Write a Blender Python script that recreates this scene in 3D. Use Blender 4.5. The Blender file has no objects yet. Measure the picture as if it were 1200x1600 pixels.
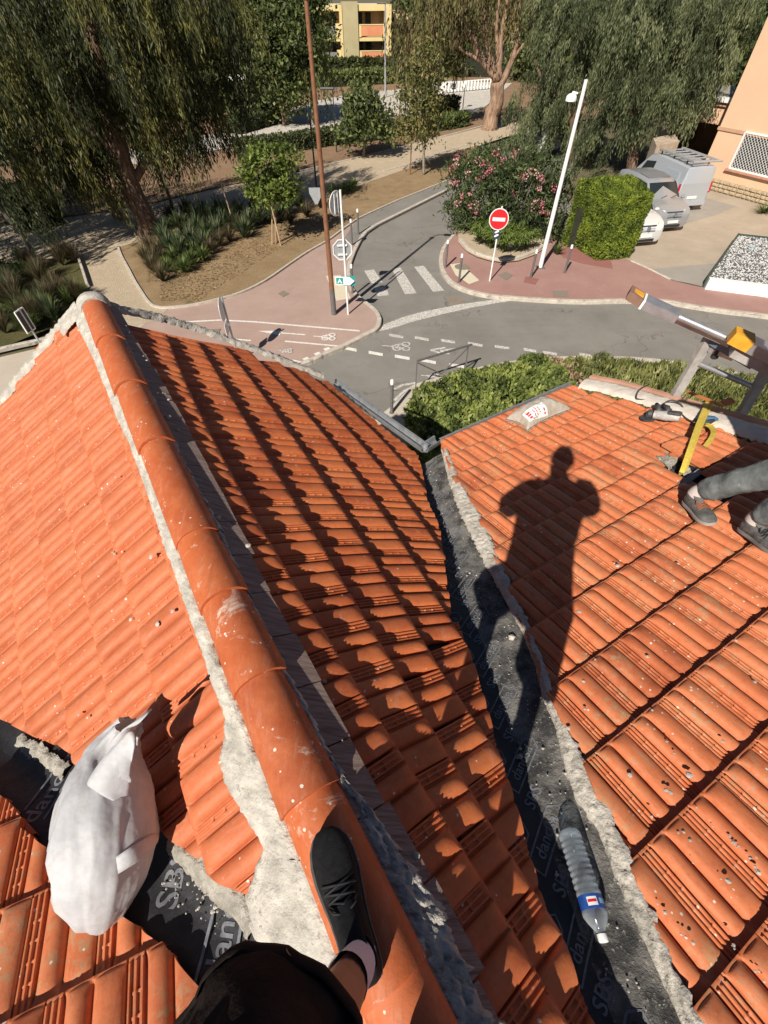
import bpy, bmesh, math, random
import numpy as np
from mathutils import Vector, Matrix, noise

random.seed(11)
rng = np.random.default_rng(11)
SC = bpy.context.scene
COL = SC.collection
rad = math.radians

# ------------------------------------------------------------------ camera, light, exposure
H = 7.4                                     # the phone above the street
FPX = 700.0                                 # focal length in pixels of the 1200 x 1600 photograph
RC = np.array([[0.99999036, 0.00439049, 0.0],
               [-0.00333205, 0.75891767, -0.65117806],
               [-0.00285899, 0.65117179, 0.75892498]])   # camera axes seen from the world
cam_d = bpy.data.cameras.new('camera')
cam = bpy.data.objects.new('camera', cam_d)
COL.objects.link(cam)
cam_d.sensor_fit = 'VERTICAL'
cam_d.sensor_height = 36.0
cam_d.lens = FPX / 1600.0 * 36.0
cam_d.clip_start = 0.02
cam_d.clip_end = 3000
m4 = Matrix.Identity(4)
for i in range(3):
    for j in range(3):
        m4[i][j] = RC[i, j]
m4[2][3] = H
cam.matrix_world = m4
SC.camera = cam

SUN_EL, SUN_AZ = 40.5, 207.4                # where the sun stands (azimuth from +Y towards +X)
world = bpy.data.worlds.new('World')
SC.world = world
world.use_nodes = True
wn = world.node_tree
wn.nodes.clear()
sky = wn.nodes.new('ShaderNodeTexSky')
sky.sky_type = 'NISHITA'
sky.sun_disc = False
sky.sun_elevation = rad(SUN_EL)
sky.sun_rotation = rad(SUN_AZ)
sky.air_density = 0.6
sky.dust_density = 0.3
bg = wn.nodes.new('ShaderNodeBackground')
bg.inputs['Strength'].default_value = 0.05
wo = wn.nodes.new('ShaderNodeOutputWorld')
wn.links.new(sky.outputs[0], bg.inputs[0])
wn.links.new(bg.outputs[0], wo.inputs[0])
sun_d = bpy.data.lights.new('sun', 'SUN')
sun_d.energy = 5.0
sun_d.angle = rad(0.5)
sun_d.color = (1.0, 0.93, 0.83)
sun = bpy.data.objects.new('sun', sun_d)
COL.objects.link(sun)
sdir = Vector((-math.sin(rad(SUN_AZ)) * math.cos(rad(SUN_EL)), -math.cos(rad(SUN_AZ)) * math.cos(rad(SUN_EL)), -math.sin(rad(SUN_EL))))
sun.rotation_euler = sdir.to_track_quat('-Z', 'Y').to_euler()
sun.location = (-8, -14, 30)
SC.view_settings.view_transform = 'Standard'
SC.view_settings.look = 'None'
SC.view_settings.gamma = 1.0
SC.view_settings.exposure = 0.38
SC.view_settings.use_curve_mapping = False

# ------------------------------------------------------------------ helpers: rays, objects
def ray(x, y):
    return RC @ np.array([(x - 600) / FPX, -(y - 800) / FPX, -1.0])

def G(x, y, z=0.0):
    """point at height z that the photograph shows at (x, y)"""
    d = ray(x, y)
    t = (z - H) / d[2]
    return Vector((d[0] * t, d[1] * t, z))

def AT(x, y, P):
    """point seen at (x, y) as far away as P (horizontal distance)"""
    d = ray(x, y)
    k = math.hypot(P[0], P[1]) / math.hypot(d[0], d[1])
    return Vector((d[0] * k, d[1] * k, H + d[2] * k))

def PIX(P):
    v = np.array([P[0], P[1], P[2] - H]) @ RC
    return 600 + FPX * v[0] / -v[2], 800 - FPX * v[1] / -v[2]

def depth(P):
    return -(np.array([P[0], P[1], P[2] - H]) @ RC)[2]

def hit(pl, x, y):
    """pl = (c, nx, ny): plane z = c + nx x + ny y"""
    d = ray(x, y)
    t = (pl[0] - H) / (d[2] - pl[1] * d[0] - pl[2] * d[1])
    return Vector((d[0] * t, d[1] * t, H + d[2] * t))

def zpl(pl, x, y):
    return pl[0] + pl[1] * x + pl[2] * y

def tag(o, label=None, cat=None, group=None, kind=None):
    if label: o['label'] = label
    if cat: o['category'] = cat
    if group: o['group'] = group
    if kind: o['kind'] = kind
    return o

def thing(name, label, cat, loc=(0, 0, 0), group=None):
    o = bpy.data.objects.new(name, None)
    o.empty_display_size = 0.2
    o.location = loc
    COL.objects.link(o)
    return tag(o, label, cat, group)

def adopt(o, parent):
    """keep o where it stands in the world"""
    if parent is not None:
        o.parent = parent
        M = Matrix.Translation(Vector(parent.location)) if parent.parent is None else Matrix.Identity(4)
        o.matrix_parent_inverse = M.inverted()
    return o

class MB:
    """collects shapes into one mesh"""
    def __init__(s):
        s.v = []; s.f = []; s.m = []
    def add(s, vs, fs, mi=0):
        b = len(s.v)
        s.v += [tuple(p) for p in vs]
        s.f += [tuple(i + b for i in f) for f in fs]
        s.m += [mi] * len(fs)
        return s
    def box(s, c, size, R=None, mi=0, bev=0.0):
        hx, hy, hz = size[0] / 2, size[1] / 2, size[2] / 2
        if bev > 0:
            b = min(bev, hx * .9, hy * .9, hz * .9)
            pts = []
            for z, i in ((-hz, b), (-hz + b, 0), (hz - b, 0), (hz, b)):
                X, Y = hx - i, hy - i
                k = b
                pts += [(-X + k, -Y, z), (X - k, -Y, z), (X, -Y + k, z), (X, Y - k, z), (X - k, Y, z), (-X + k, Y, z), (-X, Y - k, z), (-X, -Y + k, z)]
            fs = [tuple(range(7, -1, -1)), tuple(range(24, 32))]
            for r in range(3):
                for q in range(8):
                    fs.append((r * 8 + q, r * 8 + (q + 1) % 8, r * 8 + 8 + (q + 1) % 8, r * 8 + 8 + q))
        else:
            pts = [(x, y, z) for z in (-hz, hz) for x, y in ((-hx, -hy), (hx, -hy), (hx, hy), (-hx, hy))]
            fs = [(3, 2, 1, 0), (4, 5, 6, 7), (0, 1, 5, 4), (1, 2, 6, 5), (2, 3, 7, 6), (3, 0, 4, 7)]
        c = Vector(c)
        pts = [c + (R @ Vector(p) if R is not None else Vector(p)) for p in pts]
        return s.add(pts, fs, mi)
    def beam(s, a, b, w, h, up=(0, 0, 1), mi=0):
        a, b = Vector(a), Vector(b)
        d = (b - a).normalized()
        sd = d.cross(Vector(up))
        if sd.length < 1e-4: sd = d.cross(Vector((1, 0, 0)))
        sd.normalize(); u = sd.cross(d)
        R = Matrix((sd, d, u)).transposed()
        return s.box((a + b) / 2, (w, (b - a).length, h), R, mi)
    def tube(s, pts, rs, n=8, cap=True, mi=0, jit=0.0, twist=0.0):
        pts = [Vector(p) for p in pts]
        if not hasattr(rs, '__len__'): rs = [rs] * len(pts)
        V, F = [], []
        ref = Vector((0.13, 0.9, 0.4)).normalized()
        for i, p in enumerate(pts):
            d = (pts[min(i + 1, len(pts) - 1)] - pts[max(i - 1, 0)]).normalized()
            x = d.cross(ref)
            if x.length < 1e-3: x = d.cross(Vector((1, 0, 0)))
            x.normalize(); y = d.cross(x)
            for k in range(n):
                a = 2 * math.pi * k / n + twist * i
                r = rs[i] * (1 + (random.uniform(-jit, jit) if jit else 0))
                V.append(p + (x * math.cos(a) + y * math.sin(a)) * r)
        for i in range(len(pts) - 1):
            for k in range(n):
                F.append((i * n + k, i * n + (k + 1) % n, (i + 1) * n + (k + 1) % n, (i + 1) * n + k))
        if cap:
            F.append(tuple(range(n - 1, -1, -1)))
            F.append(tuple(range((len(pts) - 1) * n, len(pts) * n)))
        return s.add(V, F, mi)
    def loft(s, rings, closed=True, cap=True, mi=0):
        n = len(rings[0]); V = [Vector(p) for r in rings for p in r]; F = []
        for i in range(len(rings) - 1):
            for k in range(n if closed else n - 1):
                F.append((i * n + k, i * n + (k + 1) % n, (i + 1) * n + (k + 1) % n, (i + 1) * n + k))
        if cap and closed:
            F.append(tuple(range(n - 1, -1, -1)))
            F.append(tuple(range((len(rings) - 1) * n, len(rings) * n)))
        return s.add(V, F, mi)
    def prism(s, poly, off, mi=0):
        """planar polygon (points) pushed along off"""
        n = len(poly); P = [Vector(p) for p in poly]; o = Vector(off)
        V = P + [p + o for p in P]
        F = [tuple(range(n - 1, -1, -1)), tuple(range(n, 2 * n))]
        for k in range(n): F.append((k, (k + 1) % n, n + (k + 1) % n, n + k))
        return s.add(V, F, mi)
    def disc(s, c, r, nrm, n=24, th=0.0, mi=0, squash=1.0):
        nrm = Vector(nrm).normalized()
        x = nrm.cross(Vector((0, 0, 1)))
        if x.length < 1e-3: x = Vector((1, 0, 0))
        x.normalize(); y = nrm.cross(x); c = Vector(c)
        P = [c + x * math.cos(2 * math.pi * k / n) * r + y * math.sin(2 * math.pi * k / n) * r * squash for k in range(n)]
        if th: return s.prism([p - nrm * th / 2 for p in P], nrm * th, mi)
        return s.add(P, [tuple(range(n))], mi)
    def sphere(s, c, r, nu=12, nv=8, sc=(1, 1, 1), R=None, mi=0):
        V, F = [], []
        c = Vector(c)
        for i in range(nv + 1):
            t = math.pi * i / nv
            for k in range(nu):
                a = 2 * math.pi * k / nu
                p = Vector((math.sin(t) * math.cos(a) * r * sc[0], math.sin(t) * math.sin(a) * r * sc[1], math.cos(t) * r * sc[2]))
                V.append(c + (R @ p if R is not None else p))
        for i in range(nv):
            for k in range(nu):
                F.append((i * nu + k, (i + 1) * nu + k, (i + 1) * nu + (k + 1) % nu, i * nu + (k + 1) % nu))
        return s.add(V, F, mi)
    def mesh(s, name, mats, smooth=False, fix=True):
        me = bpy.data.meshes.new(name)
        me.from_pydata([tuple(p) for p in s.v], [], s.f)
        for m in (mats if isinstance(mats, (list, tuple)) else [mats]): me.materials.append(m)
        if any(s.m): me.polygons.foreach_set('material_index', s.m)
        if fix:
            bm = bmesh.new(); bm.from_mesh(me)
            bmesh.ops.recalc_face_normals(bm, faces=bm.faces)
            bm.to_mesh(me); bm.free()
        if smooth:
            me.polygons.foreach_set('use_smooth', [True] * len(me.polygons))
            if smooth != 'all':
                try: me.set_sharp_from_angle(angle=rad(smooth if smooth is not True else 40))
                except Exception: pass
        me.update()
        return me
    def obj(s, name, mats, parent=None, smooth=False, fix=True):
        o = bpy.data.objects.new(name, s.mesh(name, mats, smooth, fix))
        COL.objects.link(o)
        return adopt(o, parent)

def copy_tree(o, parent=None):
    c = o.copy(); COL.objects.link(c)
    if parent is not None:
        mpi = o.matrix_parent_inverse.copy()
        c.parent = parent; c.matrix_parent_inverse = mpi
    for ch in o.children: copy_tree(ch, c)
    return c

def raw_mesh(name, V, F, mats, mi=None, smooth=False):
    """big numpy meshes: V (n,3), F (m,4) quads or (m,3)"""
    me = bpy.data.meshes.new(name)
    k = F.shape[1]
    me.vertices.add(len(V)); me.vertices.foreach_set('co', np.ascontiguousarray(V, dtype=np.float32).ravel())
    me.loops.add(F.size); me.loops.foreach_set('vertex_index', np.ascontiguousarray(F, dtype=np.int32).ravel())
    me.polygons.add(len(F)); me.polygons.foreach_set('loop_start', np.arange(0, F.size, k, dtype=np.int32))
    for m in (mats if isinstance(mats, (list, tuple)) else [mats]): me.materials.append(m)
    if mi is not None: me.polygons.foreach_set('material_index', np.asarray(mi, dtype=np.int32))
    if smooth: me.polygons.foreach_set('use_smooth', np.ones(len(F), dtype=bool))
    me.update(calc_edges=True)
    me.validate()
    return me

def raw_obj(name, V, F, mats, mi=None, parent=None, smooth=False):
    o = bpy.data.objects.new(name, raw_mesh(name, V, F, mats, mi, smooth))
    COL.objects.link(o)
    return adopt(o, parent)

# ------------------------------------------------------------------ materials
def nt(name):
    m = bpy.data.materials.new(name); m.use_nodes = True
    t = m.node_tree; b = t.nodes['Principled BSDF']
    return m, t, b

def N(t, typ, **kw):
    n = t.nodes.new(typ)
    for k, v in kw.items():
        if k.startswith('i_'):
            n.inputs[k[2:].replace('_', ' ')].default_value = v
        else: setattr(n, k, v)
    return n

def ramp(t, src, stops):
    r = t.nodes.new('ShaderNodeValToRGB')
    e = r.color_ramp.elements
    while len(e) < len(stops): e.new(0.5)
    for i, (p, c) in enumerate(stops):
        e[i].position = p
        e[i].color = (c[0], c[1], c[2], 1) if hasattr(c, '__len__') else (c, c, c, 1)
    t.links.new(src, r.inputs[0])
    return r.outputs[0]

def mixc(t, fac, a, b, mode='MIX'):
    n = t.nodes.new('ShaderNodeMix'); n.data_type = 'RGBA'; n.blend_type = mode
    for sock, val in ((n.inputs[0], fac), (n.inputs[6], a), (n.inputs[7], b)):
        if hasattr(val, 'is_output'): t.links.new(val, sock)
        elif hasattr(val, '__len__'): sock.default_value = (val[0], val[1], val[2], 1)
        else: sock.default_value = val
    return n.outputs[2]

def noisef(t, vec, scale, detail=4, rough=.6, dist=0.0):
    n = N(t, 'ShaderNodeTexNoise', i_Scale=scale, i_Detail=detail, i_Roughness=rough, i_Distortion=dist)
    t.links.new(vec, n.inputs['Vector'])
    return n.outputs['Fac']

def obvec(t, rnd=False, scale=None):
    tc = t.nodes.new('ShaderNodeTexCoord'); v = tc.outputs['Object']
    if rnd:
        oi = t.nodes.new('ShaderNodeObjectInfo')
        mm = N(t, 'ShaderNodeMath', operation='MULTIPLY'); mm.inputs[1].default_value = 37.0
        t.links.new(oi.outputs['Random'], mm.inputs[0])
        ad = N(t, 'ShaderNodeVectorMath', operation='ADD')
        t.links.new(v, ad.inputs[0]); t.links.new(mm.outputs[0], ad.inputs[1]); v = ad.outputs[0]
    if scale:
        sm = N(t, 'ShaderNodeVectorMath', operation='MULTIPLY'); sm.inputs[1].default_value = scale
        t.links.new(v, sm.inputs[0]); v = sm.outputs[0]
    return v

def bumpn(t, b, src, strength=.3, dist=.01, chain=None):
    n = N(t, 'ShaderNodeBump', i_Strength=strength, i_Distance=dist)
    t.links.new(src, n.inputs['Height'])
    if chain: t.links.new(chain, n.inputs['Normal'])
    t.links.new(n.outputs[0], b.inputs['Normal'])
    return n.outputs[0]

def mat(name, c1, c2=None, scale=4.0, rough=.85, metal=0.0, bump=0.0, bscale=30.0, bdist=.01, c3=None, s3=40.0, t3=.62, spec=.5, stretch=None, rnd=False, detail=5, lo=.35, hi=.65):
    m, t, b = nt(name)
    b.inputs['Roughness'].default_value = rough
    b.inputs['Metallic'].default_value = metal
    b.inputs['Specular IOR Level'].default_value = spec
    if c2 is None and c3 is None and not bump:
        b.inputs['Base Color'].default_value = (*c1, 1)
        return m
    v = obvec(t, rnd, stretch)
    col = None
    if c2 is not None:
        col = ramp(t, noisef(t, v, scale, detail), [(lo, c1), (hi, c2)])
    if c3 is not None:
        f = ramp(t, noisef(t, v, s3, 3), [(t3, 0.0), (t3 + .06, 1.0)])
        col = mixc(t, f, col if col is not None else c1, c3)
    if col is not None: t.links.new(col, b.inputs['Base Color'])
    else: b.inputs['Base Color'].default_value = (*c1, 1)
    if bump: bumpn(t, b, noisef(t, v, bscale, 5), bump, bdist)
    return m

def leafmat(name, c1, c2, scale=2.0, rough=.55, trans=.3):
    m, t, b = nt(name)
    b.inputs['Roughness'].default_value = rough
    b.inputs['Specular IOR Level'].default_value = .3
    g = t.nodes.new('ShaderNodeNewGeometry')
    f = noisef(t, g.outputs['Position'], scale, 4, .7)
    ri = g.outputs['Random Per Island']
    a = N(t, 'ShaderNodeMath', operation='MULTIPLY_ADD'); a.inputs[1].default_value = .35; a.inputs[2].default_value = -.17
    t.links.new(ri, a.inputs[0])
    s = N(t, 'ShaderNodeMath', operation='ADD'); t.links.new(f, s.inputs[0]); t.links.new(a.outputs[0], s.inputs[1])
    col = ramp(t, s.outputs[0], [(.3, c1), (.7, c2)])
    t.links.new(col, b.inputs['Base Color'])
    tr = t.nodes.new('ShaderNodeBsdfTranslucent'); t.links.new(col, tr.inputs[0])
    mx = t.nodes.new('ShaderNodeMixShader'); mx.inputs[0].default_value = trans
    out = [n for n in t.nodes if n.type == 'OUTPUT_MATERIAL'][0]
    t.links.new(b.outputs[0], mx.inputs[1]); t.links.new(tr.outputs[0], mx.inputs[2]); t.links.new(mx.outputs[0], out.inputs[0])
    return m

def tile_material(name, base, dark, mottled, splash=.0, lichen=0.0, dust=.25, smear=0.0, vary=1.0):
    m, t, b = nt(name)
    b.inputs['Roughness'].default_value = .62
    b.inputs['Specular IOR Level'].default_value = .35
    v = obvec(t, True)
    oi = t.nodes.new('ShaderNodeObjectInfo')
    dark0 = dark; lerp = lambda c: [b0 + (q - b0) * vary for q, b0 in zip(c, base)]; dark_v, mott_v = lerp(dark), lerp(mottled)
    hue = ramp(t, oi.outputs['Random'], [(0.0, [q * .9 for q in dark_v]), (.22, dark_v), (.4, base), (.72, base), (1.0, mott_v)])
    f1 = noisef(t, v, 7.0, 6, .65)
    col = mixc(t, ramp(t, f1, [(.38, 0.0), (.75, 1.0)]), hue, mottled)
    f2 = noisef(t, v, 38.0, 4, .7)
    col = mixc(t, ramp(t, f2, [(.30, .55), (.5, 0.0)]), col, dark)
    # pale dust that gathers in streaks
    vs = obvec(t, True, (14.0, 3.0, 14.0))
    f3 = noisef(t, vs, 2.2, 6, .75)
    col = mixc(t, ramp(t, f3, [(.52, 0.0), (.85, dust)]), col, (.62, .44, .33))
    if lichen:
        f4 = noisef(t, v, 26.0, 5, .8)
        g = noisef(t, v, 3.2, 3, .6)
        lm = N(t, 'ShaderNodeMath', operation='MULTIPLY')
        t.links.new(ramp(t, f4, [(.5, 0.0), (.58, 1.0)]), lm.inputs[0]); t.links.new(ramp(t, g, [(.45, 0.0), (.62, lichen)]), lm.inputs[1])
        col = mixc(t, lm.outputs[0], col, (.33, .29, .16))
    # dark weathering that follows the run of the tile
    f6 = noisef(t, obvec(t, True, (20.0, 2.0, 20.0)), 1.6, 5, .7)
    col = mixc(t, ramp(t, f6, [(.56, 0.0), (.80, .5)]), col, [q * .42 for q in dark])
    if smear:
        f5 = noisef(t, v, 5.5, 7, .78, 1.2)
        col = mixc(t, ramp(t, f5, [(.60, 0.0), (.70, smear)]), col, (.66, .54, .44))
    # drops of mortar
    if splash:
        vo = N(t, 'ShaderNodeTexVoronoi', i_Scale=26.0); vo.feature = 'F1'
        wv = noisef(t, v, 30.0, 3, .6)
        t.links.new(v, vo.inputs['Vector'])
        a = N(t, 'ShaderNodeMath', operation='MULTIPLY_ADD'); a.inputs[1].default_value = .35
        t.links.new(wv, a.inputs[0]); t.links.new(vo.outputs['Distance'], a.inputs[2])
        pm = noisef(t, v, 4.0, 3, .6)
        mm = N(t, 'ShaderNodeMath', operation='MULTIPLY')
        t.links.new(ramp(t, a.outputs[0], [(.26, 1.0), (.31, 0.0)]), mm.inputs[0])
        t.links.new(ramp(t, pm, [(.60 - .12 * splash, 0.0), (.66 - .12 * splash, 1.0)]), mm.inputs[1])
        col = mixc(t, mm.outputs[0], col, (.66, .60, .50))
    t.links.new(col, b.inputs['Base Color'])
    n1 = bumpn(t, b, noisef(t, v, 120.0, 4, .7), .25, .0025)
    bumpn(t, b, f1, .35, .006, n1)
    return m
# ------------------------------------------------------------------ the house we stand on: planes of its roofs
TH = -0.55516877
RA = Vector((math.sin(TH), math.cos(TH), 0))          # along the gable ridge, away from us
RH = Vector((math.cos(TH), -math.sin(TH), 0))         # square to it, towards the valley on the right
PH = 0.59834909
TP, CP, SP = math.tan(PH), math.cos(PH), math.sin(PH)
O_M = Vector((-1.18957, 1.87354, H - 1.69240))
W_T, E_T, LEN_T = .235, .32841, .405
PM = (H - 1.70835, -.57933, -.35932)
PR = (H - 2.22193, .15331, -.25609)
R0 = Vector((O_M.x, O_M.y, 0)) + RH * -.05
Z_R = O_M.z + .05 * TP
PL = (H - 1.60828, .57933, .35932)
TH2, S2 = 1.03135250, .29847139
A2 = Vector((math.sin(TH2), math.cos(TH2), 0))
B2 = Vector((-math.cos(TH2), math.sin(TH2), -S2)).normalized()     # downhill
O_R = Vector((.69368, 1.45164, H - 2.48732)); E_R = .33188
THD, SD = rad(67.5), .34
AD = Vector((math.sin(THD), math.cos(THD), 0))
BD = Vector((-math.cos(THD), math.sin(THD), -SD)).normalized()
O_D = Vector((-1.27, .01, H - 2.12))
PD = (O_D.z - (SD * math.cos(THD)) * O_D.x + (SD * math.sin(THD)) * O_D.y, SD * math.cos(THD), -SD * math.sin(THD))

terra_R = tile_material('terracotta_washed', (.53, .148, .055), (.40, .098, .036), (.58, .19, .08), splash=.85, lichen=.6, dust=.30)
terra_M = tile_material('terracotta_sun_lifted', (.55, .142, .043), (.44, .10, .032), (.59, .18, .062), splash=.4, dust=.14, smear=.25)  # colour raised to make up for the grazing sun on this slope
terra_L = tile_material('terracotta_pale', (.52, .142, .055), (.43, .108, .041), (.56, .18, .08), splash=.5, dust=.36, vary=.35)
terra_ridge = tile_material('terracotta_ridge', (.46, .112, .034), (.37, .082, .026), (.51, .15, .058), splash=.95, dust=.34, smear=.85)
striated = mat('striated_clay', (.22, .145, .118), (.40, .31, .265), 3.0, .95, bump=.6, bscale=60, bdist=.01, stretch=(3, 40, 3), rnd=True)
mortar_m = mat('mortar', (.36, .335, .29), (.58, .54, .47), 11.0, .97, bump=.8, bscale=80, bdist=.010, c3=(.33, .305, .265), s3=48, t3=.62, spec=.2)  # darker flecks paint the shade of crevices into the mortar
mortar_grey = mat('mortar_grey', (.27, .25, .21), (.45, .42, .36), 18.0, .97, bump=1.0, bscale=60, bdist=.016, spec=.2)
zinc = mat('zinc', (.38, .39, .40), (.55, .56, .56), 12.0, .42, .7, bump=.1, bscale=25)
render_wall = mat('rendered_wall', (.55, .44, .33), (.62, .51, .39), 3.0, .93, bump=.3, bscale=90)
deck_m = mat('roof_felt', (.035, .032, .03), (.06, .055, .05), 6.0, .95)

# ---- one interlocking tile: lock strip, roll, groove, roll; x across, y downhill, butt at y = LEN_T
TILE_P = [(.0015, -.028), (.0015, .002), (.004, .010), (.009, .010), (.012, .002), (.020, .002), (.023, .009), (.028, .009), (.031, .001), (.039, .001), (.042, .009), (.047, .009), (.050, -.005),
          (.057, -.007), (.061, .004), (.067, .015), (.077, .0225), (.093, .026), (.109, .0235), (.122, .015), (.130, .004), (.133, -.007),
          (.137, -.007), (.141, .006), (.148, .016), (.158, .0235), (.175, .026), (.194, .0245), (.212, .021), (.2235, .0155), (.2305, .0095), (.2315, -.028)]
def tile_mesh_arrays(flat=False):
    ys = [0, .06, .085, .10, .118]
    for yb in (.15, .205, .26, .315): ys += [yb - .005, yb - .003, yb + .003, yb + .005]
    ys += [.338, .356, .370, .381, .388, .393, .3965, .400, LEN_T]
    ys = sorted(ys)
    P = np.array(TILE_P)
    V = []
    for y in ys:
        base = -.051 * (1 - y / LEN_T)
        if y > .4005: base -= .002
        nose = 1.0 if y < .350 else max(0.0, 1 - ((y - .350) / .046)) ** .45 if y < .396 else 0.0
        head = 0.0 if y > .118 else min(1.0, (.118 - y) / .035)
        bar = any(abs(y - yb) < .004 for yb in (.15, .205, .26, .315))
        for x, h in P:
            hh = h
            if .055 < x < .231 and h > -.012:
                # rolls end in a rounded nose, grooves close before the butt
                rowx = nose
                if h > .003: hh = .003 + (h - .003) * rowx
                else: hh = h + (.005 - h) * (1 - rowx)
                hh = hh + (.012 - hh) * head if y < .118 else hh
            elif x < .05 and h > -.01:
                if bar and .012 < x < .045: hh = max(h, .0055)
                if y > .39: hh = min(h, .002)
            V.append((x, y, base + hh))
    n = len(P); F = []
    for i in range(len(ys) - 1):
        for k in range(n - 1):
            F.append((i * n + k, i * n + k + 1, (i + 1) * n + k + 1, (i + 1) * n + k))
    # butt face
    b = len(V)
    for k in range(n):
        x, y, z = V[(len(ys) - 1) * n + k]
        V.append((x, y - .002, -.034 if z > -.022 else z))
    for k in range(n - 1):
        F.append(((len(ys) - 1) * n + k, (len(ys) - 1) * n + k + 1, b + k + 1, b + k))
    return np.array(V), np.array(F)
TV, TF = tile_mesh_arrays()

def frame(xa, ya, org):
    xa = Vector(xa).normalized(); ya = Vector(ya)
    z = xa.cross(ya).normalized(); ya = z.cross(xa).normalized()
    M = Matrix.Identity(4)
    for i in range(3):
        M[i][0], M[i][1], M[i][2], M[i][3] = xa[i], ya[i], z[i], org[i]
    return M

# ---- gable slope on the right (towards the valley); the courses sag a little, as laid
DV = (-.13525, .00877, .02522, .008426, .012755, .018599, -.00415)
def dv(u, v):
    u = max(-9.5, min(9.4, u)); vv = max(0.0, v)
    r = DV[0] + DV[1] * u + DV[2] * vv + DV[3] * u * u + DV[4] * u * vv + DV[5] * vv * vv + DV[6] * u * u * vv
    return max(-.45, min(1.1, r))
def P_M(u, v, lift=0.0):
    return O_M + RA * (u * W_T) + (RH * CP - Vector((0, 0, SP))) * (v * E_T) + Vector((RH.x * SP, RH.y * SP, CP)) * lift
def uv_M(P):
    d = Vector((P[0] - O_M.x, P[1] - O_M.y, 0))
    return d.dot(RA) / W_T, d.dot(RH) / CP / E_T
def P_L(t, s, lift=0.0):
    return R0 + Vector((0, 0, Z_R)) + RA * t - RH * (s * CP) - Vector((0, 0, s * SP)) + Vector((-RH.x * SP, -RH.y * SP, CP)) * lift

def seg_cuts(poly, keep):
    """polyline in plan -> cutting planes; keep = a point on the side that stays"""
    out = []
    for p, q in zip(poly[:-1], poly[1:]):
        d = Vector((q[0] - p[0], q[1] - p[1], 0)); n = Vector((d.y, -d.x, 0)).normalized()
        if n.dot(Vector((keep[0] - p[0], keep[1] - p[1], 0))) > 0: n = -n
        out.append((Vector((p[0], p[1], 0)), n, d.normalized(), d.length))
    return out

V_M = [hit(PM, *q) for q in [(662, 690), (655, 715), (672, 790), (690, 830), (700, 920), (715, 960), (755, 1080), (790, 1200), (830, 1330), (880, 1470), (930, 1600), (985, 1740)]]
V_R = [hit(PR, *q) for q in [(686, 668), (690, 697), (705, 745), (740, 800), (775, 880), (822, 990), (850, 1070), (905, 1190), (950, 1290), (1000, 1400), (1040, 1500), (1085, 1600), (1150, 1740)]]
VERGE_M = [hit(PM, *q) for q in [(150, 452), (176, 488), (300, 517), (440, 567), (512, 596)]]
EAVE_M = [hit(PM, *q) for q in [(490, 577), (512, 596), (657, 716), (700, 760)]]
VERGE_R = [hit(PR, *q) for q in [(880, 596), (905, 606), (1000, 632), (1100, 664), (1210, 700), (1400, 760)]]
V_L = [hit(PL, *q) for q in [(-120, 1075), (0, 1126), (50, 1148), (108, 1182), (200, 1262), (262, 1312), (345, 1378), (392, 1400), (430, 1450)]]
V_D = [hit(PD, *q) for q in [(-150, 1110), (0, 1240), (85, 1338), (180, 1420), (250, 1472), (310, 1537), (380, 1620), (480, 1760)]]
cuts_M = seg_cuts(V_M, (-1, 1.5)) + seg_cuts(VERGE_M, (-.6, 1.0)) + seg_cuts(EAVE_M, (-.6, 1.0)) + [(R0 - RA * 9 + RH * .02, -RH, RA.copy(), 20.0)]
cuts_R = seg_cuts(V_R, (3, 1)) + seg_cuts(VERGE_R, (2, 1))
cuts_L = seg_cuts(V_L, (-.9, 1.6)) + [(R0 + RA * 2.40, RA.copy(), -RH, 9.0), (R0 - RA * 9 - RH * .02, RH.copy(), RA.copy(), 20.0)]
cuts_D = seg_cuts(V_D, (-1.2, -1.0))

SPECS = []
def spec(slope, M, cuts, ridge_cut=None):
    c = M @ Vector((W_T / 2, LEN_T * .6, 0))
    px, py = PIX(c)
    wide = slope in 'RM'
    if depth(c) < .12 or not (-110 < px < (2600 if wide else 1310) and 380 < py < (2600 if wide else 1760)): return
    R = .30
    use = []
    for p, n, d, L in cuts:
        s = (c - p).dot(n)
        al = (Vector((c.x, c.y, 0)) - p).dot(d)
        if not (-.12 < al < L + .12): continue
        if -.02 < al < L + .02 and s > R * .62: return        # wholly outside
        if abs(s) < R: use.append((p, n, al, L, s))
    # right at a corner of the outline keep only the segments that the tile lies beside
    if len(use) > 3: use = sorted(use, key=lambda k: abs(k[2] - k[3] / 2) - k[3] / 2)[:3]
    # is the tile outside all of them?
    out = not (-60 < px < 1260 and py < 1660)
    SPECS.append(dict(slope=slope, M=M, cuts=[(p, n) for p, n, *_ in use], w=(1e-4 if out else 1.0) / depth(c) ** 2, px=(px, py)))

def jitter(M, r=.0045, z=.0025):
    M = M.copy()
    M[2][3] += random.uniform(-z, z)
    return M @ Matrix.Rotation(random.uniform(-r, r) * 2, 4, 'Z') @ Matrix.Rotation(random.uniform(-r, r), 4, 'X') @ Matrix.Rotation(random.uniform(-r, r) * 1.5, 4, 'Y')

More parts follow.
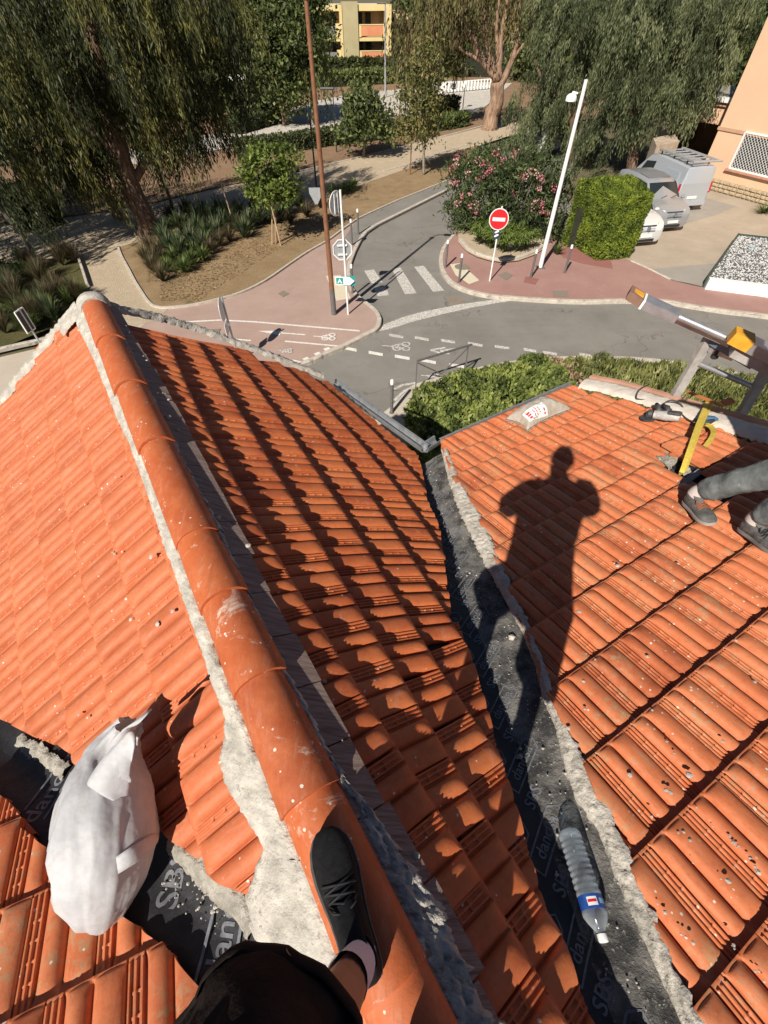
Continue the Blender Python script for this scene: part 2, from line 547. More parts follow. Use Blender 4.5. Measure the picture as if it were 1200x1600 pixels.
for v in range(1, 10):
    for k in range(-14, 12):
        u = k + (.5 if v % 2 == 0 else 0)
        a0 = v + dv(u, v); a1 = v + dv(u - 1, v)
        lift = .024 if v == 1 else (.007 if v == 2 else 0)
        p0, p1 = P_M(u, a0, lift), P_M(u - 1, a1, lift)
        xa = p1 - p0
        M = frame(xa, RH * CP - Vector((0, 0, SP)), p0)
        M = M @ Matrix.Translation((0, -LEN_T, 0))
        spec('M', jitter(M), cuts_M)
s_l = [.205, .495, .775, 1.065, 1.37, 1.68]
for i, s in enumerate(s_l):
    for k in range(-14, 12):
        t = (k + (.5 if i % 2 else .1)) * W_T
        M = frame(RA, -RH * CP - Vector((0, 0, SP)), P_L(t, s)) @ Matrix.Translation((0, -LEN_T, 0))
        spec('L', jitter(M), cuts_L)
HOLE = [hit(PR, 1052, 724), hit(PR, 1085, 745), hit(PR, 1118, 722)]
for v in range(-6, 9):
    for k in range(-6, 24):
        u = k + (.5 if v % 2 else 0)
        p = O_R + A2 * (u * W_T) - B2 * (v * E_R)
        M = frame(A2, B2, p) @ Matrix.Translation((0, -LEN_T, 0))
        c = M @ Vector((W_T / 2, LEN_T * .62, 0))
        if any((c - hp).length < .15 for hp in HOLE): continue
        spec('R', jitter(M, .005 if v > -4 else .008, .003), cuts_R)
for v in range(-2, 3):
    for k in range(-4, 6):
        u = k + (.5 if v % 2 == 0 else 0) - .5
        p = O_D + AD * (u * W_T) - BD * (v * .335)
        M = frame(AD, BD, p) @ Matrix.Translation((0, -LEN_T, 0))
        spec('D', jitter(M), cuts_D)

SPECS.sort(key=lambda s: -s['w'])
house = thing('roofed_house', 'house under our feet with orange clay tiled gable, two valleys and a low wing roof', 'house', (0.6, -1.6, 0))

# decks under the tiles
def deck(pl, pts_xy, drop):
    n = Vector((-pl[1], -pl[2], 1)).normalized()
    top = [Vector((x, y, zpl(pl, x, y))) - n * drop for x, y in pts_xy]
    return MB().prism(top, -n * .09)
rid = lambda t, d: tuple((R0 + RA * t + RH * d)[:2])
VM2 = [(p.x - .035, p.y) for p in V_M[1:]]
slope_M = deck(PM, [rid(2.30, .0)] + [(p.x * .97 - .02, p.y - .06) for p in VERGE_M[1:-1]] + VM2 + [rid(-4.0, .0)], .062).obj('roof_slope', deck_m, house)
slope_L = deck(PL, [rid(-4.0, .0)] + [(p.x + .03, p.y + .03) for p in reversed(V_L)] + [rid(2.36, -1.9), rid(2.36, .0)], .062).obj('roof_slope', deck_m, house)
VR2 = [(p.x + .03, p.y) for p in V_R[1:]]
eR = O_R - B2 * (-6 * E_R)
slope_R = deck(PR, VR2 + [(6.6, -2.6), (6.6, 1.2)] + [(p.x - .02, p.y - .05) for p in reversed(VERGE_R[1:-1])], .062).obj('roof_slope', deck_m, house)
slope_D = deck(PD, [(p.x - .02, p.y - .04) for p in reversed(V_D)] + [(-3.2, -1.2), (-.2, -2.2), (.6, -2.2)], .062).obj('roof_slope', deck_m, house)
SLOPES = {'M': (slope_M, terra_M), 'L': (slope_L, terra_L), 'R': (slope_R, terra_R), 'D': (slope_D, terra_R)}

TILE_ME = {}
for k, (o, m) in SLOPES.items():
    TILE_ME[k] = raw_mesh('tile', TV, TF, m, smooth=True)
    TILE_ME[k].set_sharp_from_angle(angle=rad(55))

def cut_tile(M, cuts, m):
    bm = bmesh.new()
    vs = [bm.verts.new(M @ Vector(p)) for p in TV]
    for f in TF:
        try: bm.faces.new([vs[i] for i in f])
        except ValueError: pass
    nz = (M.to_3x3() @ Vector((0, 0, 1)))
    for p, n in cuts:
        jn = (n + Vector((random.uniform(-.05, .05), random.uniform(-.05, .05), 0))).normalized()
        cc = M @ Vector((W_T / 2, LEN_T / 2, 0)); co = cc - n * ((cc - p).dot(n) - random.uniform(-.006, .006))
        r = bmesh.ops.bisect_plane(bm, geom=bm.verts[:] + bm.edges[:] + bm.faces[:], dist=1e-6, plane_co=co, plane_no=jn)
        bmesh.ops.delete(bm, geom=[v for v in bm.verts if (v.co - co).dot(jn) > 2e-5], context='VERTS')
        ed = [e for e in bm.edges if all(abs((v.co - co).dot(jn)) < 3e-5 for v in e.verts)]
        if ed:
            x = bmesh.ops.extrude_edge_only(bm, edges=ed)
            for e in x['geom']:
                if isinstance(e, bmesh.types.BMVert): e.co -= nz * .022
    if len(bm.faces) < 12:
        bm.free(); return None
    Mi = M.inverted()
    for v in bm.verts: v.co = Mi @ v.co
    bmesh.ops.recalc_face_normals(bm, faces=bm.faces)
    # faces look up
    if sum(f.normal.z * f.calc_area() for f in bm.faces) < 0: bmesh.ops.reverse_faces(bm, faces=bm.faces)
    me = bpy.data.meshes.new('tile'); bm.to_mesh(me); bm.free()
    me.materials.append(m)
    me.polygons.foreach_set('use_smooth', [True] * len(me.polygons)); me.set_sharp_from_angle(angle=rad(50))
    return me

n_tile = 0
rest = {k: [] for k in SLOPES}
for s in SPECS:
    o, m = SLOPES[s['slope']]
    me = TILE_ME[s['slope']] if not s['cuts'] else cut_tile(s['M'], s['cuts'], m)
    if me is None: continue
    if n_tile < 292:
        t = bpy.data.objects.new('tile', me); COL.objects.link(t)
        t.matrix_basis = s['M']; t.parent = o
        n_tile += 1
    else:
        rest[s['slope']].append((me, s['M']))
for k, L in rest.items():
    if not L: continue
    VV, FF, b = [], [], 0
    bm = bmesh.new()
    for me, M in L:
        c = me.copy(); c.transform(M); bm.from_mesh(c); bpy.data.meshes.remove(c)
    me = bpy.data.meshes.new('tiles'); bm.to_mesh(me); bm.free()
    me.materials.append(SLOPES[k][1])
    o = bpy.data.objects.new('tiles', me); COL.objects.link(o); o.parent = SLOPES[k][0]; o['kind'] = 'stuff'
print('tiles', len(SPECS), n_tile)

# ---- strip of short striated tiles along the ridge (right side)
edge_px = [(205, 530), (242, 590), (272, 645), (300, 695), (325, 745), (345, 785), (370, 832), (400, 900), (425, 950), (447, 997), (472, 1032), (495, 1075), (512, 1110), (540, 1162), (560, 1207), (590, 1267), (630, 1323), (677, 1407), (720, 1483), (747, 1550), (790, 1650), (840, 1760)]
E0 = sorted(uv_M(hit(PM, *q)) for q in edge_px)
eu = np.array([e[0] for e in E0]); ev = np.array([e[1] for e in E0])
print('strip v', np.round(ev, 2))
k = -12.6
while k < 9.4:
    w = 1.0
    vv = float(np.interp(k + .5, eu, ev))
    b = MB()
    pts = [(k + .012, vv + random.uniform(-.02, .02)), (k + w - .012, vv + random.uniform(-.02, .02)), (k + w - .012, -.2), (k + .012, -.2)]
    b.prism([P_M(u, v, .040 + .014 * max(0, min(1, v))) for u, v in pts], -Vector((RH.x * SP, RH.y * SP, CP)) * .024)
    o = b.obj('top_tile', striated, house)
    k += w

sb = MB()
for i in range(26):
    f = random.random(); u_ = -12 + 21 * f ** 1.2; vv = float(np.interp(u_, eu, ev)) * random.uniform(.35, .95)
    c_ = P_M(u_, vv, .052); r_ = abs(random.gauss(0, .008)) + .003
    sb.sphere(c_, r_, 7, 4, (1, random.uniform(.6, 1.2), .35))
MORTAR_BITS = sb
# ---- half-round ridge tiles, each lapped by the next one farther out
jt = [2.08, 1.40, .72, .06, -.69, -1.07, -1.47, -1.90, -2.38, -2.80, -3.2]
ZR = H - 1.689
def half_tube(t0, t1, r0, r1, lift0, lift1, th=.014, n=14, m=7):
    b = MB(); R_o = []
    for i in range(m + 1):
        f = i / m
        t = t0 + (t1 - t0) * f; r = r0 + (r1 - r0) * f; z = ZR + lift0 + (lift1 - lift0) * f
        ring = []
        for k in range(n + 1):
            a = math.pi * (-.06 + 1.12 * k / n)
            ring.append(R0 + RA * t + RH * (r * math.cos(a)) + Vector((0, 0, z + r * .96 * math.sin(a))))
        for k in range(n, -1, -1):
            a = math.pi * (-.06 + 1.12 * k / n)
            ring.append(R0 + RA * t + RH * ((r - th) * math.cos(a)) + Vector((0, 0, z + (r - th) * .96 * math.sin(a))))
        R_o.append(ring)
    return b.loft(R_o)
for i in range(len(jt) - 1):
    t0, t1 = jt[i], jt[i + 1] 
    dx = random.uniform(-.004, .004)
    b = half_tube(t0 + .055, t1, .097, .1055 + random.uniform(-.002, .003), -.003, .003 + random.uniform(-.003, .004))
    b.v = [(x + dx, y, z) for x, y, z in b.v]
    b.obj('ridge_tile', terra_ridge, house, smooth=50)

# ---- rough mortar beds
def rough(Lp, Rp, bulge, mt, name='mortar_bed', seed=0, nx=10, step=.012, amp=.0105, jag=.020, parent=house, base=None, freq=46):
    """strip between two 3-D polylines, bulging along the upward normal"""
    Lp, Rp = [Vector(p) for p in Lp], [Vector(p) for p in Rp]
    def param(P):
        d = [0]
        for a, b in zip(P[:-1], P[1:]): d.append(d[-1] + (b - a).length)
        return d
    dl, dr = param(Lp), param(Rp)
    n = max(6, int(max(dl[-1], dr[-1]) / step))
    def at(P, d, f):
        s = f * d[-1]
        for i in range(len(P) - 1):
            if s <= d[i + 1] or i == len(P) - 2:
                return P[i].lerp(P[i + 1], (s - d[i]) / max(1e-6, d[i + 1] - d[i]))
    V, F = [], []
    for i in range(n + 1):
        f = i / n
        a, b = at(Lp, dl, f), at(Rp, dr, f)
        a2, b2 = at(Lp, dl, min(1, f + .02)), at(Rp, dr, min(1, f + .02))
        a1, b1 = at(Lp, dl, max(0, f - .02)), at(Rp, dr, max(0, f - .02))
        nn = (b - a).cross((a2 + b2) - (a1 + b1))
        if nn.length < 1e-9: nn = Vector((0, 0, 1))
        nn.normalize()
        if nn.z < 0: nn = -nn
        for k in range(nx + 1):
            g = k / nx
            p = a.lerp(b, g)
            q = p * freq + Vector((seed * 7.1, 0, 0))
            e = 4 * g * (1 - g)
            sd = (b - a).normalized()
            if k in (0, nx): p = p + sd * jag * noise.noise(q * .8 + Vector((5, 5, 5))) * 1.6
            hgt = bulge * (e ** .5) + amp * (noise.noise(q) + .6 * noise.noise(q * 2.3) + .35 * noise.noise(q * 5)) * (.35 + .65 * e)
            hgt += .0035 * math.sin(f * dl[-1] * 330 + 3 * noise.noise(q * .5)) * noise.noise(q * .35 + Vector((0, 3, 0)))
            if k in (0, nx): hgt = -.012
            V.append(p + nn * hgt)
    for i in range(n):
        for k in range(nx):
            F.append((i * (nx + 1) + k, i * (nx + 1) + k + 1, (i + 1) * (nx + 1) + k + 1, (i + 1) * (nx + 1) + k))
    V = np.array([tuple(p) for p in V]); F = np.array(F)
    o = raw_obj(name, V, F, mt, parent=parent, smooth=True)
    bm = bmesh.new(); bm.from_mesh(o.data); bmesh.ops.recalc_face_normals(bm, faces=bm.faces)
    if sum(f.normal.z for f in bm.faces) < 0: bmesh.ops.reverse_faces(bm, faces=bm.faces)
    bm.to_mesh(o.data); bm.free()
    return o

up_L = Vector((-RH.x * SP, -RH.y * SP, CP)); up_M = Vector((RH.x * SP, RH.y * SP, CP)); up_R = Vector((-PR[1], -PR[2], 1)).normalized(); up_D = Vector((-PD[1], -PD[2], 1)).normalized()
def pl_up(pl, up, pts, l): 
    return [hit((pl[0] + l / up.z, pl[1], pl[2]), *q) for q in pts]
lm = [(108, 492), (112, 512), (139, 561), (154, 599), (169, 640), (191, 685), (210, 734), (225, 775), (247, 846), (272, 910), (290, 962), (306, 1010), (322, 1060), (340, 1115), (349, 1150), (340, 1185), (347, 1225), (380, 1275), (412, 1325)]
rm = [(135, 480), (142, 505), (164, 560), (192, 625), (208, 665), (226, 706), (246, 765), (258, 800), (280, 862), (300, 925), (318, 975), (335, 1020), (352, 1065), (382, 1130), (400, 1175), (420, 1205), (428, 1235), (450, 1295), (474, 1350)]
lm = [(x * .74 + rm[i][0] * .26, y * .74 + rm[i][1] * .26) if i < 14 else (x, y) for i, (x, y) in enumerate(lm)]
rough(pl_up(PL, up_L, lm, .022), pl_up(PL, up_L, rm, .045), .012, mortar_m, seed=1)
lm2 = [(412, 1322), (398, 1352), (386, 1385), (384, 1415), (388, 1450), (415, 1500)]
rm2 = [(474, 1346), (488, 1375), (500, 1410), (515, 1455), (540, 1510), (590, 1590)]
rough(pl_up(PL, up_L, lm2, .0), pl_up(PL, up_L, rm2, .045), .016, mortar_m, seed=2, nx=18, amp=.013, jag=.03)
lr = [(160, 475), (177, 507), (200, 557), (232, 622), (257, 682), (290, 745), (325, 807), (350, 865), (372, 915), (387, 962), (402, 992), (424, 1042), (448, 1062), (466, 1100), (486, 1150), (514, 1215), (540, 1240), (560, 1280), (594, 1367), (624, 1433), (651, 1500), (697, 1593), (740, 1690)]
rr = [(172, 488), (193, 520), (218, 572), (246, 632), (276, 690), (305, 745), (338, 807), (362, 862), (384, 912), (408, 958), (424, 990), (444, 1030), (462, 1068), (484, 1105), (500, 1140), (536, 1200), (562, 1237), (582, 1262), (627, 1333), (673, 1393), (708, 1453), (735, 1520), (762, 1577), (815, 1680)]
rr = [(x * .85 + lr[i][0] * .15, y * .85 + lr[i][1] * .15) if i < 17 else (x, y) for i, (x, y) in enumerate(rr)]
rough(pl_up(PM, up_M, lr, .03), pl_up(PM, up_M, rr, .050), .012, mortar_m, seed=3, amp=.016, jag=.042)
# splashes of mortar on the near part of the left slope and on the strip
def splat(pl, up, px, py, r, l=.03, seed=0, mt=None, name='mortar_splash', parent=house):
    c = hit((pl[0] + l / up.z, pl[1], pl[2]), px, py)
    x = up.cross(Vector((0, 1, 0))).normalized(); y = up.cross(x)
    V = [c + up * r * .10]; n = 14; F = []
    for ring, (rr_, hz) in enumerate(((.6, .08), (1.0, -.25))):
        for k in range(n):
            a = 2 * math.pi * k / n
            q = r * rr_ * (1 + .45 * noise.noise(Vector((math.cos(a) * 1.6 + seed, math.sin(a) * 1.6, ring))))
            V.append(c + (x * math.cos(a) + y * math.sin(a)) * q + up * r * hz * (1 + .5 * noise.noise(Vector((seed, k, ring)))))
    for k in range(n):
        F.append((0, 1 + k, 1 + (k + 1) % n)); F.append((1 + k, 1 + n + k, 1 + n + (k + 1) % n)); F.append((1 + k, 1 + n + (k + 1) % n, 1 + (k + 1) % n))
    return (V, F)
sp = MB()
for i, (x, y, r) in enumerate([(505, 1058, .022), (520, 1050, .012), (498, 1050, .008), (482, 1098, .012), (510, 1145, .014), (525, 1170, .02), (515, 1183, .018), (508, 1135, .012), (530, 1080, .010), (575, 1122, .006), (580, 1120, .005), (690, 1325, .008), (535, 930, .006), (435, 925, .007), (343, 743, .006), (262, 595, .004), (722, 1412, .006), (793, 1545, .012), (800, 1540, .008), (790, 1520, .006)]):
    V, F = splat(PM, up_M, x, y, r, .02, i); sp.add(V, F)
sp.obj('mortar_splash', mortar_m, house, smooth=True)['kind'] = 'stuff'
MORTAR_BITS.obj('mortar_bits', mortar_m, house, smooth='all')['kind'] = 'stuff'
sp = MB()
for i, (x, y, r) in enumerate([(372, 1165, .02), (362, 1185, .014), (355, 1200, .012), (180, 745, .008), (132, 788, .007), (118, 862, .006), (203, 968, .009), (175, 863, .006), (80, 605, .004), (245, 975, .012), (235, 870, .012), (190, 862, .006), (178, 865, .008), (268, 955, .010), (122, 1117, .007), (136, 1121, .006), (352, 1215, .01), (378, 1265, .012), (365, 1240, .008)]):
    V, F = splat(PL, up_L, x, y, r, .018, i + 40); sp.add(V, F)
sp.obj('mortar_splash', mortar_m, house, smooth=True)['kind'] = 'stuff'
sp = MB()
spots = [(716, 645, .0)] + [(838, 742, .012), (800, 660, .008), (820, 820, .012), (965, 883, .014), (905, 955, .012), (930, 1030, .006), (1012, 1025, .010), (1077, 1210, .014), (912, 1064, .008), (914, 1107, .008), (888, 1137, .010), (984, 1210, .010), (1018, 1275, .006), (1041, 1234, .008), (1054, 1176, .005), (1130, 1158, .007), (1042, 1158, .006), (1019, 1109, .006), (1150, 1000, .008), (1048, 1238, .008), (870, 850, .006), (905, 650, .012), (910, 620, .008), (930, 688, .010), (860, 676, .01), (790, 700, .008), (1060, 880, .009), (960, 880, .006), (1003, 908, .004), (1180, 1065, .008), (1040, 696, .008), (1064, 694, .007)]
for i, (x, y, r) in enumerate(spots[1:]):
    V, F = splat(PR, up_R, x, y, r, .02, i + 90); sp.add(V, F)
for i in range(34):                         # trail of dried mortar along some rolls
    base = random.choice([((1110, 1350), (1175, 1425)), ((1090, 1262), (1190, 1360)), ((1140, 1475), (1195, 1530)), ((1010, 1390), (1080, 1480)), ((760, 1500), (800, 1560)), ((1060, 1300), (1130, 1400))])
    f = random.random()
    V, F = splat(PR, up_R, base[0][0] + (base[1][0] - base[0][0]) * f + random.gauss(0, 4), base[0][1] + (base[1][1] - base[0][1]) * f + random.gauss(0, 4), abs(random.gauss(.0, .0035)) + .002, .022, i + 200)
    sp.add(V, F)
sp.obj('mortar_splash', mortar_m, house, smooth=True)['kind'] = 'stuff'

# verge mortar and the round cap at the end of the ridge
def offs(pts, d): return [p + Vector(d) for p in pts]
vm = [hit(PM, *q) for q in [(158, 470), (176, 488), (240, 500), (300, 516), (372, 541), (440, 566), (506, 592)]]
out_d = RA * .10
rough(offs(vm, (0, 0, .012)), [p + out_d + Vector((0, 0, .015)) for p in vm], .035, mortar_m, seed=4, step=.02, amp=.018)
vl = [P_L(2.40, s, .0) for s in (.14, .4, .7, 1.0, 1.4, 1.9)]
rough([p + RA * -.03 + Vector((0, 0, .0)) for p in vl], [p + RA * .10 + Vector((0, 0, -.02)) for p in vl], .03, mortar_m, seed=5, step=.02, amp=.02)
capb = MB()
ec = R0 + RA * 2.06 + Vector((0, 0, ZR + .005))
rings = []
for f, r in ((0, .098), (.03, .112), (.075, .118), (.10, .116), (.12, .105), (.135, .075), (.14, .02)):
    rings.append([ec + RA * (f + .01) + RH * (r * 1.08 * math.cos(a)) + Vector((0, 0, r * math.sin(a) + .006 * noise.noise(Vector((a * 3, f * 30, 1))))) for a in [2 * math.pi * k / 22 for k in range(22)]])
capb.loft(rings)
capb.obj('ridge_end', mortar_m, house, smooth=60)
# the two mortar shoulders beside the cap
rough([P_L(2.36, s, .02) for s in (.08, .2, .34)], [P_L(2.14, s, .035) for s in (.10, .22, .36)], .02, mortar_m, seed=6)
# broken verge tile ends beyond the mortar
for i, (p, d) in enumerate([(vm[2], 0), (vm[4], 0), (vm[5], 0), (vm[6], 0)] + [(vl[2], 1), (vl[4], 1)]):
    q = p + RA * .13 + Vector((0, 0, -.01))
    R_ = frame(RA, (RH if d == 0 else -RH) * CP - Vector((0, 0, SP)), q).to_3x3()
    MB().box(q, (.07, .10, .018), R_, bev=.006).obj('verge_tile', terra_M, house)

# mortar along the verge of the low wing roof, on the right
vr = [hit(PR, *q) for q in [(903, 607), (950, 617), (1000, 632), (1060, 652), (1130, 674), (1210, 700)]]
outr = (A2 * .85 - B2 * 0.0).normalized()
b2h = Vector((-math.cos(TH2), math.sin(TH2), 0))
rough(offs(vr, (0, 0, .018)), [p + Vector((.16, .17, .02)) for p in vr], .028, mat('verge_render', (.55, .47, .40), (.68, .62, .54), 8, .95, bump=.5, bscale=60), seed=8, step=.03, amp=.009)
ct = MB()
for p, q in zip(vr[:-1], vr[1:]):
    ct.beam(p + Vector((.21, .22, .015)), q + Vector((.21, .22, .015)), .05, .03)
ct.obj('verge_coping', mat('coping_clay', (.48, .24, .16), (.58, .33, .24), 6, .9), house)

# ---- valley linings with their print
memb, t_, b_ = nt('bitumen_membrane')
v_ = obvec(t_)
f_ = noisef(t_, v_, 9.0, 5, .7)
c_ = ramp(t_, f_, [(.35, (.012, .012, .014)), (.65, (.028, .028, .032))])
b_.inputs['Roughness'].default_value = .6
t_.links.new(c_, b_.inputs['Base Color'])
bumpn(t_, b_, noisef(t_, v_, 30.0, 4), .35, .012)
memb_grit, t_, b_ = nt('bitumen_with_cement')
v_ = obvec(t_)
f_ = noisef(t_, v_, 55.0, 4, .75); g_ = noisef(t_, v_, 7.0, 4, .65)
c_ = mixc(t_, ramp(t_, g_, [(.40, 0.0), (.62, .75)]), (.040, .039, .038), (.26, .245, .22))
c_ = mixc(t_, ramp(t_, f_, [(.60, 0.0), (.66, .75)]), c_, (.46, .435, .39))
b_.inputs['Roughness'].default_value = .9
t_.links.new(c_, b_.inputs['Base Color'])
bumpn(t_, b_, f_, .9, .012)

def interp(P, f):
    n = len(P) - 1; i = min(int(f * n), n - 1)
    return P[i].lerp(P[i + 1], f * n - i)
def respace(P, n):
    d = [0]
    for a, b in zip(P[:-1], P[1:]): d.append(d[-1] + (b - a).length)
    out = []
    for k in range(n + 1):
        s = d[-1] * k / n
        for i in range(len(P) - 1):
            if s <= d[i + 1] + 1e-9 or i == len(P) - 2:
                out.append(P[i].lerp(P[i + 1], (s - d[i]) / max(1e-9, d[i + 1] - d[i]))); break
    return out
def valley(LP, lup, RP, rup, depth_l, depth_r, n=90, seed=0, mid=.45, name='valley_lining'):
    A = [p - lup * depth_l for p in LP]; B = [p - rup * depth_r for p in RP]
    A, B = respace(A, n), respace(B, n)
    V, F, MI = [], [], []
    fr = [0, .12, .25, .36, mid, .52, .6, .7, .8, .9, 1.0]
    for i in range(n + 1):
        a, b = A[i], B[i]
        for k, g in enumerate(fr):
            p = a.lerp(b, g)
            sag = -.035 * math.exp(-((g - mid) / .22) ** 2)
            w = .006 * noise.noise(Vector((p.x * 9 + seed, p.y * 9, g * 3))) + .003 * noise.noise(Vector((p.x * 40, p.y * 40, seed)))
            V.append((p.x, p.y, p.z + sag + w))
    m = len(fr)
    for i in range(n):
        for k in range(m - 1):
            F.append((i * m + k, i * m + k + 1, (i + 1) * m + k + 1, (i + 1) * m + k))
            MI.append(0 if fr[k] < mid else 1)
    return np.array(V), np.array(F), MI, A, B, fr
VMx = [p - Vector((.05, 0, 0)) for p in V_M[1:]]
VRx = [p + Vector((.05, 0, 0)) for p in V_R[1:]]
VV, FF, MI, VA, VB, fr = valley(VMx, up_M, VRx, up_R, .135, .055, seed=1, mid=.46)
lining = raw_obj('valley_lining', VV, FF, [memb, memb_grit], MI, house, smooth=True)
bm = bmesh.new(); bm.from_mesh(lining.data); bmesh.ops.recalc_face_normals(bm, faces=bm.faces)
if sum(f.normal.z for f in bm.faces) < 0: bmesh.ops.reverse_faces(bm, faces=bm.faces)
bm.to_mesh(lining.data); bm.free()
VLx = [p + Vector((.05, .04, 0)) for p in V_L]
VDx = [p - Vector((.03, .05, 0)) for p in V_D]
V2, F2, MI2, VA2, VB2, fr2 = valley(VLx, up_L, VDx, up_D, .05, .05, seed=3, mid=.5)
MI2 = [0 for _ in MI2]
lining2 = raw_obj('valley_lining', V2, F2, [memb, memb_grit], MI2, house, smooth=True)
bm = bmesh.new(); bm.from_mesh(lining2.data); bmesh.ops.recalc_face_normals(bm, faces=bm.faces)
if sum(f.normal.z for f in bm.faces) < 0: bmesh.ops.reverse_faces(bm, faces=bm.faces)
bm.to_mesh(lining2.data); bm.free()

print_ink = mat('printed_grey', (.11, .115, .13), (.20, .205, .225), 40.0, .7)
def word_mesh(txt, size):
    cu = bpy.data.curves.new('lettering', 'FONT'); cu.body = txt; cu.size = size
    cu.align_x = 'CENTER'; cu.align_y = 'CENTER'; cu.resolution_u = 3; cu.offset = size * .012
    o = bpy.data.objects.new('lettering', cu); COL.objects.link(o)
    dg = bpy.context.evaluated_depsgraph_get(); dg.update()
    me = bpy.data.meshes.new_from_object(o.evaluated_get(dg))
    bpy.data.objects.remove(o); bpy.data.curves.remove(cu)
    me.materials.clear(); me.materials.append(print_ink)
    return me
def arrow_outline(w, h, t):
    """long hexagon frame pointed at one end"""
    P = [(-w / 2, -h / 2), (w / 2 - h * .4, -h / 2), (w / 2, 0), (w / 2 - h * .4, h / 2), (-w / 2, h / 2)]
    Q = [(x * (1 - 2 * t / w), y * (1 - 2.4 * t / h)) for x, y in P]
    b = MB(); n = len(P)
    b.add([(x, y, 0) for x, y in P] + [(x, y, 0) for x, y in Q], [(k, (k + 1) % n, n + (k + 1) % n, n + k) for k in range(n)])
    me = bpy.data.meshes.new('logo_frame'); me.from_pydata(b.v, [], b.f); me.materials.append(print_ink)
    return me
W1 = word_mesh('danosa', .062); W2 = word_mesh('SBS', .068); W3 = arrow_outline(.27, .075, .006)
W1b = word_mesh('danosa', .10); W2b = word_mesh('SBS', .115); W3b = arrow_outline(.46, .125, .009)
def conform(me, M, bvh, lift):
    """copy of a flat print laid on the lining"""
    c = me.copy()
    for v in c.vertices:
        p = M @ v.co
        h = bvh.ray_cast(Vector((p.x, p.y, p.z + .3)), Vector((0, 0, -1)))
        v.co = (h[0] + Vector((0, 0, lift))) if h[0] is not None else p
    c.update()
    return c
from mathutils.bvhtree import BVHTree
def subdiv(me, cuts=2):
    bm = bmesh.new(); bm.from_mesh(me)
    bmesh.ops.triangulate(bm, faces=bm.faces)
    bmesh.ops.subdivide_edges(bm, edges=[e for e in bm.edges if e.calc_length() > .03], cuts=cuts)
    bm.to_mesh(me); bm.free(); return me
for m_ in (W1, W2, W3, W1b, W2b, W3b): subdiv(m_)
def lay(words, A, B, obj, VV, FF, rows, bd, parent):
    bv = BVHTree.FromPolygons([Vector(v) for v in VV], [tuple(f) for f in FF])
    for wi, f, g in rows:
        i = f * (len(A) - 1); j = min(int(i), len(A) - 2)
        a = A[j].lerp(A[j + 1], i - j); b = B[j].lerp(B[j + 1], i - j)
        c = a.lerp(b, g)
        M = frame(bd, Vector((0, 0, 1)).cross(bd), c)
        me = conform(words[wi], M, bv, .0022)
        if len(me.vertices) == 0: continue
        o = bpy.data.objects.new('lettering' if wi < 2 else 'logo_frame', me); COL.objects.link(o)
        o.parent = parent
rows = []
f = .02; k = 0
while f < .98:
    for col, g in enumerate((.14, .46)):
        kk = (k + col) % 2
        ff = f + .022 * col
        if kk == 0: rows.append((1, ff, g))
        else: rows += [(0, ff, g), (2, ff, g)]
    f += .036; k += 1
bd1 = (hit(PR, 790, 880) - hit(PR, 765, 918)); bd1.z = 0; bd1.normalize()
lay((W1, W2, W3), VA, VB, lining, VV, FF, rows, bd1, lining)
rows = []
for f, g, wi in [(.70, .48, 0), (.70, .48, 2), (.79, .45, 1), (.885, .42, 0), (.885, .42, 2), (.62, .5, 1), (.66, .1, 0), (.66, .1, 2), (.5, .5, 0), (.5, .5, 2)]:
    rows.append((wi, f, g))
bd2 = (hit(PD, 270, 1340) - hit(PD, 235, 1430)); bd2.z = 0; bd2.normalize()
lay((W1b, W2b, W3b), VA2, VB2, lining2, V2, F2, rows, bd2, lining2)

# mortar fillet along the right edge of the valley, cement patches left of the other one
fl = [(694, 702), (712, 748), (745, 800), (778, 880), (824, 985), (845, 1040), (858, 1090), (880, 1130), (905, 1180), (930, 1240), (955, 1290), (985, 1360), (1010, 1420), (1040, 1490), (1090, 1600), (1140, 1700)]
wd = [5, 12, 26, 20, 9, 8, 10, 14, 28, 34, 24, 26, 26, 24, 24, 28]
rough(pl_up(PR, up_R, [(x - w, y + w * .15) for (x, y), w in zip(fl, wd)], -.045), pl_up(PR, up_R, [(x + 4, y) for x, y in fl], .004), .012, mortar_m, seed=9, step=.012, amp=.011, jag=.016, nx=14)
gl = [(30, 1148), (48, 1160), (70, 1172), (90, 1188), (106, 1196)]
gr = [(34, 1172), (50, 1195), (66, 1192), (84, 1208), (104, 1222)]
rough(pl_up(PL, up_L, gl, -.012), pl_up(PL, up_L, gr, -.055), .02, mortar_grey, seed=10, step=.012, jag=.02)
gl = [(262, 1312), (300, 1335), (345, 1372), (385, 1408), (398, 1450)]
gr = [(268, 1330), (310, 1385), (342, 1420), (370, 1438), (388, 1470)]
rough(pl_up(PL, up_L, gl, -.014), pl_up(PL, up_L, gr, -.06), .012, mortar_grey, seed=11, step=.012, jag=.02)
cr = MB()                                     # crumbs of clay and mortar in the valleys
for i in range(260):
    f = random.random() ** .8; g = random.uniform(.42, .97) if random.random() < .9 else random.random() * .4
    a = interp(VA, f).lerp(interp(VB, f), g)
    r = abs(random.gauss(0, .0028)) + .0014
    if random.random() < .04: r *= 2.6
    cr.sphere(a + Vector((0, 0, r * .3 - .03 * math.exp(-((g - .4) / .22) ** 2))), r, 5, 3, (1, random.uniform(.6, 1), .7))
for i in range(120):
    x, y = random.gauss(330, 35), random.gauss(1395, 35)
    r = abs(random.gauss(0, .003)) + .0015
    cr.sphere(hit((PL[0] - .05, PL[1], PL[2]), x, y), r, 5, 3)
cr.obj('mortar_crumbs', mortar_m, house)['kind'] = 'stuff'

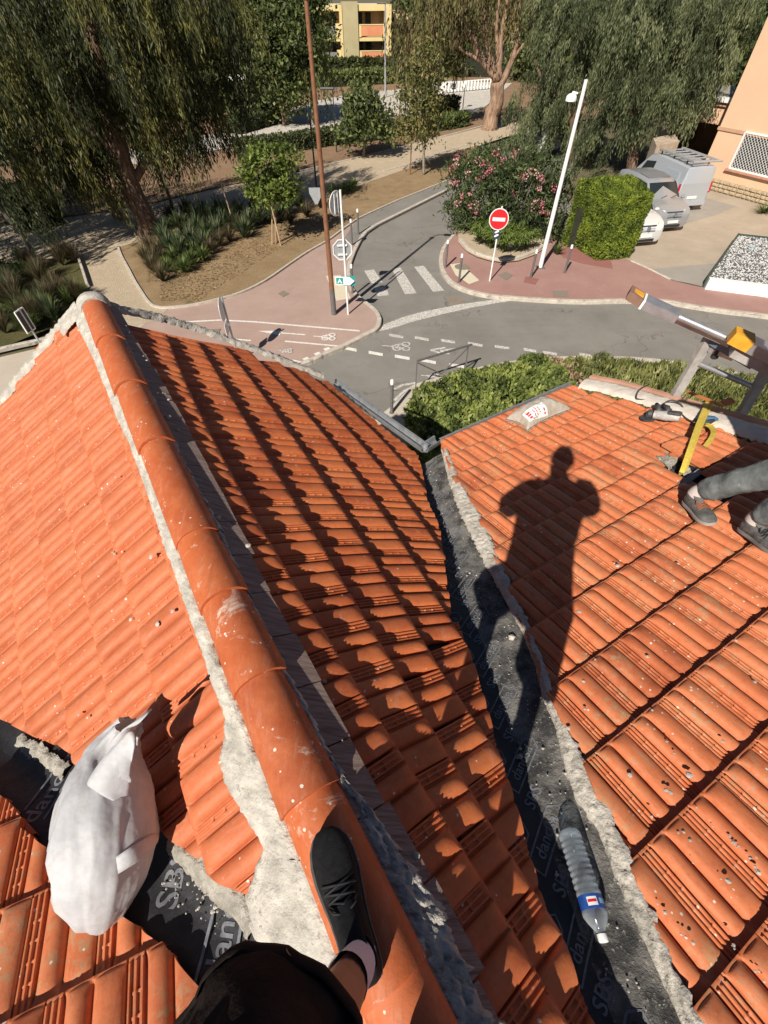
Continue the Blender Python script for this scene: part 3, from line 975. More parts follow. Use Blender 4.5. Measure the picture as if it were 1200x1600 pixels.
# ---- zinc gutter round the re-entrant corner
def gutter(a, b, out, r=.05, name='gutter'):
    g = MB(); R_ = []
    for f in (0, .25, .5, .75, 1):
        p = a.lerp(b, f); ring = []
        prof = [(-.05, .035), (-.05, .0), (-.04, -.035), (0, -.055), (.04, -.035), (.052, .0), (.052, .012), (.066, .014), (.066, .020), (.046, .018), (.044, 0), (.034, -.028), (0, -.046), (-.034, -.028), (-.043, 0), (-.043, .035)]
        for x, z in prof: ring.append(p + out * x + Vector((0, 0, z)))
        R_.append(ring)
    g.loft(R_)
    return g.obj(name, zinc, house, smooth=30)
e0 = hit((PM[0] - .03, PM[1], PM[2]), 512, 590); e1 = hit((PM[0] - .03, PM[1], PM[2]), 657, 714)
gd = (e1 - e0); gd.z = 0
ou = Vector((gd.y, -gd.x, 0)).normalized()
if ou.dot(RH) < 0: ou = -ou
e1.z = e0.z = (e0.z + e1.z) / 2
gutter(e0 + ou * .055, e1 + ou * .055, ou)
r0_ = hit((PR[0] - .04, PR[1], PR[2]), 668, 712); r1_ = hit((PR[0] - .04, PR[1], PR[2]), 696, 694)
r0_.z = r1_.z = e1.z - .01
dR = (r1_ - r0_).normalized(); oR = Vector((-dR.y, dR.x, 0))
gutter(e1 + ou * .055, e1 + ou * .055 + dR * .22 - Vector((0, 0, .01)), oR)
pe = hit(PR, 700, 688); pf = hit(PR, 905, 598)
pe.z -= .06; pf.z -= .06
gutter(pe + oR * .05, pf + oR * .05, oR)

# ---- walls of the house
def wall(pts, z0, z1, name='wall'):
    b = MB()
    for p, q in zip(pts[:-1], pts[1:]):
        p, q = Vector((p[0], p[1], 0)), Vector((q[0], q[1], 0))
        d = (q - p).normalized(); n = Vector((-d.y, d.x, 0)) * .11
        b.prism([p - n + Vector((0, 0, z0)), q - n + Vector((0, 0, z0)), q - n + Vector((0, 0, z1)), p - n + Vector((0, 0, z1))], n * 2)
    return b.obj(name, render_wall, house)
ge = [R0 + RA * 2.12 + RH * d for d in (-1.75, 1.7)]
# gable end, closed up to the slopes
g0, g1 = R0 + RA * 2.15 + RH * -1.72, R0 + RA * 2.15 + RH * 1.72
apex = R0 + RA * 2.15 + Vector((0, 0, Z_R - .18))
zz = Z_R - .18 - 1.72 * TP
MB().prism([Vector((g0.x, g0.y, 0)), Vector((g1.x, g1.y, 0)), Vector((g1.x, g1.y, zz)), apex, Vector((g0.x, g0.y, zz))], -RA * .22).obj('gable_wall', render_wall, house)
c1 = R0 + RH * 1.60 + RA * 1.2
wall([(g1 - RA * .24)[:2], (.22, 3.0)], 0, H - 3.36)
wall([(.22, 2.95), (2.55, 4.25)], 0, H - 3.22)
wall([(2.6, 4.2), (5.4, -.6)], 0, H - 3.25)
wall([(g0 - RA * .24)[:2], tuple((R0 + RA * -1.5 + RH * -1.72)[:2])], 0, zz - .05)
# ------------------------------------------------------------------ ground, street, pavements
def poly(name, px, z, m, kind='structure', parent=None):
    P = [G(x, y, z) if not isinstance(x, tuple) else Vector((x[0], x[1], z)) for x, y in px]
    bm = bmesh.new()
    f = bm.faces.new([bm.verts.new(p) for p in P])
    bm.normal_update()
    if f.normal.z < 0: f.normal_flip()
    bmesh.ops.triangulate(bm, faces=bm.faces)
    me = bpy.data.meshes.new(name); bm.to_mesh(me); bm.free(); me.materials.append(m)
    o = bpy.data.objects.new(name, me); COL.objects.link(o)
    if kind: o['kind'] = kind
    return adopt(o, parent)

def earth_mat(name, a, b, c, s=1.2, grass=None, ga=.5):
    m, t, bs = nt(name)
    bs.inputs['Roughness'].default_value = .97
    bs.inputs['Specular IOR Level'].default_value = .15
    v = obvec(t)
    f = noisef(t, v, s, 6, .68); g = noisef(t, v, 24.0, 5, .75); h = noisef(t, v, 90.0, 3, .7)
    col = ramp(t, f, [(.32, a), (.66, b)])
    col = mixc(t, ramp(t, g, [(.48, 0.0), (.72, .8)]), col, c)
    col = mixc(t, ramp(t, h, [(.35, .6), (.55, 0.0)]), col, [q * .45 for q in a])
    if grass:
        k = noisef(t, v, .8, 5, .7)
        col = mixc(t, ramp(t, k, [(ga, 0.0), (ga + .12, .85)]), col, grass)
    t.links.new(col, bs.inputs['Base Color'])
    bumpn(t, bs, g, .9, .05)
    return m

soil = earth_mat('dry_bed', (.27, .18, .095), (.39, .275, .155), (.48, .36, .215), grass=(.10, .10, .045), ga=.60)
bark_soil = earth_mat('bark_soil', (.25, .155, .095), (.34, .22, .135), (.42, .30, .19))
grass_soil = earth_mat('dry_grass', (.075, .08, .03), (.14, .125, .05), (.24, .19, .09))
sandm = earth_mat('sand_path', (.50, .395, .27), (.60, .49, .35), (.65, .55, .42), s=2.5)
courtm = earth_mat('pale_grit', (.54, .49, .42), (.66, .61, .54), (.70, .66, .60), s=1.0)
far_m = earth_mat('far_ground', (.12, .11, .06), (.20, .17, .10), (.25, .22, .14), s=.2)

asph, t_, b_ = nt('asphalt')
v_ = obvec(t_)
f1 = noisef(t_, v_, .55, 6, .65); f2 = noisef(t_, v_, 160.0, 3, .8); f3 = noisef(t_, obvec(t_, False, (.5, 3.0, 1)), 1.0, 5, .7)
c_ = ramp(t_, f1, [(.32, (.185, .172, .15)), (.68, (.26, .242, .212))])
c_ = mixc(t_, ramp(t_, f3, [(.5, 0.0), (.8, .35)]), c_, (.30, .28, .245))
c_ = mixc(t_, ramp(t_, f2, [(.3, .65), (.5, 0.0)]), c_, (.06, .056, .05))
c_ = mixc(t_, ramp(t_, f2, [(.58, 0.0), (.75, .6)]), c_, (.33, .31, .28))
sp_ = noisef(t_, v_, 3.3, 4, .6)
c_ = mixc(t_, ramp(t_, sp_, [(.70, 0.0), (.74, .5)]), c_, (.07, .065, .06))
vc_ = N(t_, 'ShaderNodeTexVoronoi', i_Scale=.42); vc_.feature = 'DISTANCE_TO_EDGE'
dn_ = N(t_, 'ShaderNodeVectorMath', operation='ADD'); nz_ = N(t_, 'ShaderNodeTexNoise', i_Scale=1.8, i_Detail=5.0); t_.links.new(v_, nz_.inputs['Vector']); t_.links.new(v_, dn_.inputs[0]); t_.links.new(nz_.outputs['Color'], dn_.inputs[1]); t_.links.new(dn_.outputs[0], vc_.inputs['Vector'])
ck_ = N(t_, 'ShaderNodeMath', operation='MULTIPLY'); t_.links.new(ramp(t_, vc_.outputs['Distance'], [(.0, 1.0), (.012, 0.0)]), ck_.inputs[0]); t_.links.new(ramp(t_, noisef(t_, v_, .35, 3), [(.5, 0.0), (.6, .7)]), ck_.inputs[1])
c_ = mixc(t_, ck_.outputs[0], c_, (.06, .056, .05))
st_ = noisef(t_, v_, 1.1, 4, .55)
c_ = mixc(t_, ramp(t_, st_, [(.62, 0.0), (.70, .28)]), c_, (.09, .085, .078))
t_.links.new(c_, b_.inputs['Base Color']); b_.inputs['Roughness'].default_value = .88
bumpn(t_, b_, f2, .35, .006)

def pave_mat(name, a, b, stain):
    m, t, bs = nt(name)
    v = obvec(t)
    f = noisef(t, v, .7, 6, .7); g = noisef(t, v, 140.0, 3, .8); h = noisef(t, v, 2.4, 6, .72)
    col = ramp(t, f, [(.3, a), (.7, b)])
    col = mixc(t, ramp(t, h, [(.55, 0.0), (.75, .45)]), col, stain)
    col = mixc(t, ramp(t, g, [(.3, .5), (.5, 0.0)]), col, [q * .5 for q in a])
    t.links.new(col, bs.inputs['Base Color']); bs.inputs['Roughness'].default_value = .93
    bumpn(t, bs, g, .3, .005)
    return m
pink = pave_mat('pink_asphalt', (.36, .245, .20), (.44, .31, .26), (.30, .225, .19))
redp = pave_mat('red_asphalt', (.32, .175, .145), (.38, .225, .19), (.42, .30, .25))
redp2 = pave_mat('red_asphalt_fresh', (.27, .105, .088), (.31, .135, .115), (.20, .08, .07))
beige = pave_mat('beige_paving', (.46, .39, .31), (.54, .47, .38), (.40, .34, .27))
conc = pave_mat('yard_concrete', (.36, .295, .22), (.45, .375, .29), (.27, .22, .17))
conc2 = pave_mat('yard_concrete_grey', (.29, .265, .23), (.35, .32, .28), (.24, .22, .19))
kerbm = mat('kerb_stone', (.40, .355, .29), (.55, .495, .42), 6.0, .93, bump=.5, bscale=70, c3=(.27, .235, .2), s3=5)
white_p = mat('road_paint', (.62, .59, .53), (.78, .75, .69), 9.0, .8, c3=(.33, .31, .27), s3=16, t3=.60)
white_worn = mat('road_paint_worn', (.50, .47, .42), (.66, .63, .57), 9.0, .85, c3=(.22, .205, .185), s3=22, t3=.52)
cream_p = mat('cream_slab', (.60, .53, .38), (.68, .61, .46), 12.0, .85, c3=(.5, .44, .33), s3=90, t3=.55)
lidm = mat('iron_lid', (.20, .165, .13), (.27, .225, .18), 30, .75, bump=.6, bscale=80)

GZ = .11
base = MB().add([(-900, -400, -.03), (900, -400, -.03), (900, 1500, -.03), (-900, 1500, -.03)], [(0, 1, 2, 3)]).obj('ground', far_m)
base['kind'] = 'structure'
poly('road', [(100, 800), (230, 640), (420, 560), (540, 430), (560, 370), (600, 330), (700, 280), (780, 240), (850, 226), (905, 235), (880, 300), (900, 330), (1300, 430), (1330, 640), (900, 700), (640, 790)], 0.0, asph)
K_L = [(712, 288), (698, 297), (660, 316), (624, 334), (592, 350), (574, 362), (564, 376), (556, 392), (550, 408), (547, 424), (550, 446), (560, 460), (576, 473), (590, 485), (596, 496), (595, 506), (590, 514), (580, 520), (560, 530), (536, 542), (512, 552), (492, 562), (470, 571), (420, 596), (350, 630), (240, 690)]
K_B = [(712, 276), (700, 282), (640, 306), (620, 314), (600, 323), (580, 332), (556, 344), (533, 360), (510, 377), (480, 394), (450, 414), (412, 440), (375, 458), (337, 469), (300, 477), (262, 481), (244, 479), (233, 470), (223, 455), (214, 441), (203, 420), (193, 402), (187, 386)]
poly('pavement', K_L + [(60, 800), (-160, 760), (-160, 640), (120, 600), (170, 545), (215, 508), (262, 484)] + [q for q in reversed(K_B[:15])], GZ, pink)
poly('beige_pavement', [(-170, 596), (0, 558), (90, 537), (150, 528), (200, 512), (240, 496), (175, 545), (122, 602), (-170, 690)], GZ + .004, beige)
poly('side_path', [(-170, 690), (122, 602), (118, 660), (-170, 800)], GZ + .002, beige)
PARKZ = .12
bed1 = [q for q in K_B] + [(232, 372), (262, 345), (300, 338), (380, 332), (455, 322), (520, 306), (580, 283), (640, 262), (700, 240), (748, 226)]
poly('dirt_path', [(244, 500), (262, 483), (233, 472), (214, 443), (187, 386), (232, 372), (262, 346), (380, 334), (520, 308), (640, 264), (748, 228), (790, 214), (828, 205), (800, 186), (760, 197), (700, 212), (640, 226), (560, 246), (480, 266), (350, 292), (240, 318), (165, 332), (60, 345), (-170, 372), (-170, 420), (0, 412), (120, 400), (141, 448), (120, 500), (150, 530), (205, 512)], PARKZ - .004, sandm)
poly('planting_bed', bed1, PARKZ + .01, soil)
poly('planting_bed', [(-200, 420), (0, 414), (118, 402), (126, 404), (141, 449), (112, 500), (40, 528), (0, 545), (-200, 592)], PARKZ + .01, grass_soil)
poly('planting_bed', [(-200, 366), (60, 343), (165, 330), (240, 316), (350, 290), (480, 264), (560, 244), (640, 224), (700, 210), (768, 194), (812, 190), (806, 176), (780, 178), (756, 180), (715, 188), (690, 190), (640, 200), (560, 214), (480, 230), (300, 246), (0, 280), (-200, 300)], PARKZ + .008, bark_soil)
poly('court', [(180, 262), (300, 240), (380, 228), (430, 224), (520, 214), (640, 193), (690, 186), (735, 180), (760, 165), (800, 130), (700, 126), (640, 138), (560, 145), (480, 160), (420, 188), (340, 208), (180, 236)], PARKZ + .004, courtm)
poly('side_street_pavement', [(698, 297.5), (660, 316.5), (624, 334.5), (592, 350.5), (574, 362.5), (564, 376), (558, 388), (538, 372), (556, 345.5), (580, 333), (600, 324), (620, 315), (640, 307), (700, 283)], GZ + .003, asph)
park = poly('park_ground', [((-120, 30), 0), ((-14, 23), 0), ((-7, 26), 0), ((9, 46), 0), ((16, 50), 0), ((60, 70), 0), ((120, 160), 0), ((-160, 160), 0)], PARKZ - .03, bark_soil)
# right side
K_R = [(712, 360), (701, 372), (690, 388), (686, 405), (689, 422), (700, 438), (717, 449), (740, 457), (772, 463), (810, 466), (872, 470), (922, 471), (960, 470), (1000, 470), (1040, 471), (1080, 478), (1140, 487), (1200, 494), (1330, 516)]
poly('red_pavement', K_R + [(1330, 482), (1200, 466), (1098, 449), (1050, 438), (992, 411), (960, 395), (900, 380), (835, 360), (740, 350)], GZ, redp)
poly('red_patch', [(868, 388), (905, 384), (955, 408), (958, 420), (910, 412), (880, 402)], GZ + .004, redp2)
poly('yard', [(960, 413), (992, 411), (1050, 437), (1098, 448), (1200, 466), (1350, 490), (1350, 330), (1200, 318), (1085, 290), (1040, 262), (985, 290), (930, 330), (900, 390)], GZ - .005, conc)
poly('yard_patch', [(1020, 420), (1110, 412), (1160, 412), (1098, 447), (1052, 438)], GZ + .002, conc2)
poly('yard_strip', [(1092, 306), (1150, 322), (1120, 335), (1060, 352), (1055, 345)], GZ + .002, conc2)
# near side, under the hedge
K_N = [(470, 770), (540, 700), (590, 652), (612, 634), (632, 614), (648, 600), (700, 586), (760, 571), (830, 560), (920, 556), (1020, 560), (1120, 575), (1230, 600), (1340, 640)]
poly('near_pavement', K_N + [(1340, 900), (1000, 980), (600, 1000), (440, 900)], GZ, beige)

def kerb(px, z0=-.03, z1=GZ + .012, w=.15, side=1, name='kerb'):
    P = [G(x, y, GZ) for x, y in px]
    b = MB(); n = len(P); rings = []
    for i in range(n):
        d = (P[min(i + 1, n - 1)] - P[max(i - 1, 0)]); d.z = 0; d.normalize()
        nn = Vector((d.y, -d.x, 0)) * side
        p, q = P[i], P[i] + nn * w
        rings.append([Vector((p.x, p.y, z0)), Vector((p.x, p.y, z1 - .015)), p * 0 + Vector((p.x + nn.x * .015, p.y + nn.y * .015, z1)), Vector((q.x, q.y, z1)), Vector((q.x, q.y, z0))])
    b.loft(rings)
    o = b.obj(name, kerbm); o['kind'] = 'structure'
    return o
def smooth_px(px, k=3):
    out = []
    for i in range(len(px) - 1):
        p0, p1, p2, p3 = px[max(i - 1, 0)], px[i], px[i + 1], px[min(i + 2, len(px) - 1)]
        for j in range(k):
            t = j / k
            out.append(tuple(.5 * ((2 * p1[a]) + (-p0[a] + p2[a]) * t + (2 * p0[a] - 5 * p1[a] + 4 * p2[a] - p3[a]) * t * t + (-p0[a] + 3 * p1[a] - 3 * p2[a] + p3[a]) * t ** 3) for a in (0, 1)))
    return out + [px[-1]]
kerb(smooth_px(K_L), side=1)
kerb(smooth_px(K_R), side=-1)
kerb(smooth_px(K_N), side=1)
kerb(smooth_px(K_B), z0=.05, z1=GZ + .07, w=.10, side=-1)
kerb(smooth_px([(125, 402), (133, 424), (141, 449)]), z0=.05, z1=GZ + .16, w=.10, side=1)
kerb(smooth_px([(-170, 592), (0, 548), (70, 532), (105, 520)]), z0=.05, z1=GZ + .06, w=.12, side=-1)
kerb(smooth_px([(600, 268), (640, 257), (700, 236), (748, 222)]), z0=.05, z1=GZ + .05, w=.10, side=-1)
kerb(smooth_px([(470, 268), (560, 247), (640, 227), (700, 212), (760, 196)]), z0=.05, z1=GZ + .06, w=.10, side=-1)
kerb(smooth_px([(1046, 437), (1010, 419), (985, 408)]), z0=.05, z1=GZ + .02, w=.1, side=1)

# ---- paint: each mark is a thin sheet lying on its surface
def mark(px, z, m, name='road_marking'):
    return poly(name, px, z, m)
RZ = .005; PZ = GZ + .006
mark([(569, 423), (584, 421), (598, 441), (581, 443)], RZ, white_worn, 'crossing_stripe')
mark([(584, 450), (602, 447), (608, 461), (590, 463)], RZ, white_worn, 'crossing_stripe')
mark([(612, 420), (626, 418), (651, 458), (633, 460)], RZ, white_worn, 'crossing_stripe')
mark([(647, 417), (662, 415), (694, 454), (677, 456)], RZ, white_worn, 'crossing_stripe')
mark([(590, 518), (600, 507), (625, 497), (660, 487), (720, 475), (780, 467), (818, 467), (785, 472), (740, 480), (690, 491), (640, 504), (610, 514)], RZ, white_worn, 'stop_line')
for q in [(608, 521, 630, 525), (648, 525, 670, 529), (689, 529.5, 711, 533), (731, 534, 754, 538), (773, 539, 796, 542), (818, 543.5, 838, 547), (848, 548, 870, 551.5), (905, 551, 930, 555)]:
    mark([(q[0], q[1]), (q[2], q[3]), (q[2], q[3] + 4), (q[0], q[1] + 4)], RZ, white_worn, 'lane_dash')
for q in [(537, 541, 557, 545), (576, 548, 598, 552), (617, 554, 640, 558), (658, 560, 681, 564.5), (702, 567, 725, 571)]:
    mark([(q[0], q[1]), (q[2], q[3]), (q[2], q[3] + 4.5), (q[0], q[1] + 4.5)], RZ, white_p, 'lane_dash')
def strokes(segs, w, z, m, name):
    b = MB()
    for (x0, y0, x1, y1) in segs:
        p, q = G(x0, y0, z), G(x1, y1, z)
        d = (q - p).normalized(); n = Vector((-d.y, d.x, 0)) * w / 2
        b.add([p - n, q - n, q + n, p + n], [(0, 1, 2, 3)])
        z += .0007
    o = b.obj(name, m); o['kind'] = 'structure'
    return o
strokes([(673, 547, 696, 543), (673, 547, 692, 553)], .09, RZ, white_worn, 'chevron_marking')
strokes([(688, 548, 718, 544), (688, 548, 702, 553)], .09, RZ, white_worn, 'chevron_marking')
strokes([(628, 602, 650, 598), (628, 602, 616, 608)], .09, RZ, white_worn, 'chevron_marking')
strokes([(616, 626, 630, 612), (630, 612, 640, 607)], .09, RZ, white_worn, 'chevron_marking')
def bike(cx, cy, sx, sy, z, m):
    """bicycle symbol from strokes and two rings, measured on the photograph"""
    seg = [(-.9, -.1, -.35, .0), (-.35, 0, .0, .25), (0, .25, .5, .35), (-.35, 0, .15, -.3), (.15, -.3, .0, .25), (.15, -.3, .55, -.2)]
    for ox_, oy_ in ((-.0, .28), (.55, .3), (.55, -.28)):
        for k in range(8):
            a0, a1 = 2 * math.pi * k / 8, 2 * math.pi * (k + 1) / 8
            seg.append((ox_ + .24 * math.cos(a0), oy_ + .26 * math.sin(a0), ox_ + .24 * math.cos(a1), oy_ + .26 * math.sin(a1)))
    return strokes([(cx + a * sx, cy + b * sy, cx + c * sx, cy + d * sy) for a, b, c, d in seg], .05, z, m, 'bicycle_marking')
bike(620, 541, 26, 12, RZ, white_worn)
bike(508, 526, 20, 10, PZ, white_p)
bike(445, 548, 14, 6, PZ, white_worn)
bike(672, 587, 16, 5, RZ, white_worn)
strokes([(288, 503, 345, 500)], .09, PZ, white_p, 'lane_line')
strokes([(345, 500, 400, 503), (400, 503, 562, 517)], .09, PZ, white_p, 'lane_line')
strokes([(366, 530, 392, 532)], .08, PZ, white_p, 'lane_line')
strokes([(445, 533, 531, 541)], .08, PZ, white_p, 'lane_line')
strokes([(425, 556, 470, 566)], .09, PZ, white_p, 'lane_line')
mark([(403, 517), (441, 516.5), (437, 524)], PZ, white_p, 'arrow_marking')
strokes([(438, 520, 477, 523)], .07, PZ, white_p, 'arrow_marking')
for x, y in ((505, 545), (490, 552.5), (472, 560.5)):
    mark([(x, y), (x + 8, y - 3), (x + 13, y + 1), (x + 6, y + 5)], PZ, white_p, 'square_marking')
mark([(509, 431), (532, 430), (548, 466), (526, 470)], PZ, cream_p, 'tactile_slab')
mark([(703, 413), (719, 411), (749, 438), (733, 444), (712, 430)], PZ, cream_p, 'tactile_slab')
def lid(px, rx, z, name='manhole_cover'):
    c = G(px[0], px[1], z)
    o = MB().disc(c, rx, (0, 0, 1), 28, .012).disc(c + Vector((0, 0, .007)), rx * .82, (0, 0, 1), 28, .004).obj(name, lidm)
    tag(o, {'manhole_cover': 'round iron manhole cover in the road in front of the crosswalk'}.get(name, None), 'manhole cover')
    return o
lid((712, 469), .34, .003)
l2 = lid((722, 417), .30, GZ + .010, 'manhole_cover'); l2['label'] = 'round iron lid set in the cream slab beside the no-entry corner'; l2['category'] = 'lid'
def hatch(px, label, m=lidm, name='service_hatch'):
    P = [G(x, y, GZ + .008) for x, y in px]
    o = MB().prism(P, (0, 0, .008)).obj(name, m)
    return tag(o, label, 'service hatch')
hatch([(778, 430), (790, 425), (802, 430), (791, 438)], 'small square hatch in the red pavement right of the no-entry sign')
hatch([(864, 454), (888, 455), (888, 464), (864, 463)], 'speckled rectangular drain hatch at the kerb of the red pavement')
hatch([(821, 432), (842, 436), (836, 445), (818, 441)], 'dark red patched hatch at the foot of the bollard by the white lamp post', redp2)
hatch([(434, 459), (443, 454), (452, 459), (442, 464)], 'grey square hatch in the pink pavement near the planting bed')
hatch([(326, 515), (345, 514), (342, 520), (324, 521)], 'flat hatch by the cycle lane line close to the gable')
# ------------------------------------------------------------------ foliage helpers
def leaf_quads(C, D, Nn, Ln, Wd):
    """diamond-shaped leaves: centres C, long axes D, side axes from normals Nn"""
    S = np.cross(D, Nn); S /= np.linalg.norm(S, axis=1, keepdims=True) + 1e-9
    a = C - D * (Ln * .5)[:, None]; b = C + S * (Wd * .5)[:, None] - D * (Ln * .05)[:, None]
    c = C + D * (Ln * .5)[:, None]; d = C - S * (Wd * .5)[:, None] - D * (Ln * .05)[:, None]
    V = np.stack([a, b, c, d], 1).reshape(-1, 3)
    F = np.arange(len(V)).reshape(-1, 4)
    return V, F
def runit(n):
    v = rng.normal(size=(n, 3)); return v / np.linalg.norm(v, axis=1, keepdims=True)
def shell_points(n, c, r, inner=.45, top=0.0):
    u = runit(n); k = inner + (1 - inner) * rng.random(n) ** .6
    return np.array(c) + u * np.array(r) * k[:, None], u
def crown_cloud(blobs, nclump, per, leaf, wid, spread, up=.3, hang=0.0, gap=.25, nmat=3):
    """leaf clumps through several ellipsoids; returns V, F, material index"""
    vol = np.array([b[1][0] * b[1][1] * b[1][2] for b in blobs]) ** .7; vol /= vol.sum()
    Vs, Fs, Ms, off = [], [], [], 0
    for (c, r), f in zip(blobs, vol):
        m = max(4, int(nclump * f))
        P, U = shell_points(m, c, r, .35)
        keep = np.array([noise.noise(Vector(p) * (1.6 / max(.5, min(r)))) > -gap for p in P])
        P, U = P[keep], U[keep]; m = len(P)
        if m == 0: continue
        sz = spread * (.6 + .8 * rng.random(m))
        idx = np.repeat(np.arange(m), per)
        Q = P[idx] + rng.normal(size=(len(idx), 3)) * sz[idx][:, None] * np.array([1, 1, .7])
        D = runit(len(idx)) + U[idx] * .5 + np.array([0, 0, up - hang * 2.0]); D /= np.linalg.norm(D, axis=1, keepdims=True)
        Nn = runit(len(idx)) + U[idx] * .9 + np.array([0, 0, .5])
        L = leaf * (.6 + .8 * rng.random(len(idx))); Wd = wid * (.6 + .8 * rng.random(len(idx)))
        V, F = leaf_quads(Q, D, Nn, L, Wd)
        Vs.append(V); Fs.append(F + off); off += len(V)
        Ms.append(np.repeat(rng.integers(0, nmat, m), per))
    return np.concatenate(Vs), np.concatenate(Fs), np.concatenate(Ms)
def weeping_cloud(blobs, nbranch, nstr, slen, leaf, wid, nmat=3, sway=(0, 0), step=.16, gap=.2, dens=1.0, tuft=.22):
    """branch ends spread through the blobs, each with a curtain of hanging strands"""
    vol = np.array([b[1][0] * b[1][1] * b[1][2] for b in blobs]) ** .67; vol /= vol.sum()
    Cs, Ds, Ls, Ws, Ms = [], [], [], [], []
    for (c, r), f in zip(blobs, vol):
        m = max(6, int(nbranch * f))
        P, U = shell_points(m, c, r, .5)
        keep = np.array([noise.noise(Vector(p) * (1.3 / max(.6, min(r)))) > -gap for p in P])
        P, U = P[keep], U[keep]; m = len(P)
        mi = rng.integers(0, nmat, m)
        # each bough runs outward and droops
        for i in range(m):
            out = U[i] * np.array([1, 1, .2]) + rng.normal(size=3) * .35
            out /= np.linalg.norm(out) + 1e-6
            bl = (.5 + .8 * rng.random()) * slen * .7
            ts = rng.random(nstr)
            base = P[i] + out * (ts * bl)[:, None] + np.array([0, 0, -1.0]) * (ts ** 2 * bl * .35)[:, None] + rng.normal(size=(nstr, 3)) * tuft * slen * .5
            ln = slen * (.45 + .75 * rng.random(nstr)) * (.55 + .45 * rng.random())
            k = np.maximum(3, (ln / step * dens)).astype(int)
            for s in range(nstr):
                t = (np.arange(k[s]) + rng.random(k[s])) / k[s]
                dr = rng.normal(size=2) * .18 + np.array(sway) + out[:2] * .22
                q = base[s] + np.stack([dr[0] * t * ln[s] * (1 - .5 * t), dr[1] * t * ln[s] * (1 - .5 * t), -t * ln[s]], 1)
                q += rng.normal(size=q.shape) * .035 * slen
                Cs.append(q)
                d = np.tile(np.array([dr[0] * .6, dr[1] * .6, -1.0]), (len(q), 1)) + rng.normal(size=q.shape) * .28
                Ds.append(d / np.linalg.norm(d, axis=1, keepdims=True))
                Ms.append(np.full(len(q), mi[i]))
    C = np.concatenate(Cs); D = np.concatenate(Ds); M = np.concatenate(Ms); n = len(C)
    Nn = runit(n) + np.array([0, -.3, .3])
    V, F = leaf_quads(C, D, Nn, leaf * (.6 + .8 * rng.random(n)), wid * (.6 + .8 * rng.random(n)))
    return V, F, M
bark_brown = mat('bark_brown', (.11, .06, .04), (.26, .17, .115), 5.0, .95, bump=1.0, bscale=14, bdist=.05, stretch=(1.6, 1.6, .35))
bark_pale = mat('bark_pale', (.15, .085, .055), (.40, .27, .18), 5.0, .93, bump=.9, bscale=12, bdist=.05, stretch=(1.6, 1.6, .35))
bark_grey = mat('bark_grey', (.15, .12, .09), (.30, .25, .20), 6.0, .95, bump=.8, bscale=20, bdist=.03, stretch=(1.6, 1.6, .4))
G_dark = [leafmat('needles_dark', (.018, .025, .009), (.07, .08, .024)), leafmat('needles_olive', (.045, .05, .016), (.19, .18, .05)), leafmat('needles_deep', (.014, .020, .009), (.055, .064, .02))]
G_grey = [leafmat('grey_green', (.065, .085, .036), (.175, .20, .092)), leafmat('grey_green_pale', (.10, .12, .055), (.24, .26, .13)), leafmat('grey_green_deep', (.03, .042, .018), (.105, .125, .055))]
G_mid = [leafmat('leaf_mid', (.05, .075, .024), (.16, .19, .06)), leafmat('leaf_mid_pale', (.085, .115, .035), (.23, .26, .085)), leafmat('leaf_mid_deep', (.026, .042, .015), (.095, .12, .036))]
G_fresh = [leafmat('leaf_fresh', (.07, .11, .018), (.20, .26, .05)), leafmat('leaf_fresh_pale', (.12, .16, .03), (.28, .33, .08)), leafmat('leaf_fresh_deep', (.035, .06, .012), (.11, .15, .03))]
G_yell = [leafmat('leaf_yellowish', (.10, .105, .03), (.25, .24, .075)), leafmat('leaf_tan', (.16, .13, .05), (.32, .27, .11)), leafmat('leaf_olive', (.055, .065, .02), (.16, .17, .05))]
G_rust = [leafmat('leaf_rust', (.06, .045, .02), (.17, .13, .06)), leafmat('leaf_rust_green', (.07, .075, .028), (.19, .18, .065)), leafmat('leaf_rust_pale', (.14, .115, .045), (.30, .25, .10))]

def limb(b, pts, r0, r1, n=9, wob=.12):
    pts = [Vector(p) for p in pts]
    out = []
    for i in range(len(pts) - 1):
        for k in range(4):
            t = k / 4; p0, p1, p2, p3 = pts[max(i - 1, 0)], pts[i], pts[i + 1], pts[min(i + 2, len(pts) - 1)]
            out.append(.5 * ((2 * p1) + (p2 - p0) * t + (2 * p0 - 5 * p1 + 4 * p2 - p3) * t * t + (3 * p1 - p0 - 3 * p2 + p3) * t ** 3))
    out.append(pts[-1]); m = len(out)
    for i in range(1, m): out[i] = out[i] + Vector((noise.noise(out[i] * 1.1), noise.noise(out[i] * 1.1 + Vector((9, 0, 0))), 0)) * wob * r0 * 2
    b.tube(out, [r0 + (r1 - r0) * (i / (m - 1)) ** .8 for i in range(m)], n, True, jit=.06)
def blobs_px(P, L):
    """(px, py, rx, ry[, depth radius factor]) measured at the distance of P -> world ellipsoids"""
    out = []
    for q in L:
        dd = q[5] if len(q) > 5 else 0.0
        Pq = Vector((P[0], P[1], 0)); Pq = Pq * (1 + dd / Pq.length)
        c = AT(q[0], q[1], Pq); k = depth(c) / FPX
        out.append((tuple(c), (q[2] * k, q[2] * k * (q[4] if len(q) > 4 else 1.0), q[3] * k)))
    return out
def trunk_pts(P, L):
    return [AT(x, y, P) for x, y in L]
def make_tree(name, label, P, trunk, crown, bark, leaves, cat='tree', group=None):
    r = thing(name, label, cat, (P[0], P[1], 0.1), group)
    b = MB()
    for pts, r0, r1 in trunk: limb(b, pts, r0, r1)
    b.obj('trunk', bark, r, smooth='all')
    V, F, Mi = crown
    raw_obj('crown', V, F, leaves, Mi, r)
    print(name, len(F))
    return r

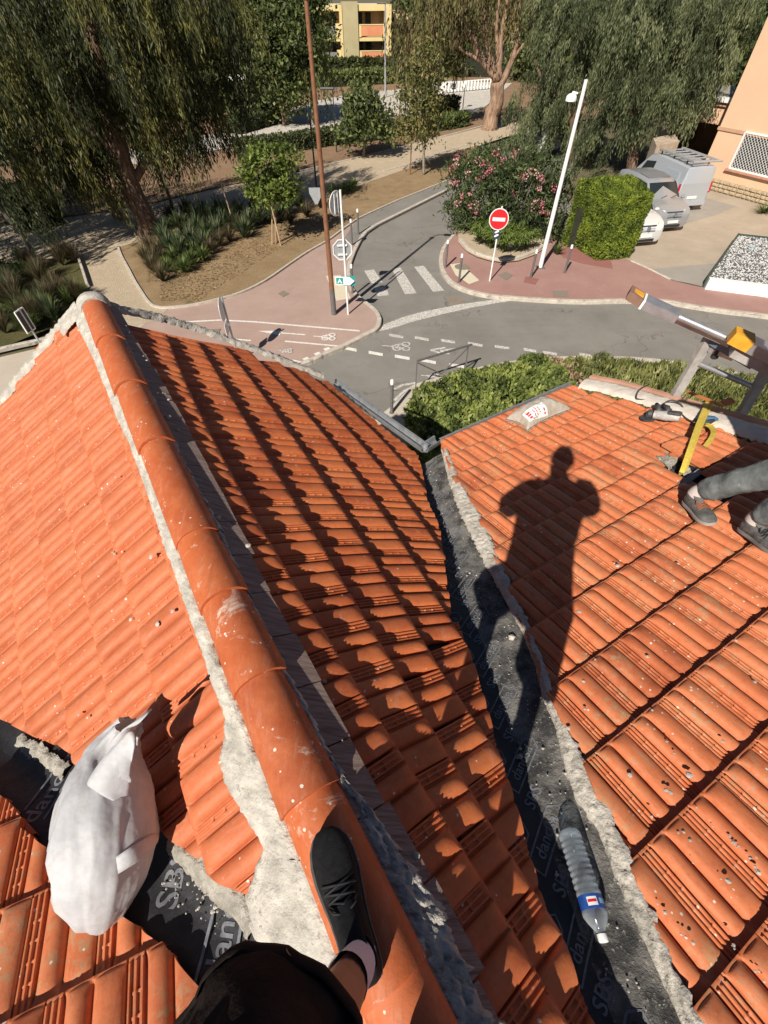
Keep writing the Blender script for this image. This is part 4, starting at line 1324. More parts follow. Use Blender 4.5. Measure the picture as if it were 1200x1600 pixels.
# ---- the big weeping tree on the left
P1 = G(232, 366, .1)
T = lambda L, P=P1: trunk_pts(P, L)
cr1 = blobs_px(P1, [(120, 50, 165, 120, .8), (250, 50, 110, 110, .8), (90, 180, 100, 70, .8), (30, 130, 100, 120, .8), (310, 120, 52, 90, .7), (215, -60, 170, 90, .9), (60, 225, 65, 45, .7), (215, 150, 60, 50, .6), (130, 262, 40, 22, .6), (300, 205, 40, 28, .6)])
V1 = weeping_cloud(cr1, 620, 26, 1.35, .24, .045, sway=(.08, 0), step=.13, gap=.22)
make_tree('weeping_tree', 'huge dark weeping tree with a thick brown leaning trunk beside the sandy path', P1,
          [(T([(236, 372), (222, 330), (196, 270), (172, 190), (150, 90), (140, -40)]), .50, .26), (T([(205, 290), (235, 240), (275, 160), (300, 60)]), .20, .06), (T([(190, 250), (130, 190), (80, 110), (40, 40)]), .20, .06),
           (T([(180, 220), (215, 150), (230, 60)]), .17, .06), (T([(160, 120), (80, 60), (60, -20)]), .15, .05), (T([(242, 378), (230, 352)]), .66, .46)], V1, bark_brown, G_dark)
P1b = G(172, 345, .1)
make_tree('leaning_tree', 'pale leaning trunk half hidden behind the thick weeping tree', P1b, [(trunk_pts(P1b, [(190, 345), (172, 318), (150, 285), (130, 230)]), .26, .14)],
          weeping_cloud(blobs_px(P1b, [(120, 150, 70, 60, .8)]), 60, 14, 1.3, .24, .045), bark_pale, G_dark)
P1c = G(52, 402, .1)
make_tree('leaning_sapling', 'thin grey leaning stem at the left edge in front of the shady path', P1c, [(trunk_pts(P1c, [(56, 404), (30, 362), (4, 330), (-30, 290)]), .11, .07)],
          weeping_cloud(blobs_px(P1c, [(10, 325, 40, 45, .7), (-40, 250, 60, 60, .8)]), 70, 14, 1.1, .2, .04), bark_grey, G_grey)
P1d = G(272, 332, .1)
make_tree('slender_tree', 'slender dark stem right of the thick weeping trunk', P1d, [(trunk_pts(P1d, [(272, 334), (262, 300), (248, 265), (240, 200)]), .09, .06)],
          weeping_cloud(blobs_px(P1d, [(245, 225, 40, 30, .8)]), 40, 12, 1.2, .22, .04), bark_brown, G_dark)

# a tree standing left of the picture; its shade lies on the sandy path
P0_ = Vector((-22.5, 16.0, .1))
make_tree('weeping_tree', 'weeping tree standing left of the picture that shades the sandy path', P0_, [([P0_, P0_ + Vector((.3, .2, 3)), P0_ + Vector((.2, .6, 8))], .45, .2)],
          weeping_cloud([((-22.3, 16.6, 8.2), (5.2, 5.2, 3.2)), ((-19.5, 19.0, 7.5), (3.6, 3.6, 2.6)), ((-24.5, 20.5, 8.0), (4, 4, 3)), ((-17.2, 16.2, 6.8), (2.6, 2.6, 2.0))], 420, 20, 1.5, .34, .075, step=.2), bark_brown, G_dark)

# ---- park trees
def broad(label, base, trunk, crown, n, per, leaf, wid, spread, leaves, bark, r0, name='park_tree', gap=.2, hang=0.0, z=.1):
    P = G(base[0], base[1], z)
    return make_tree(name, label, P, [(trunk_pts(P, t), a, b) for t, a, b in trunk], crown_cloud(blobs_px(P, crown), n, per, leaf, wid, spread, gap=gap, hang=hang), bark, leaves)
broad('tall dark green tree between the weeping tree and the brown lamp post', (442, 196), [([(446, 200), (440, 150), (436, 90), (430, 20)], .24, .12), ([(440, 150), (470, 100), (490, 50)], .12, .04), ([(438, 130), (400, 90), (380, 40)], .12, .04)],
      [(430, 60, 70, 75), (400, 20, 60, 60), (470, 40, 50, 60), (440, 130, 48, 40), (390, 90, 42, 50)], 900, 34, .30, .17, .42, G_mid, bark_brown, .3, gap=.12)
P = G(492, 196, .1)
make_tree('willow_tree', 'light green hanging willow in front of the yellow apartment building', P, [(trunk_pts(P, [(489, 205), (488, 150), (484, 90), (480, 20)]), .2, .07)],
          weeping_cloud(blobs_px(P, [(478, 50, 26, 44, .9), (484, 105, 20, 36, .9), (468, 15, 30, 40, .9), (496, 80, 14, 30, .9)]), 120, 14, 1.5, .26, .08, step=.2, gap=.15), bark_grey, [G_yell[2], G_mid[1], G_fresh[2]])
broad('small round tree on the planted strip before the pale court', (568, 246), [([(568, 247), (569, 225), (566, 195), (565, 160)], .10, .05), ([(567, 205), (590, 185), (600, 170)], .05, .02), ([(567, 210), (545, 190), (535, 175)], .05, .02)],
      [(562, 180, 34, 34), (585, 172, 26, 22), (545, 205, 24, 18), (590, 205, 26, 18), (562, 150, 26, 16)], 330, 20, .26, .15, .28, G_mid, bark_grey, .1, gap=.1)
broad('thin yellowing tree beside a wooden stake on the path edge', (661, 274), [([(662, 275), (662, 240), (664, 215), (660, 180), (660, 120)], .085, .03), ([(663, 220), (645, 200), (635, 185)], .04, .015), ([(663, 215), (680, 195), (688, 180)], .04, .015)],
      [(655, 190, 32, 30, .9), (640, 165, 22, 30, .9), (672, 175, 24, 34, .9), (660, 130, 32, 38, .9), (668, 95, 28, 28, .9), (640, 205, 22, 14, .9)], 330, 20, .20, .10, .26, G_yell, bark_grey, .1, gap=.12, hang=.15)
broad('young bright green tree tied to two pale stakes in the bed', (431, 382), [([(432, 384), (430, 340), (424, 315), (420, 280), (415, 245)], .055, .025), ([(425, 320), (440, 290), (450, 262)], .03, .012), ([(424, 315), (402, 290), (392, 270)], .03, .012)],
      [(418, 262, 34, 30, .9), (440, 245, 20, 18, .9), (398, 275, 22, 26, .9), (425, 300, 36, 20, .9), (445, 290, 22, 20, .9), (405, 245, 18, 14, .9), (458, 240, 10, 10, .9)], 300, 22, .15, .09, .17, G_fresh, bark_pale, .06, gap=.14)
# big many-stemmed eucalyptus
PE = G(768, 203, .1)
TE = lambda L: trunk_pts(PE, L)
make_tree('eucalyptus_tree', 'big eucalyptus with peeling brown stems forking low, at the bend of the sandy path', PE,
          [(TE([(766, 206), (768, 180), (776, 160), (778, 128)]), .62, .5), (TE([(778, 125), (752, 90), (738, 60), (722, 30), (712, -20)]), .30, .14), (TE([(776, 122), (764, 80), (758, 30), (752, -30)]), .26, .13),
           (TE([(778, 120), (782, 70), (790, 20), (796, -30)]), .26, .13), (TE([(778, 140), (796, 105), (806, 70), (812, 0)]), .28, .12), (TE([(782, 125), (776, 60), (780, -10)]), .2, .1), (TE([(756, 98), (722, 78), (690, 50), (665, 10)]), .14, .05), (TE([(764, 212), (768, 196)]), .9, .58),
           (TE([(800, 95), (830, 50), (850, 10)]), .12, .05)],
          weeping_cloud(blobs_px(PE, [(668, 25, 46, 40, .8), (720, 0, 50, 30, .8), (655, 65, 30, 28, .8), (760, -25, 70, 30, .8), (700, 55, 26, 18, .7), (648, 100, 18, 16, .7), (840, -10, 50, 30, .8)]), 300, 16, 1.7, .30, .08, step=.2, gap=.10), bark_pale, G_rust)
# the two grey-green weeping pepper trees on the right
PP = G(880, 250, .1)
TPp = lambda L: trunk_pts(PP, L)
V8 = weeping_cloud(blobs_px(PP, [(925, 40, 66, 60, .8), (868, 95, 40, 40, .8), (930, 125, 66, 50, .8), (828, 165, 40, 20, .7), (880, 195, 50, 28, .7), (890, 0, 50, 40, .8), (970, 40, 50, 66, .8), (862, 150, 40, 26, .7)]), 430, 36, 1.5, .22, .045, step=.12, gap=.0, tuft=.12)
make_tree('pepper_tree', 'grey green weeping tree whose hanging twigs reach the oleander bush', PP, [(TPp([(890, 285), (894, 220), (900, 140), (905, 40)]), .34, .16), (TPp([(896, 200), (850, 130), (830, 80)]), .15, .05), (TPp([(898, 180), (950, 110), (970, 60)]), .15, .05)], V8, bark_brown, G_grey)
PQ = G(985, 275, .1)
TQ = lambda L: trunk_pts(PQ, L)
V9 = weeping_cloud(blobs_px(PQ, [(1035, 50, 70, 66, .8), (1070, 100, 50, 46, .8), (1005, 130, 50, 46, .8), (1110, 20, 60, 46, .8), (1070, 135, 36, 28, .7), (970, 185, 34, 36, .7), (1140, -15, 60, 40, .8), (1020, -10, 70, 40, .8)]), 430, 36, 1.5, .22, .045, step=.12, gap=.0, tuft=.12)
make_tree('pepper_tree', 'grey green weeping tree hanging over the silver cars beside the peach building', PQ, [(TQ([(985, 300), (990, 230), (1000, 150), (1020, 40)]), .36, .16), (TQ([(994, 200), (1050, 120), (1080, 60)]), .16, .05)], V9, bark_brown, G_grey)
# backdrop trees far behind, each one on its own
far_list = [(-60, 150, 60, 70, 60), (10, 120, 50, 70, 66), (300, 120, 48, 70, 74), (345, 95, 40, 60, 84), (365, 60, 40, 60, 96), (640, 60, 34, 50, 90), (690, 90, 36, 45, 82), (720, 50, 40, 60, 100), (850, 80, 44, 60, 78), (930, 70, 50, 60, 72), (1010, 60, 50, 60, 70), (1090, 60, 60, 60, 66), (1180, 60, 60, 60, 64), (1160, 130, 40, 30, 58), (440, 40, 40, 50, 110), (790, 30, 40, 50, 96), (200, 60, 60, 70, 90), (100, 40, 60, 80, 95)]
for i, (x, y, rx, ry, dist) in enumerate(far_list):
    d = ray(x, y); k = dist / math.hypot(d[0], d[1]); P = Vector((d[0] * k, d[1] * k, 0))
    c = AT(x, y, P); kk = depth(c) / FPX
    bl = [(tuple(c), (rx * kk, rx * kk * .8, ry * kk)), (tuple(c + Vector((rx * kk * .5, .5, -ry * kk * .5))), (rx * kk * .6, rx * kk * .6, ry * kk * .5)), (tuple(c + Vector((-rx * kk * .5, .3, ry * kk * .2))), (rx * kk * .6, rx * kk * .6, ry * kk * .6)), ((c.x, c.y, max(1.2, c.z - ry * kk * .9)), (rx * kk * .8, rx * kk * .7, max(1.0, ry * kk * .55)))]
    nm = ['dark leafy tree far behind the park', 'mid green broad tree in the far row behind the park', 'olive green tree in the far row behind the park'][i % 3]
    FT = make_tree('background_tree', nm, P, [([(P.x, P.y, 0), (P.x + .2, P.y, 2.2), (c.x, c.y, max(2.6, c.z))], .22, .1)],
              crown_cloud(bl, 420, 16, .55, .34, .8, gap=.3), bark_grey, [G_mid, [G_mid[0], G_mid[2], G_dark[1]], [G_rust[1], G_mid[2], G_mid[0]]][i % 3], group='trees in the far row behind the park'); FT['px'] = float(x)

for kind in ('dark leafy tree far behind the park', 'mid green broad tree in the far row behind the park', 'olive green tree in the far row behind the park'):
    for i, o in enumerate(sorted([o for o in COL.objects if o.get('label') == kind], key=lambda o: o['px'])): o['label'] = kind + ', ' + 'first second third fourth fifth sixth seventh'.split()[i] + ' from the left'
for o in COL.objects:
    if 'px' in o: del o['px']
# ---- hedges and bushes
def hedge_cloud(foot, z0, z1, n, leaf, wid, rough_=.08, nm=3, up=.4, side_in=.10, slope=None):
    """leaves over the top and the sides of a footprint (plan polygon)"""
    P = np.array([[p[0], p[1]] for p in foot]); m = len(P)
    A = P; B = np.roll(P, -1, 0)
    L = np.linalg.norm(B - A, axis=1); per = L.sum()
    area = abs(np.sum(A[:, 0] * B[:, 1] - A[:, 1] * B[:, 0])) / 2
    sgn = np.sign(np.sum(A[:, 0] * B[:, 1] - A[:, 1] * B[:, 0]))
    nt_ = int(n * area / (area + per * (z1 - z0))); ns = n - nt_
    # sides
    e = rng.choice(m, ns, p=L / per); t = rng.random(ns)
    Q = A[e] + (B[e] - A[e]) * t[:, None]
    d = (B[e] - A[e]) / (L[e][:, None] + 1e-9); out = np.stack([d[:, 1], -d[:, 0]], 1) * sgn
    z = z0 + (z1 - z0) * rng.random(ns) ** .8
    S = np.stack([Q[:, 0], Q[:, 1], z], 1); U = np.stack([out[:, 0], out[:, 1], np.full(ns, .15)], 1)
    # top: rejection sampling
    lo, hi = P.min(0), P.max(0); T_ = []
    while len(T_) < nt_:
        q = lo + (hi - lo) * rng.random((nt_ * 3, 2))
        ins = np.zeros(len(q), bool)
        for i in range(m):
            a, b = A[i], B[i]
            c = ((a[1] > q[:, 1]) != (b[1] > q[:, 1])) & (q[:, 0] < (b[0] - a[0]) * (q[:, 1] - a[1]) / (b[1] - a[1] + 1e-12) + a[0])
            ins ^= c
        T_ += list(q[ins])
    T_ = np.array(T_[:nt_]); Z = np.full(nt_, z1)
    TT = np.stack([T_[:, 0], T_[:, 1], Z], 1); UT = np.tile([0, 0, 1.0], (nt_, 1))
    C = np.concatenate([S, TT]); U = np.concatenate([U, UT]); n = len(C)
    w = np.array([noise.noise(Vector(c) * 1.9) + .5 * noise.noise(Vector(c) * 5.0) for c in C])
    C = C + U * (w * rough_ * 2)[:, None] - U * (rng.random(n) ** 2 * side_in * 1.6)[:, None]
    D = runit(n) + U * .7 + np.array([0, 0, up]); D /= np.linalg.norm(D, axis=1, keepdims=True)
    Nn = U * 1.0 + runit(n) * .8
    if slope is not None:
        m0 = P.mean(0); C[:, 2] += ((C[:, 0] - m0[0]) * slope[0] + (C[:, 1] - m0[1]) * slope[1]) * np.clip((C[:, 2] - z0) / (z1 - z0), 0, 1)
    V, F = leaf_quads(C, D, Nn, leaf * (.6 + .8 * rng.random(n)), wid * (.6 + .8 * rng.random(n)))
    cl = np.array([noise.noise(Vector(c) * 2.6 + Vector((3, 1, 7))) for c in C]) + rng.normal(size=n) * .16
    M = np.digitize(cl, np.linspace(-.22, .22, nm - 1)) if nm > 1 else np.zeros(n, int)
    return V, F, M
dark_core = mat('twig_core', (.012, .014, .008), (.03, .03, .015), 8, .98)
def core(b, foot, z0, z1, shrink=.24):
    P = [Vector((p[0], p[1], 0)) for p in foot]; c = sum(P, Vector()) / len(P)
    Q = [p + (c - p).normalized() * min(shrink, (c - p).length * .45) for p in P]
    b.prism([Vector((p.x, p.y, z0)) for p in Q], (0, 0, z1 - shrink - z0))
def hedge(name, label, foot, z0, z1, n, leaf, wid, mats, group=None, cat='hedge', **kw):
    c = sum((Vector((p[0], p[1], 0)) for p in foot), Vector()) / len(foot)
    r = thing(name, label, cat, (c.x, c.y, z0), group)
    b = MB(); core(b, foot, z0, z1 - (.62 if kw.get('slope') else 0)); b.obj('branches', dark_core, r)
    V, F, M = hedge_cloud(foot, z0, z1, n, leaf, wid, nm=len(mats), **kw)
    raw_obj('foliage', V, F, mats, M, r)
    print(name, len(F))
    return r
# cypress block, sheared
HC = [G(925, 408, GZ), G(893, 388, GZ)]
hc_top = lambda x, y: G(x, y, 2.05)
foot = [hc_top(915, 308), hc_top(905, 262), hc_top(978, 262), hc_top(1018, 312)]
b0 = [G(925, 410, GZ), G(888, 385, GZ), None, G(990, 376, GZ)]
fx = [Vector((p.x, p.y, 0)) for p in (G(930, 408, GZ), G(893, 385, GZ), G(900, 300, 2.1), G(985, 276, 2.5), G(1018, 318, 2.05))]
cy = [leafmat('cypress_bright', (.13, .175, .018), (.30, .36, .045), 3.0), leafmat('cypress_mid', (.09, .135, .015), (.22, .28, .038), 3.0), leafmat('cypress_deep', (.045, .075, .01), (.14, .18, .025), 3.0)]
hedge('clipped_cypress', 'bright green clipped cypress block in front of the white car', fx, GZ, 2.45, 34000, .11, .05, cy, rough_=.05, up=.5, side_in=.06, slope=(.0, .14))
# hedge along the street under the low roof: two lengths and a dry bit between
ht = 1.35
far_e = [G(x, y, ht) for x, y in [(636, 634), (664, 604), (700, 588), (745, 577), (800, 562), (850, 553)]]
near_e = [p + Vector((.55, -1.75, 0)) for p in reversed(far_e)]
hb = [leafmat('hedge_fresh', (.15, .19, .035), (.36, .40, .11), 3.0), leafmat('hedge_mid', (.085, .12, .025), (.24, .28, .075), 3.0), leafmat('hedge_deep', (.04, .06, .016), (.14, .175, .045), 3.0)]
hedge('street_hedge', 'broad leaved green hedge at the street corner just below the tiled eave', far_e + near_e, GZ, ht, 22000, .12, .062, hb, rough_=.10, group=None)
far_e2 = [G(x, y, ht) for x, y in [(905, 556), (960, 556), (1040, 562), (1120, 576), (1230, 604), (1330, 640)]]
near_e2 = [p + Vector((-.2, -1.8, 0)) for p in reversed(far_e2)]
hb2 = [leafmat('grassy_pale', (.19, .20, .06), (.42, .41, .17), 3.0), leafmat('grassy_mid', (.11, .13, .035), (.28, .29, .09), 3.0), leafmat('grassy_deep', (.055, .07, .02), (.17, .18, .055), 3.0)]
hedge('street_hedge', 'narrow leaved pale green hedge running behind the ladder hoist', far_e2 + near_e2, GZ, ht, 24000, .19, .032, hb2, rough_=.12, up=.9)
far_e3 = [G(x, y, ht - .1) for x, y in [(846, 556), (880, 556), (912, 557)]]
near_e3 = [p + Vector((.1, -1.7, 0)) for p in reversed(far_e3)]
hedge('dry_bush', 'brown dried stretch between the two street hedges', far_e3 + near_e3, GZ, ht - .12, 5200, .13, .055, [leafmat('dry_leaf', (.16, .09, .045), (.36, .25, .14), 3.0), leafmat('dry_leaf_pale', (.24, .16, .085), (.44, .34, .2), 3.0), hb[1]], rough_=.12)

# oleander with pink flowers, fresh clump in front, in a round kerbed planter
PO = G(800, 392, GZ)
ole = thing('oleander_bush', 'big dark oleander bush covered with pink flowers behind the no-entry sign', 'bush', (PO.x + .3, PO.y + 2.0, GZ))
PO2 = Vector((PO.x + .2, PO.y + 2.1, 0))
obl = blobs_px(PO2, [(760, 300, 52, 56, .9), (815, 310, 56, 60, .9), (790, 262, 60, 32, .9), (725, 330, 28, 34, .9), (860, 345, 34, 45, .9), (720, 285, 26, 30, .9), (865, 290, 32, 40, .9)])
V, F, M_ = crown_cloud(obl, 900, 22, .24, .055, .22, up=.6, gap=.25)
raw_obj('foliage', V, F, [leafmat('oleander_mid', (.035, .06, .02), (.12, .16, .055)), leafmat('oleander_deep', (.02, .036, .014), (.075, .10, .035)), leafmat('oleander_pale', (.06, .085, .03), (.17, .21, .08))], M_, ole)
b = MB()
for i in range(14):
    a = random.uniform(0, 6.28); b.tube([PO2 + Vector((math.cos(a) * .3, math.sin(a) * .3, GZ)), PO2 + Vector((math.cos(a) * .9, math.sin(a) * .9, 1.4)), PO2 + Vector((math.cos(a) * 1.3, math.sin(a) * 1.3, 2.4))], [.03, .022, .012], 5)
b.obj('stem', bark_grey, ole)
pinkm = [leafmat('petal_pink', (.50, .12, .16), (.72, .30, .32), 9.0, .5, .3), leafmat('petal_pale', (.62, .30, .30), (.78, .48, .45), 9.0, .5, .3)]
cl = []
for (x, y) in [(712, 258), (706, 262), (760, 268), (756, 255), (770, 262), (748, 282), (735, 300), (712, 285), (722, 310), (716, 318), (735, 322), (744, 330), (746, 320), (826, 266), (820, 275), (814, 280), (838, 272), (845, 276), (850, 282), (841, 298), (836, 312), (845, 318), (848, 330), (856, 332), (828, 322), (786, 248), (800, 244), (730, 270), (775, 240), (866, 300), (800, 300), (716, 245), (745, 246)]:
    cl.append(AT(x + random.gauss(0, 2), y + random.gauss(0, 2), PO2 * ((PO2.length - random.uniform(.9, 1.6)) / PO2.length)))
C = np.array([tuple(c) for c in cl]); idx = np.repeat(np.arange(len(C)), 26)
Q = C[idx] + rng.normal(size=(len(idx), 3)) * .075
V, F = leaf_quads(Q, runit(len(idx)), runit(len(idx)), np.full(len(idx), .07), np.full(len(idx), .06))
raw_obj('flowers', V, F, pinkm, rng.integers(0, 2, len(C))[idx], ole)
PF = G(785, 396, GZ)
fresh = thing('feathery_shrub', 'fresh green arching shrub filling the round planter under the oleander', 'shrub', (PF.x, PF.y, GZ))
Cs = []
b_c = [G(x, y, GZ) for x, y in [(748, 385), (765, 392), (785, 398), (805, 397), (820, 392), (770, 378), (800, 380), (755, 370)]]
V_, F_, o_ = [], [], 0
for c in b_c:
    n = 900
    a = rng.random(n) * 6.283; t = rng.random(n) ** .7; R_ = .55 * (.5 + .5 * rng.random(n))
    x = c.x + np.cos(a) * t * R_; y = c.y + np.sin(a) * t * R_; z = GZ + .15 + 1.1 * t * (1.35 - .8 * t) * (.6 + .5 * rng.random(n))
    D = np.stack([np.cos(a), np.sin(a), 1.1 - 2.0 * t], 1) + rng.normal(size=(n, 3)) * .3; D /= np.linalg.norm(D, axis=1, keepdims=True)
    V, F = leaf_quads(np.stack([x, y, z], 1), D, runit(n) + np.array([0, 0, .8]), .17 * (.6 + .8 * rng.random(n)), .035 * np.ones(n))
    V_.append(V); F_.append(F + o_); o_ += len(V)
raw_obj('foliage', np.concatenate(V_), np.concatenate(F_), leafmat('fern_green', (.06, .10, .018), (.20, .26, .06)), None, fresh)
kp = [(716, 378), (722, 385), (730, 393), (745, 401), (765, 407), (785, 410), (810, 407), (835, 398), (850, 388)]
pk = kerb(smooth_px(kp), z0=.05, z1=GZ + .14, w=.14, side=-1, name='planter_kerb')
poly('planter_soil', kp + [(860, 360), (760, 340), (716, 360)], GZ + .06, sandm)
# small rose-like plant at the cypress corner, pale agave
def tuft(name, label, px, h, r, n, wid, mats, z=GZ, cat='plant', group=None, droop=.5, hor=False):
    c = G(px[0], px[1], z) if not isinstance(px, Vector) else px
    a = rng.random(n) * 6.283; sp_ = .25 + .75 * rng.random(n); segs = 4
    Vs, Fs, off = [], [], 0
    L = h * (.7 + .5 * rng.random(n))
    for k in range(segs):
        t0, t1 = k / segs, (k + 1) / segs
        def pt(t):
            rr = r * sp_ * t
            zz = L * (t - droop * sp_ * t * t)
            return np.stack([c.x + np.cos(a) * rr, c.y + np.sin(a) * rr, z + zz], 1)
        p, q = pt(t0), pt(t1)
        sd = np.stack([-np.sin(a), np.cos(a), np.zeros(n)], 1)
        w0, w1 = wid * (1 - t0 ** 2) + .004, wid * (1 - t1 ** 2) + .002
        V = np.stack([p - sd * w0 / 2, p + sd * w0 / 2, q + sd * w1 / 2, q - sd * w1 / 2], 1).reshape(-1, 3)
        Vs.append(V); Fs.append(np.arange(len(V)).reshape(-1, 4) + off); off += len(V)
    M = np.tile(rng.integers(0, len(mats), n), segs)
    o = raw_obj(name, np.concatenate(Vs), np.concatenate(Fs), mats, M)
    return tag(o, label, cat, group)
strap = [leafmat('strap_blue', (.05, .075, .045), (.15, .18, .11), 2.0), leafmat('strap_green', (.045, .07, .022), (.16, .19, .06), 2.0), leafmat('strap_deep', (.025, .04, .018), (.08, .105, .04), 2.0)]
fresh_s = [leafmat('strap_fresh', (.07, .11, .03), (.20, .25, .075), 2.0), leafmat('strap_fresh_deep', (.04, .065, .02), (.13, .17, .05), 2.0)]
dryg = [leafmat('grass_dry', (.10, .075, .04), (.24, .18, .10), 2.0), leafmat('grass_brown', (.07, .045, .028), (.17, .11, .065), 2.0), strap[2]]
bedz = PARKZ + .01
ORD = 'first second third fourth fifth sixth seventh eighth ninth tenth eleventh twelfth thirteenth fourteenth fifteenth sixteenth seventeenth eighteenth nineteenth twentieth twenty-first twenty-second twenty-third twenty-fourth twenty-fifth twenty-sixth twenty-seventh twenty-eighth twenty-ninth thirtieth thirty-first thirty-second thirty-third thirty-fourth thirty-fifth thirty-sixth thirty-seventh thirty-eighth thirty-ninth fortieth'.split()
TUF = []
for i, (x, y, k) in enumerate([(262, 372, 0), (285, 362, 0), (310, 350, 0), (335, 352, 0), (352, 345, 0), (300, 385, 0), (325, 378, 0), (282, 395, 0), (365, 358, 0), (272, 410, 1), (300, 415, 1), (318, 408, 1), (290, 426, 1), (305, 400, 1), (250, 400, 2), (240, 425, 2), (345, 385, 2), (360, 378, 2), (235, 392, 2), (372, 362, 2), (255, 440, 2), (330, 398, 2), (383, 372, 0), (395, 352, 2), (415, 345, 2), (440, 345, 0), (455, 352, 2), (480, 340, 2), (270, 350, 0), (295, 340, 0), (320, 342, 0), (345, 338, 0), (375, 340, 0), (400, 335, 0), (425, 335, 0), (450, 335, 0), (470, 330, 0), (500, 325, 2), (262, 388, 0), (310, 368, 0), (330, 365, 2), (350, 360, 0), (390, 360, 0), (245, 412, 2), (230, 410, 2), (262, 425, 1), (285, 405, 0), (320, 392, 0), (340, 372, 0), (268, 398, 0), (405, 352, 0), (430, 350, 0)]):
    lab = ['strap-leaved blue green plant in the bed by the big weeping trunk', 'fresh green strap-leaved clump at the front of the bed', 'brownish tuft of dry grass in the bed by the path'][k]
    TUF.append((x, k, lab)); tuft(['strap_plant', 'strap_plant', 'grass_tuft'][k], lab, (x, y), [1.0, .75, .8][k], [.75, .65, .6][k], [110, 130, 170][k], [.06, .045, .018][k], [strap, fresh_s, dryg][k], bedz, group=['blue green strap plants in the bed', 'fresh strap plants in the bed', 'dry grass tufts in the bed'][k], droop=[.55, .75, .5][k]); TUF[-1] += (COL.objects[-1],)
for i in range(60):
    x, y = random.uniform(-60, 128), random.uniform(405, 525)
    if y > 545 - (x + 60) * .22 or (x > 100 and y > 480): continue
    k = random.choice([0, 1, 2, 2, 1])
    TUF.append((x, 10 + k, ['grey green leafy clump in the left shrub bed', 'fresh green tuft in the left shrub bed', 'brown grass tuft in the left shrub bed'][k])); tuft(['strap_plant', 'grass_tuft', 'grass_tuft'][k], ['grey green leafy clump in the left shrub bed', 'fresh green tuft in the left shrub bed', 'brown grass tuft in the left shrub bed'][k], (x, y), [.9, .7, 1.0][k], [.6, .55, .6][k], [140, 170, 200][k], [.04, .03, .016][k], [strap, fresh_s, dryg][k], bedz, group=['grey clumps of the left bed', 'fresh tufts of the left bed', 'brown tufts of the left bed'][k], droop=.5); TUF[-1] += (COL.objects[-1],)
for k in set(t[1] for t in TUF):
    for i, t in enumerate(sorted([t for t in TUF if t[1] == k], key=lambda t: t[0])): t[3]['label'] = t[2] + ', ' + ORD[i] + ' from the left'
tuft('rose_plant', 'small scraggly plant between the lamp post and the bollard', (870, 398), .55, .4, 60, .05, fresh_s, GZ)
tuft('agave', 'pale bleached agave beside the clipped cypress', (884, 378), .95, .5, 34, .11, [mat('agave_pale', (.50, .48, .40), (.66, .64, .55), 6, .8)], GZ, droop=.25)
tuft('grass_tuft', 'little green tuft at the foot of the peach wall', (1192, 333), .5, .8, 160, .03, fresh_s, GZ, droop=.7)
for x, y, w_ in [(552, 296, 'rightmost'), (545, 300, 'second from the right'), (535, 304, 'third from the right'), (520, 306, 'leftmost')]:
    tuft('fern_clump', 'small bright fern clump at the path edge by the signs, ' + w_, (x, y), .7, .7, 90, .06, fresh_s, bedz, group='fern clumps at the path edge', droop=.7)
# low clipped hedges of the park
def hedge_px(label, pts, width, z1, n, mats, leaf=.16, wid=.09, name='low_hedge', z0=.1):
    P = [G(x, y, z0) for x, y in pts]; L_, R_ = [], []
    for i, p in enumerate(P):
        d = P[min(i + 1, len(P) - 1)] - P[max(i - 1, 0)]; d.normalize(); nn = Vector((-d.y, d.x, 0)) * width / 2
        L_.append(p + nn); R_.append(p - nn)
    return hedge(name, label, L_ + R_[::-1], z0, z1, n, leaf, wid, mats)
dk = [G_mid[2], G_dark[0], G_mid[0]]
hedge_px('long low dark hedge along the near edge of the pale court', [(370, 246), (440, 238), (520, 226), (600, 216), (652, 207)], 1.3, 1.05, 9000, dk)
hedge_px('low hedge with a lighter top near the yellowing tree', [(640, 210), (700, 201), (724, 196)], 1.4, 1.0, 3500, [G_mid[0], G_fresh[2], G_mid[1]])
hedge_px('short clipped hedge left of the court, half in shade', [(362, 210), (398, 200), (428, 192)], 1.8, 1.1, 3500, dk)
hedge_px('dark clipped hedge in deep shade left of the weeping trunk', [(20, 356), (60, 348), (98, 342)], 2.2, 1.5, 5000, dk)
hedge_px('bright green hedge in front of the yellow apartment building', [(440, 140), (520, 134), (590, 130), (640, 128), (690, 126)], 2.5, 1.3, 6000, [G_fresh[2], G_mid[1], G_mid[0]], .35, .22)
hedge_px('tall dark shrub row at the foot of the apartment building', [(500, 112), (560, 111), (620, 110), (690, 109)], 3.0, 1.4, 6000, dk, .5, .3)
hedge_px('grey green bushes at the corner of the apartment building', [(618, 128), (650, 126), (680, 128)], 4.0, 1.8, 3500, [G_grey[0], G_grey[2], G_mid[0]], .45, .25)
hedge_px('small round dark bush behind the yellowing tree', [(680, 192), (692, 187), (700, 184)], 2.2, 1.6, 2000, dk, .2, .1)
hedge_px('grey green flowering bush by the white posters', [(372, 186), (395, 182), (425, 178)], 3.0, 1.6, 3000, [G_grey[1], G_grey[0], G_yell[2]], .3, .12)
hedge_px('far hedge closing the park on the left', [(-150, 250), (60, 215), (240, 190), (360, 170)], 2.5, 2.6, 7000, dk, .45, .28)
hedge_px('far hedge behind the eucalyptus', [(720, 118), (800, 118), (900, 122), (1000, 130)], 3.0, 2.8, 6000, dk, .5, .3)
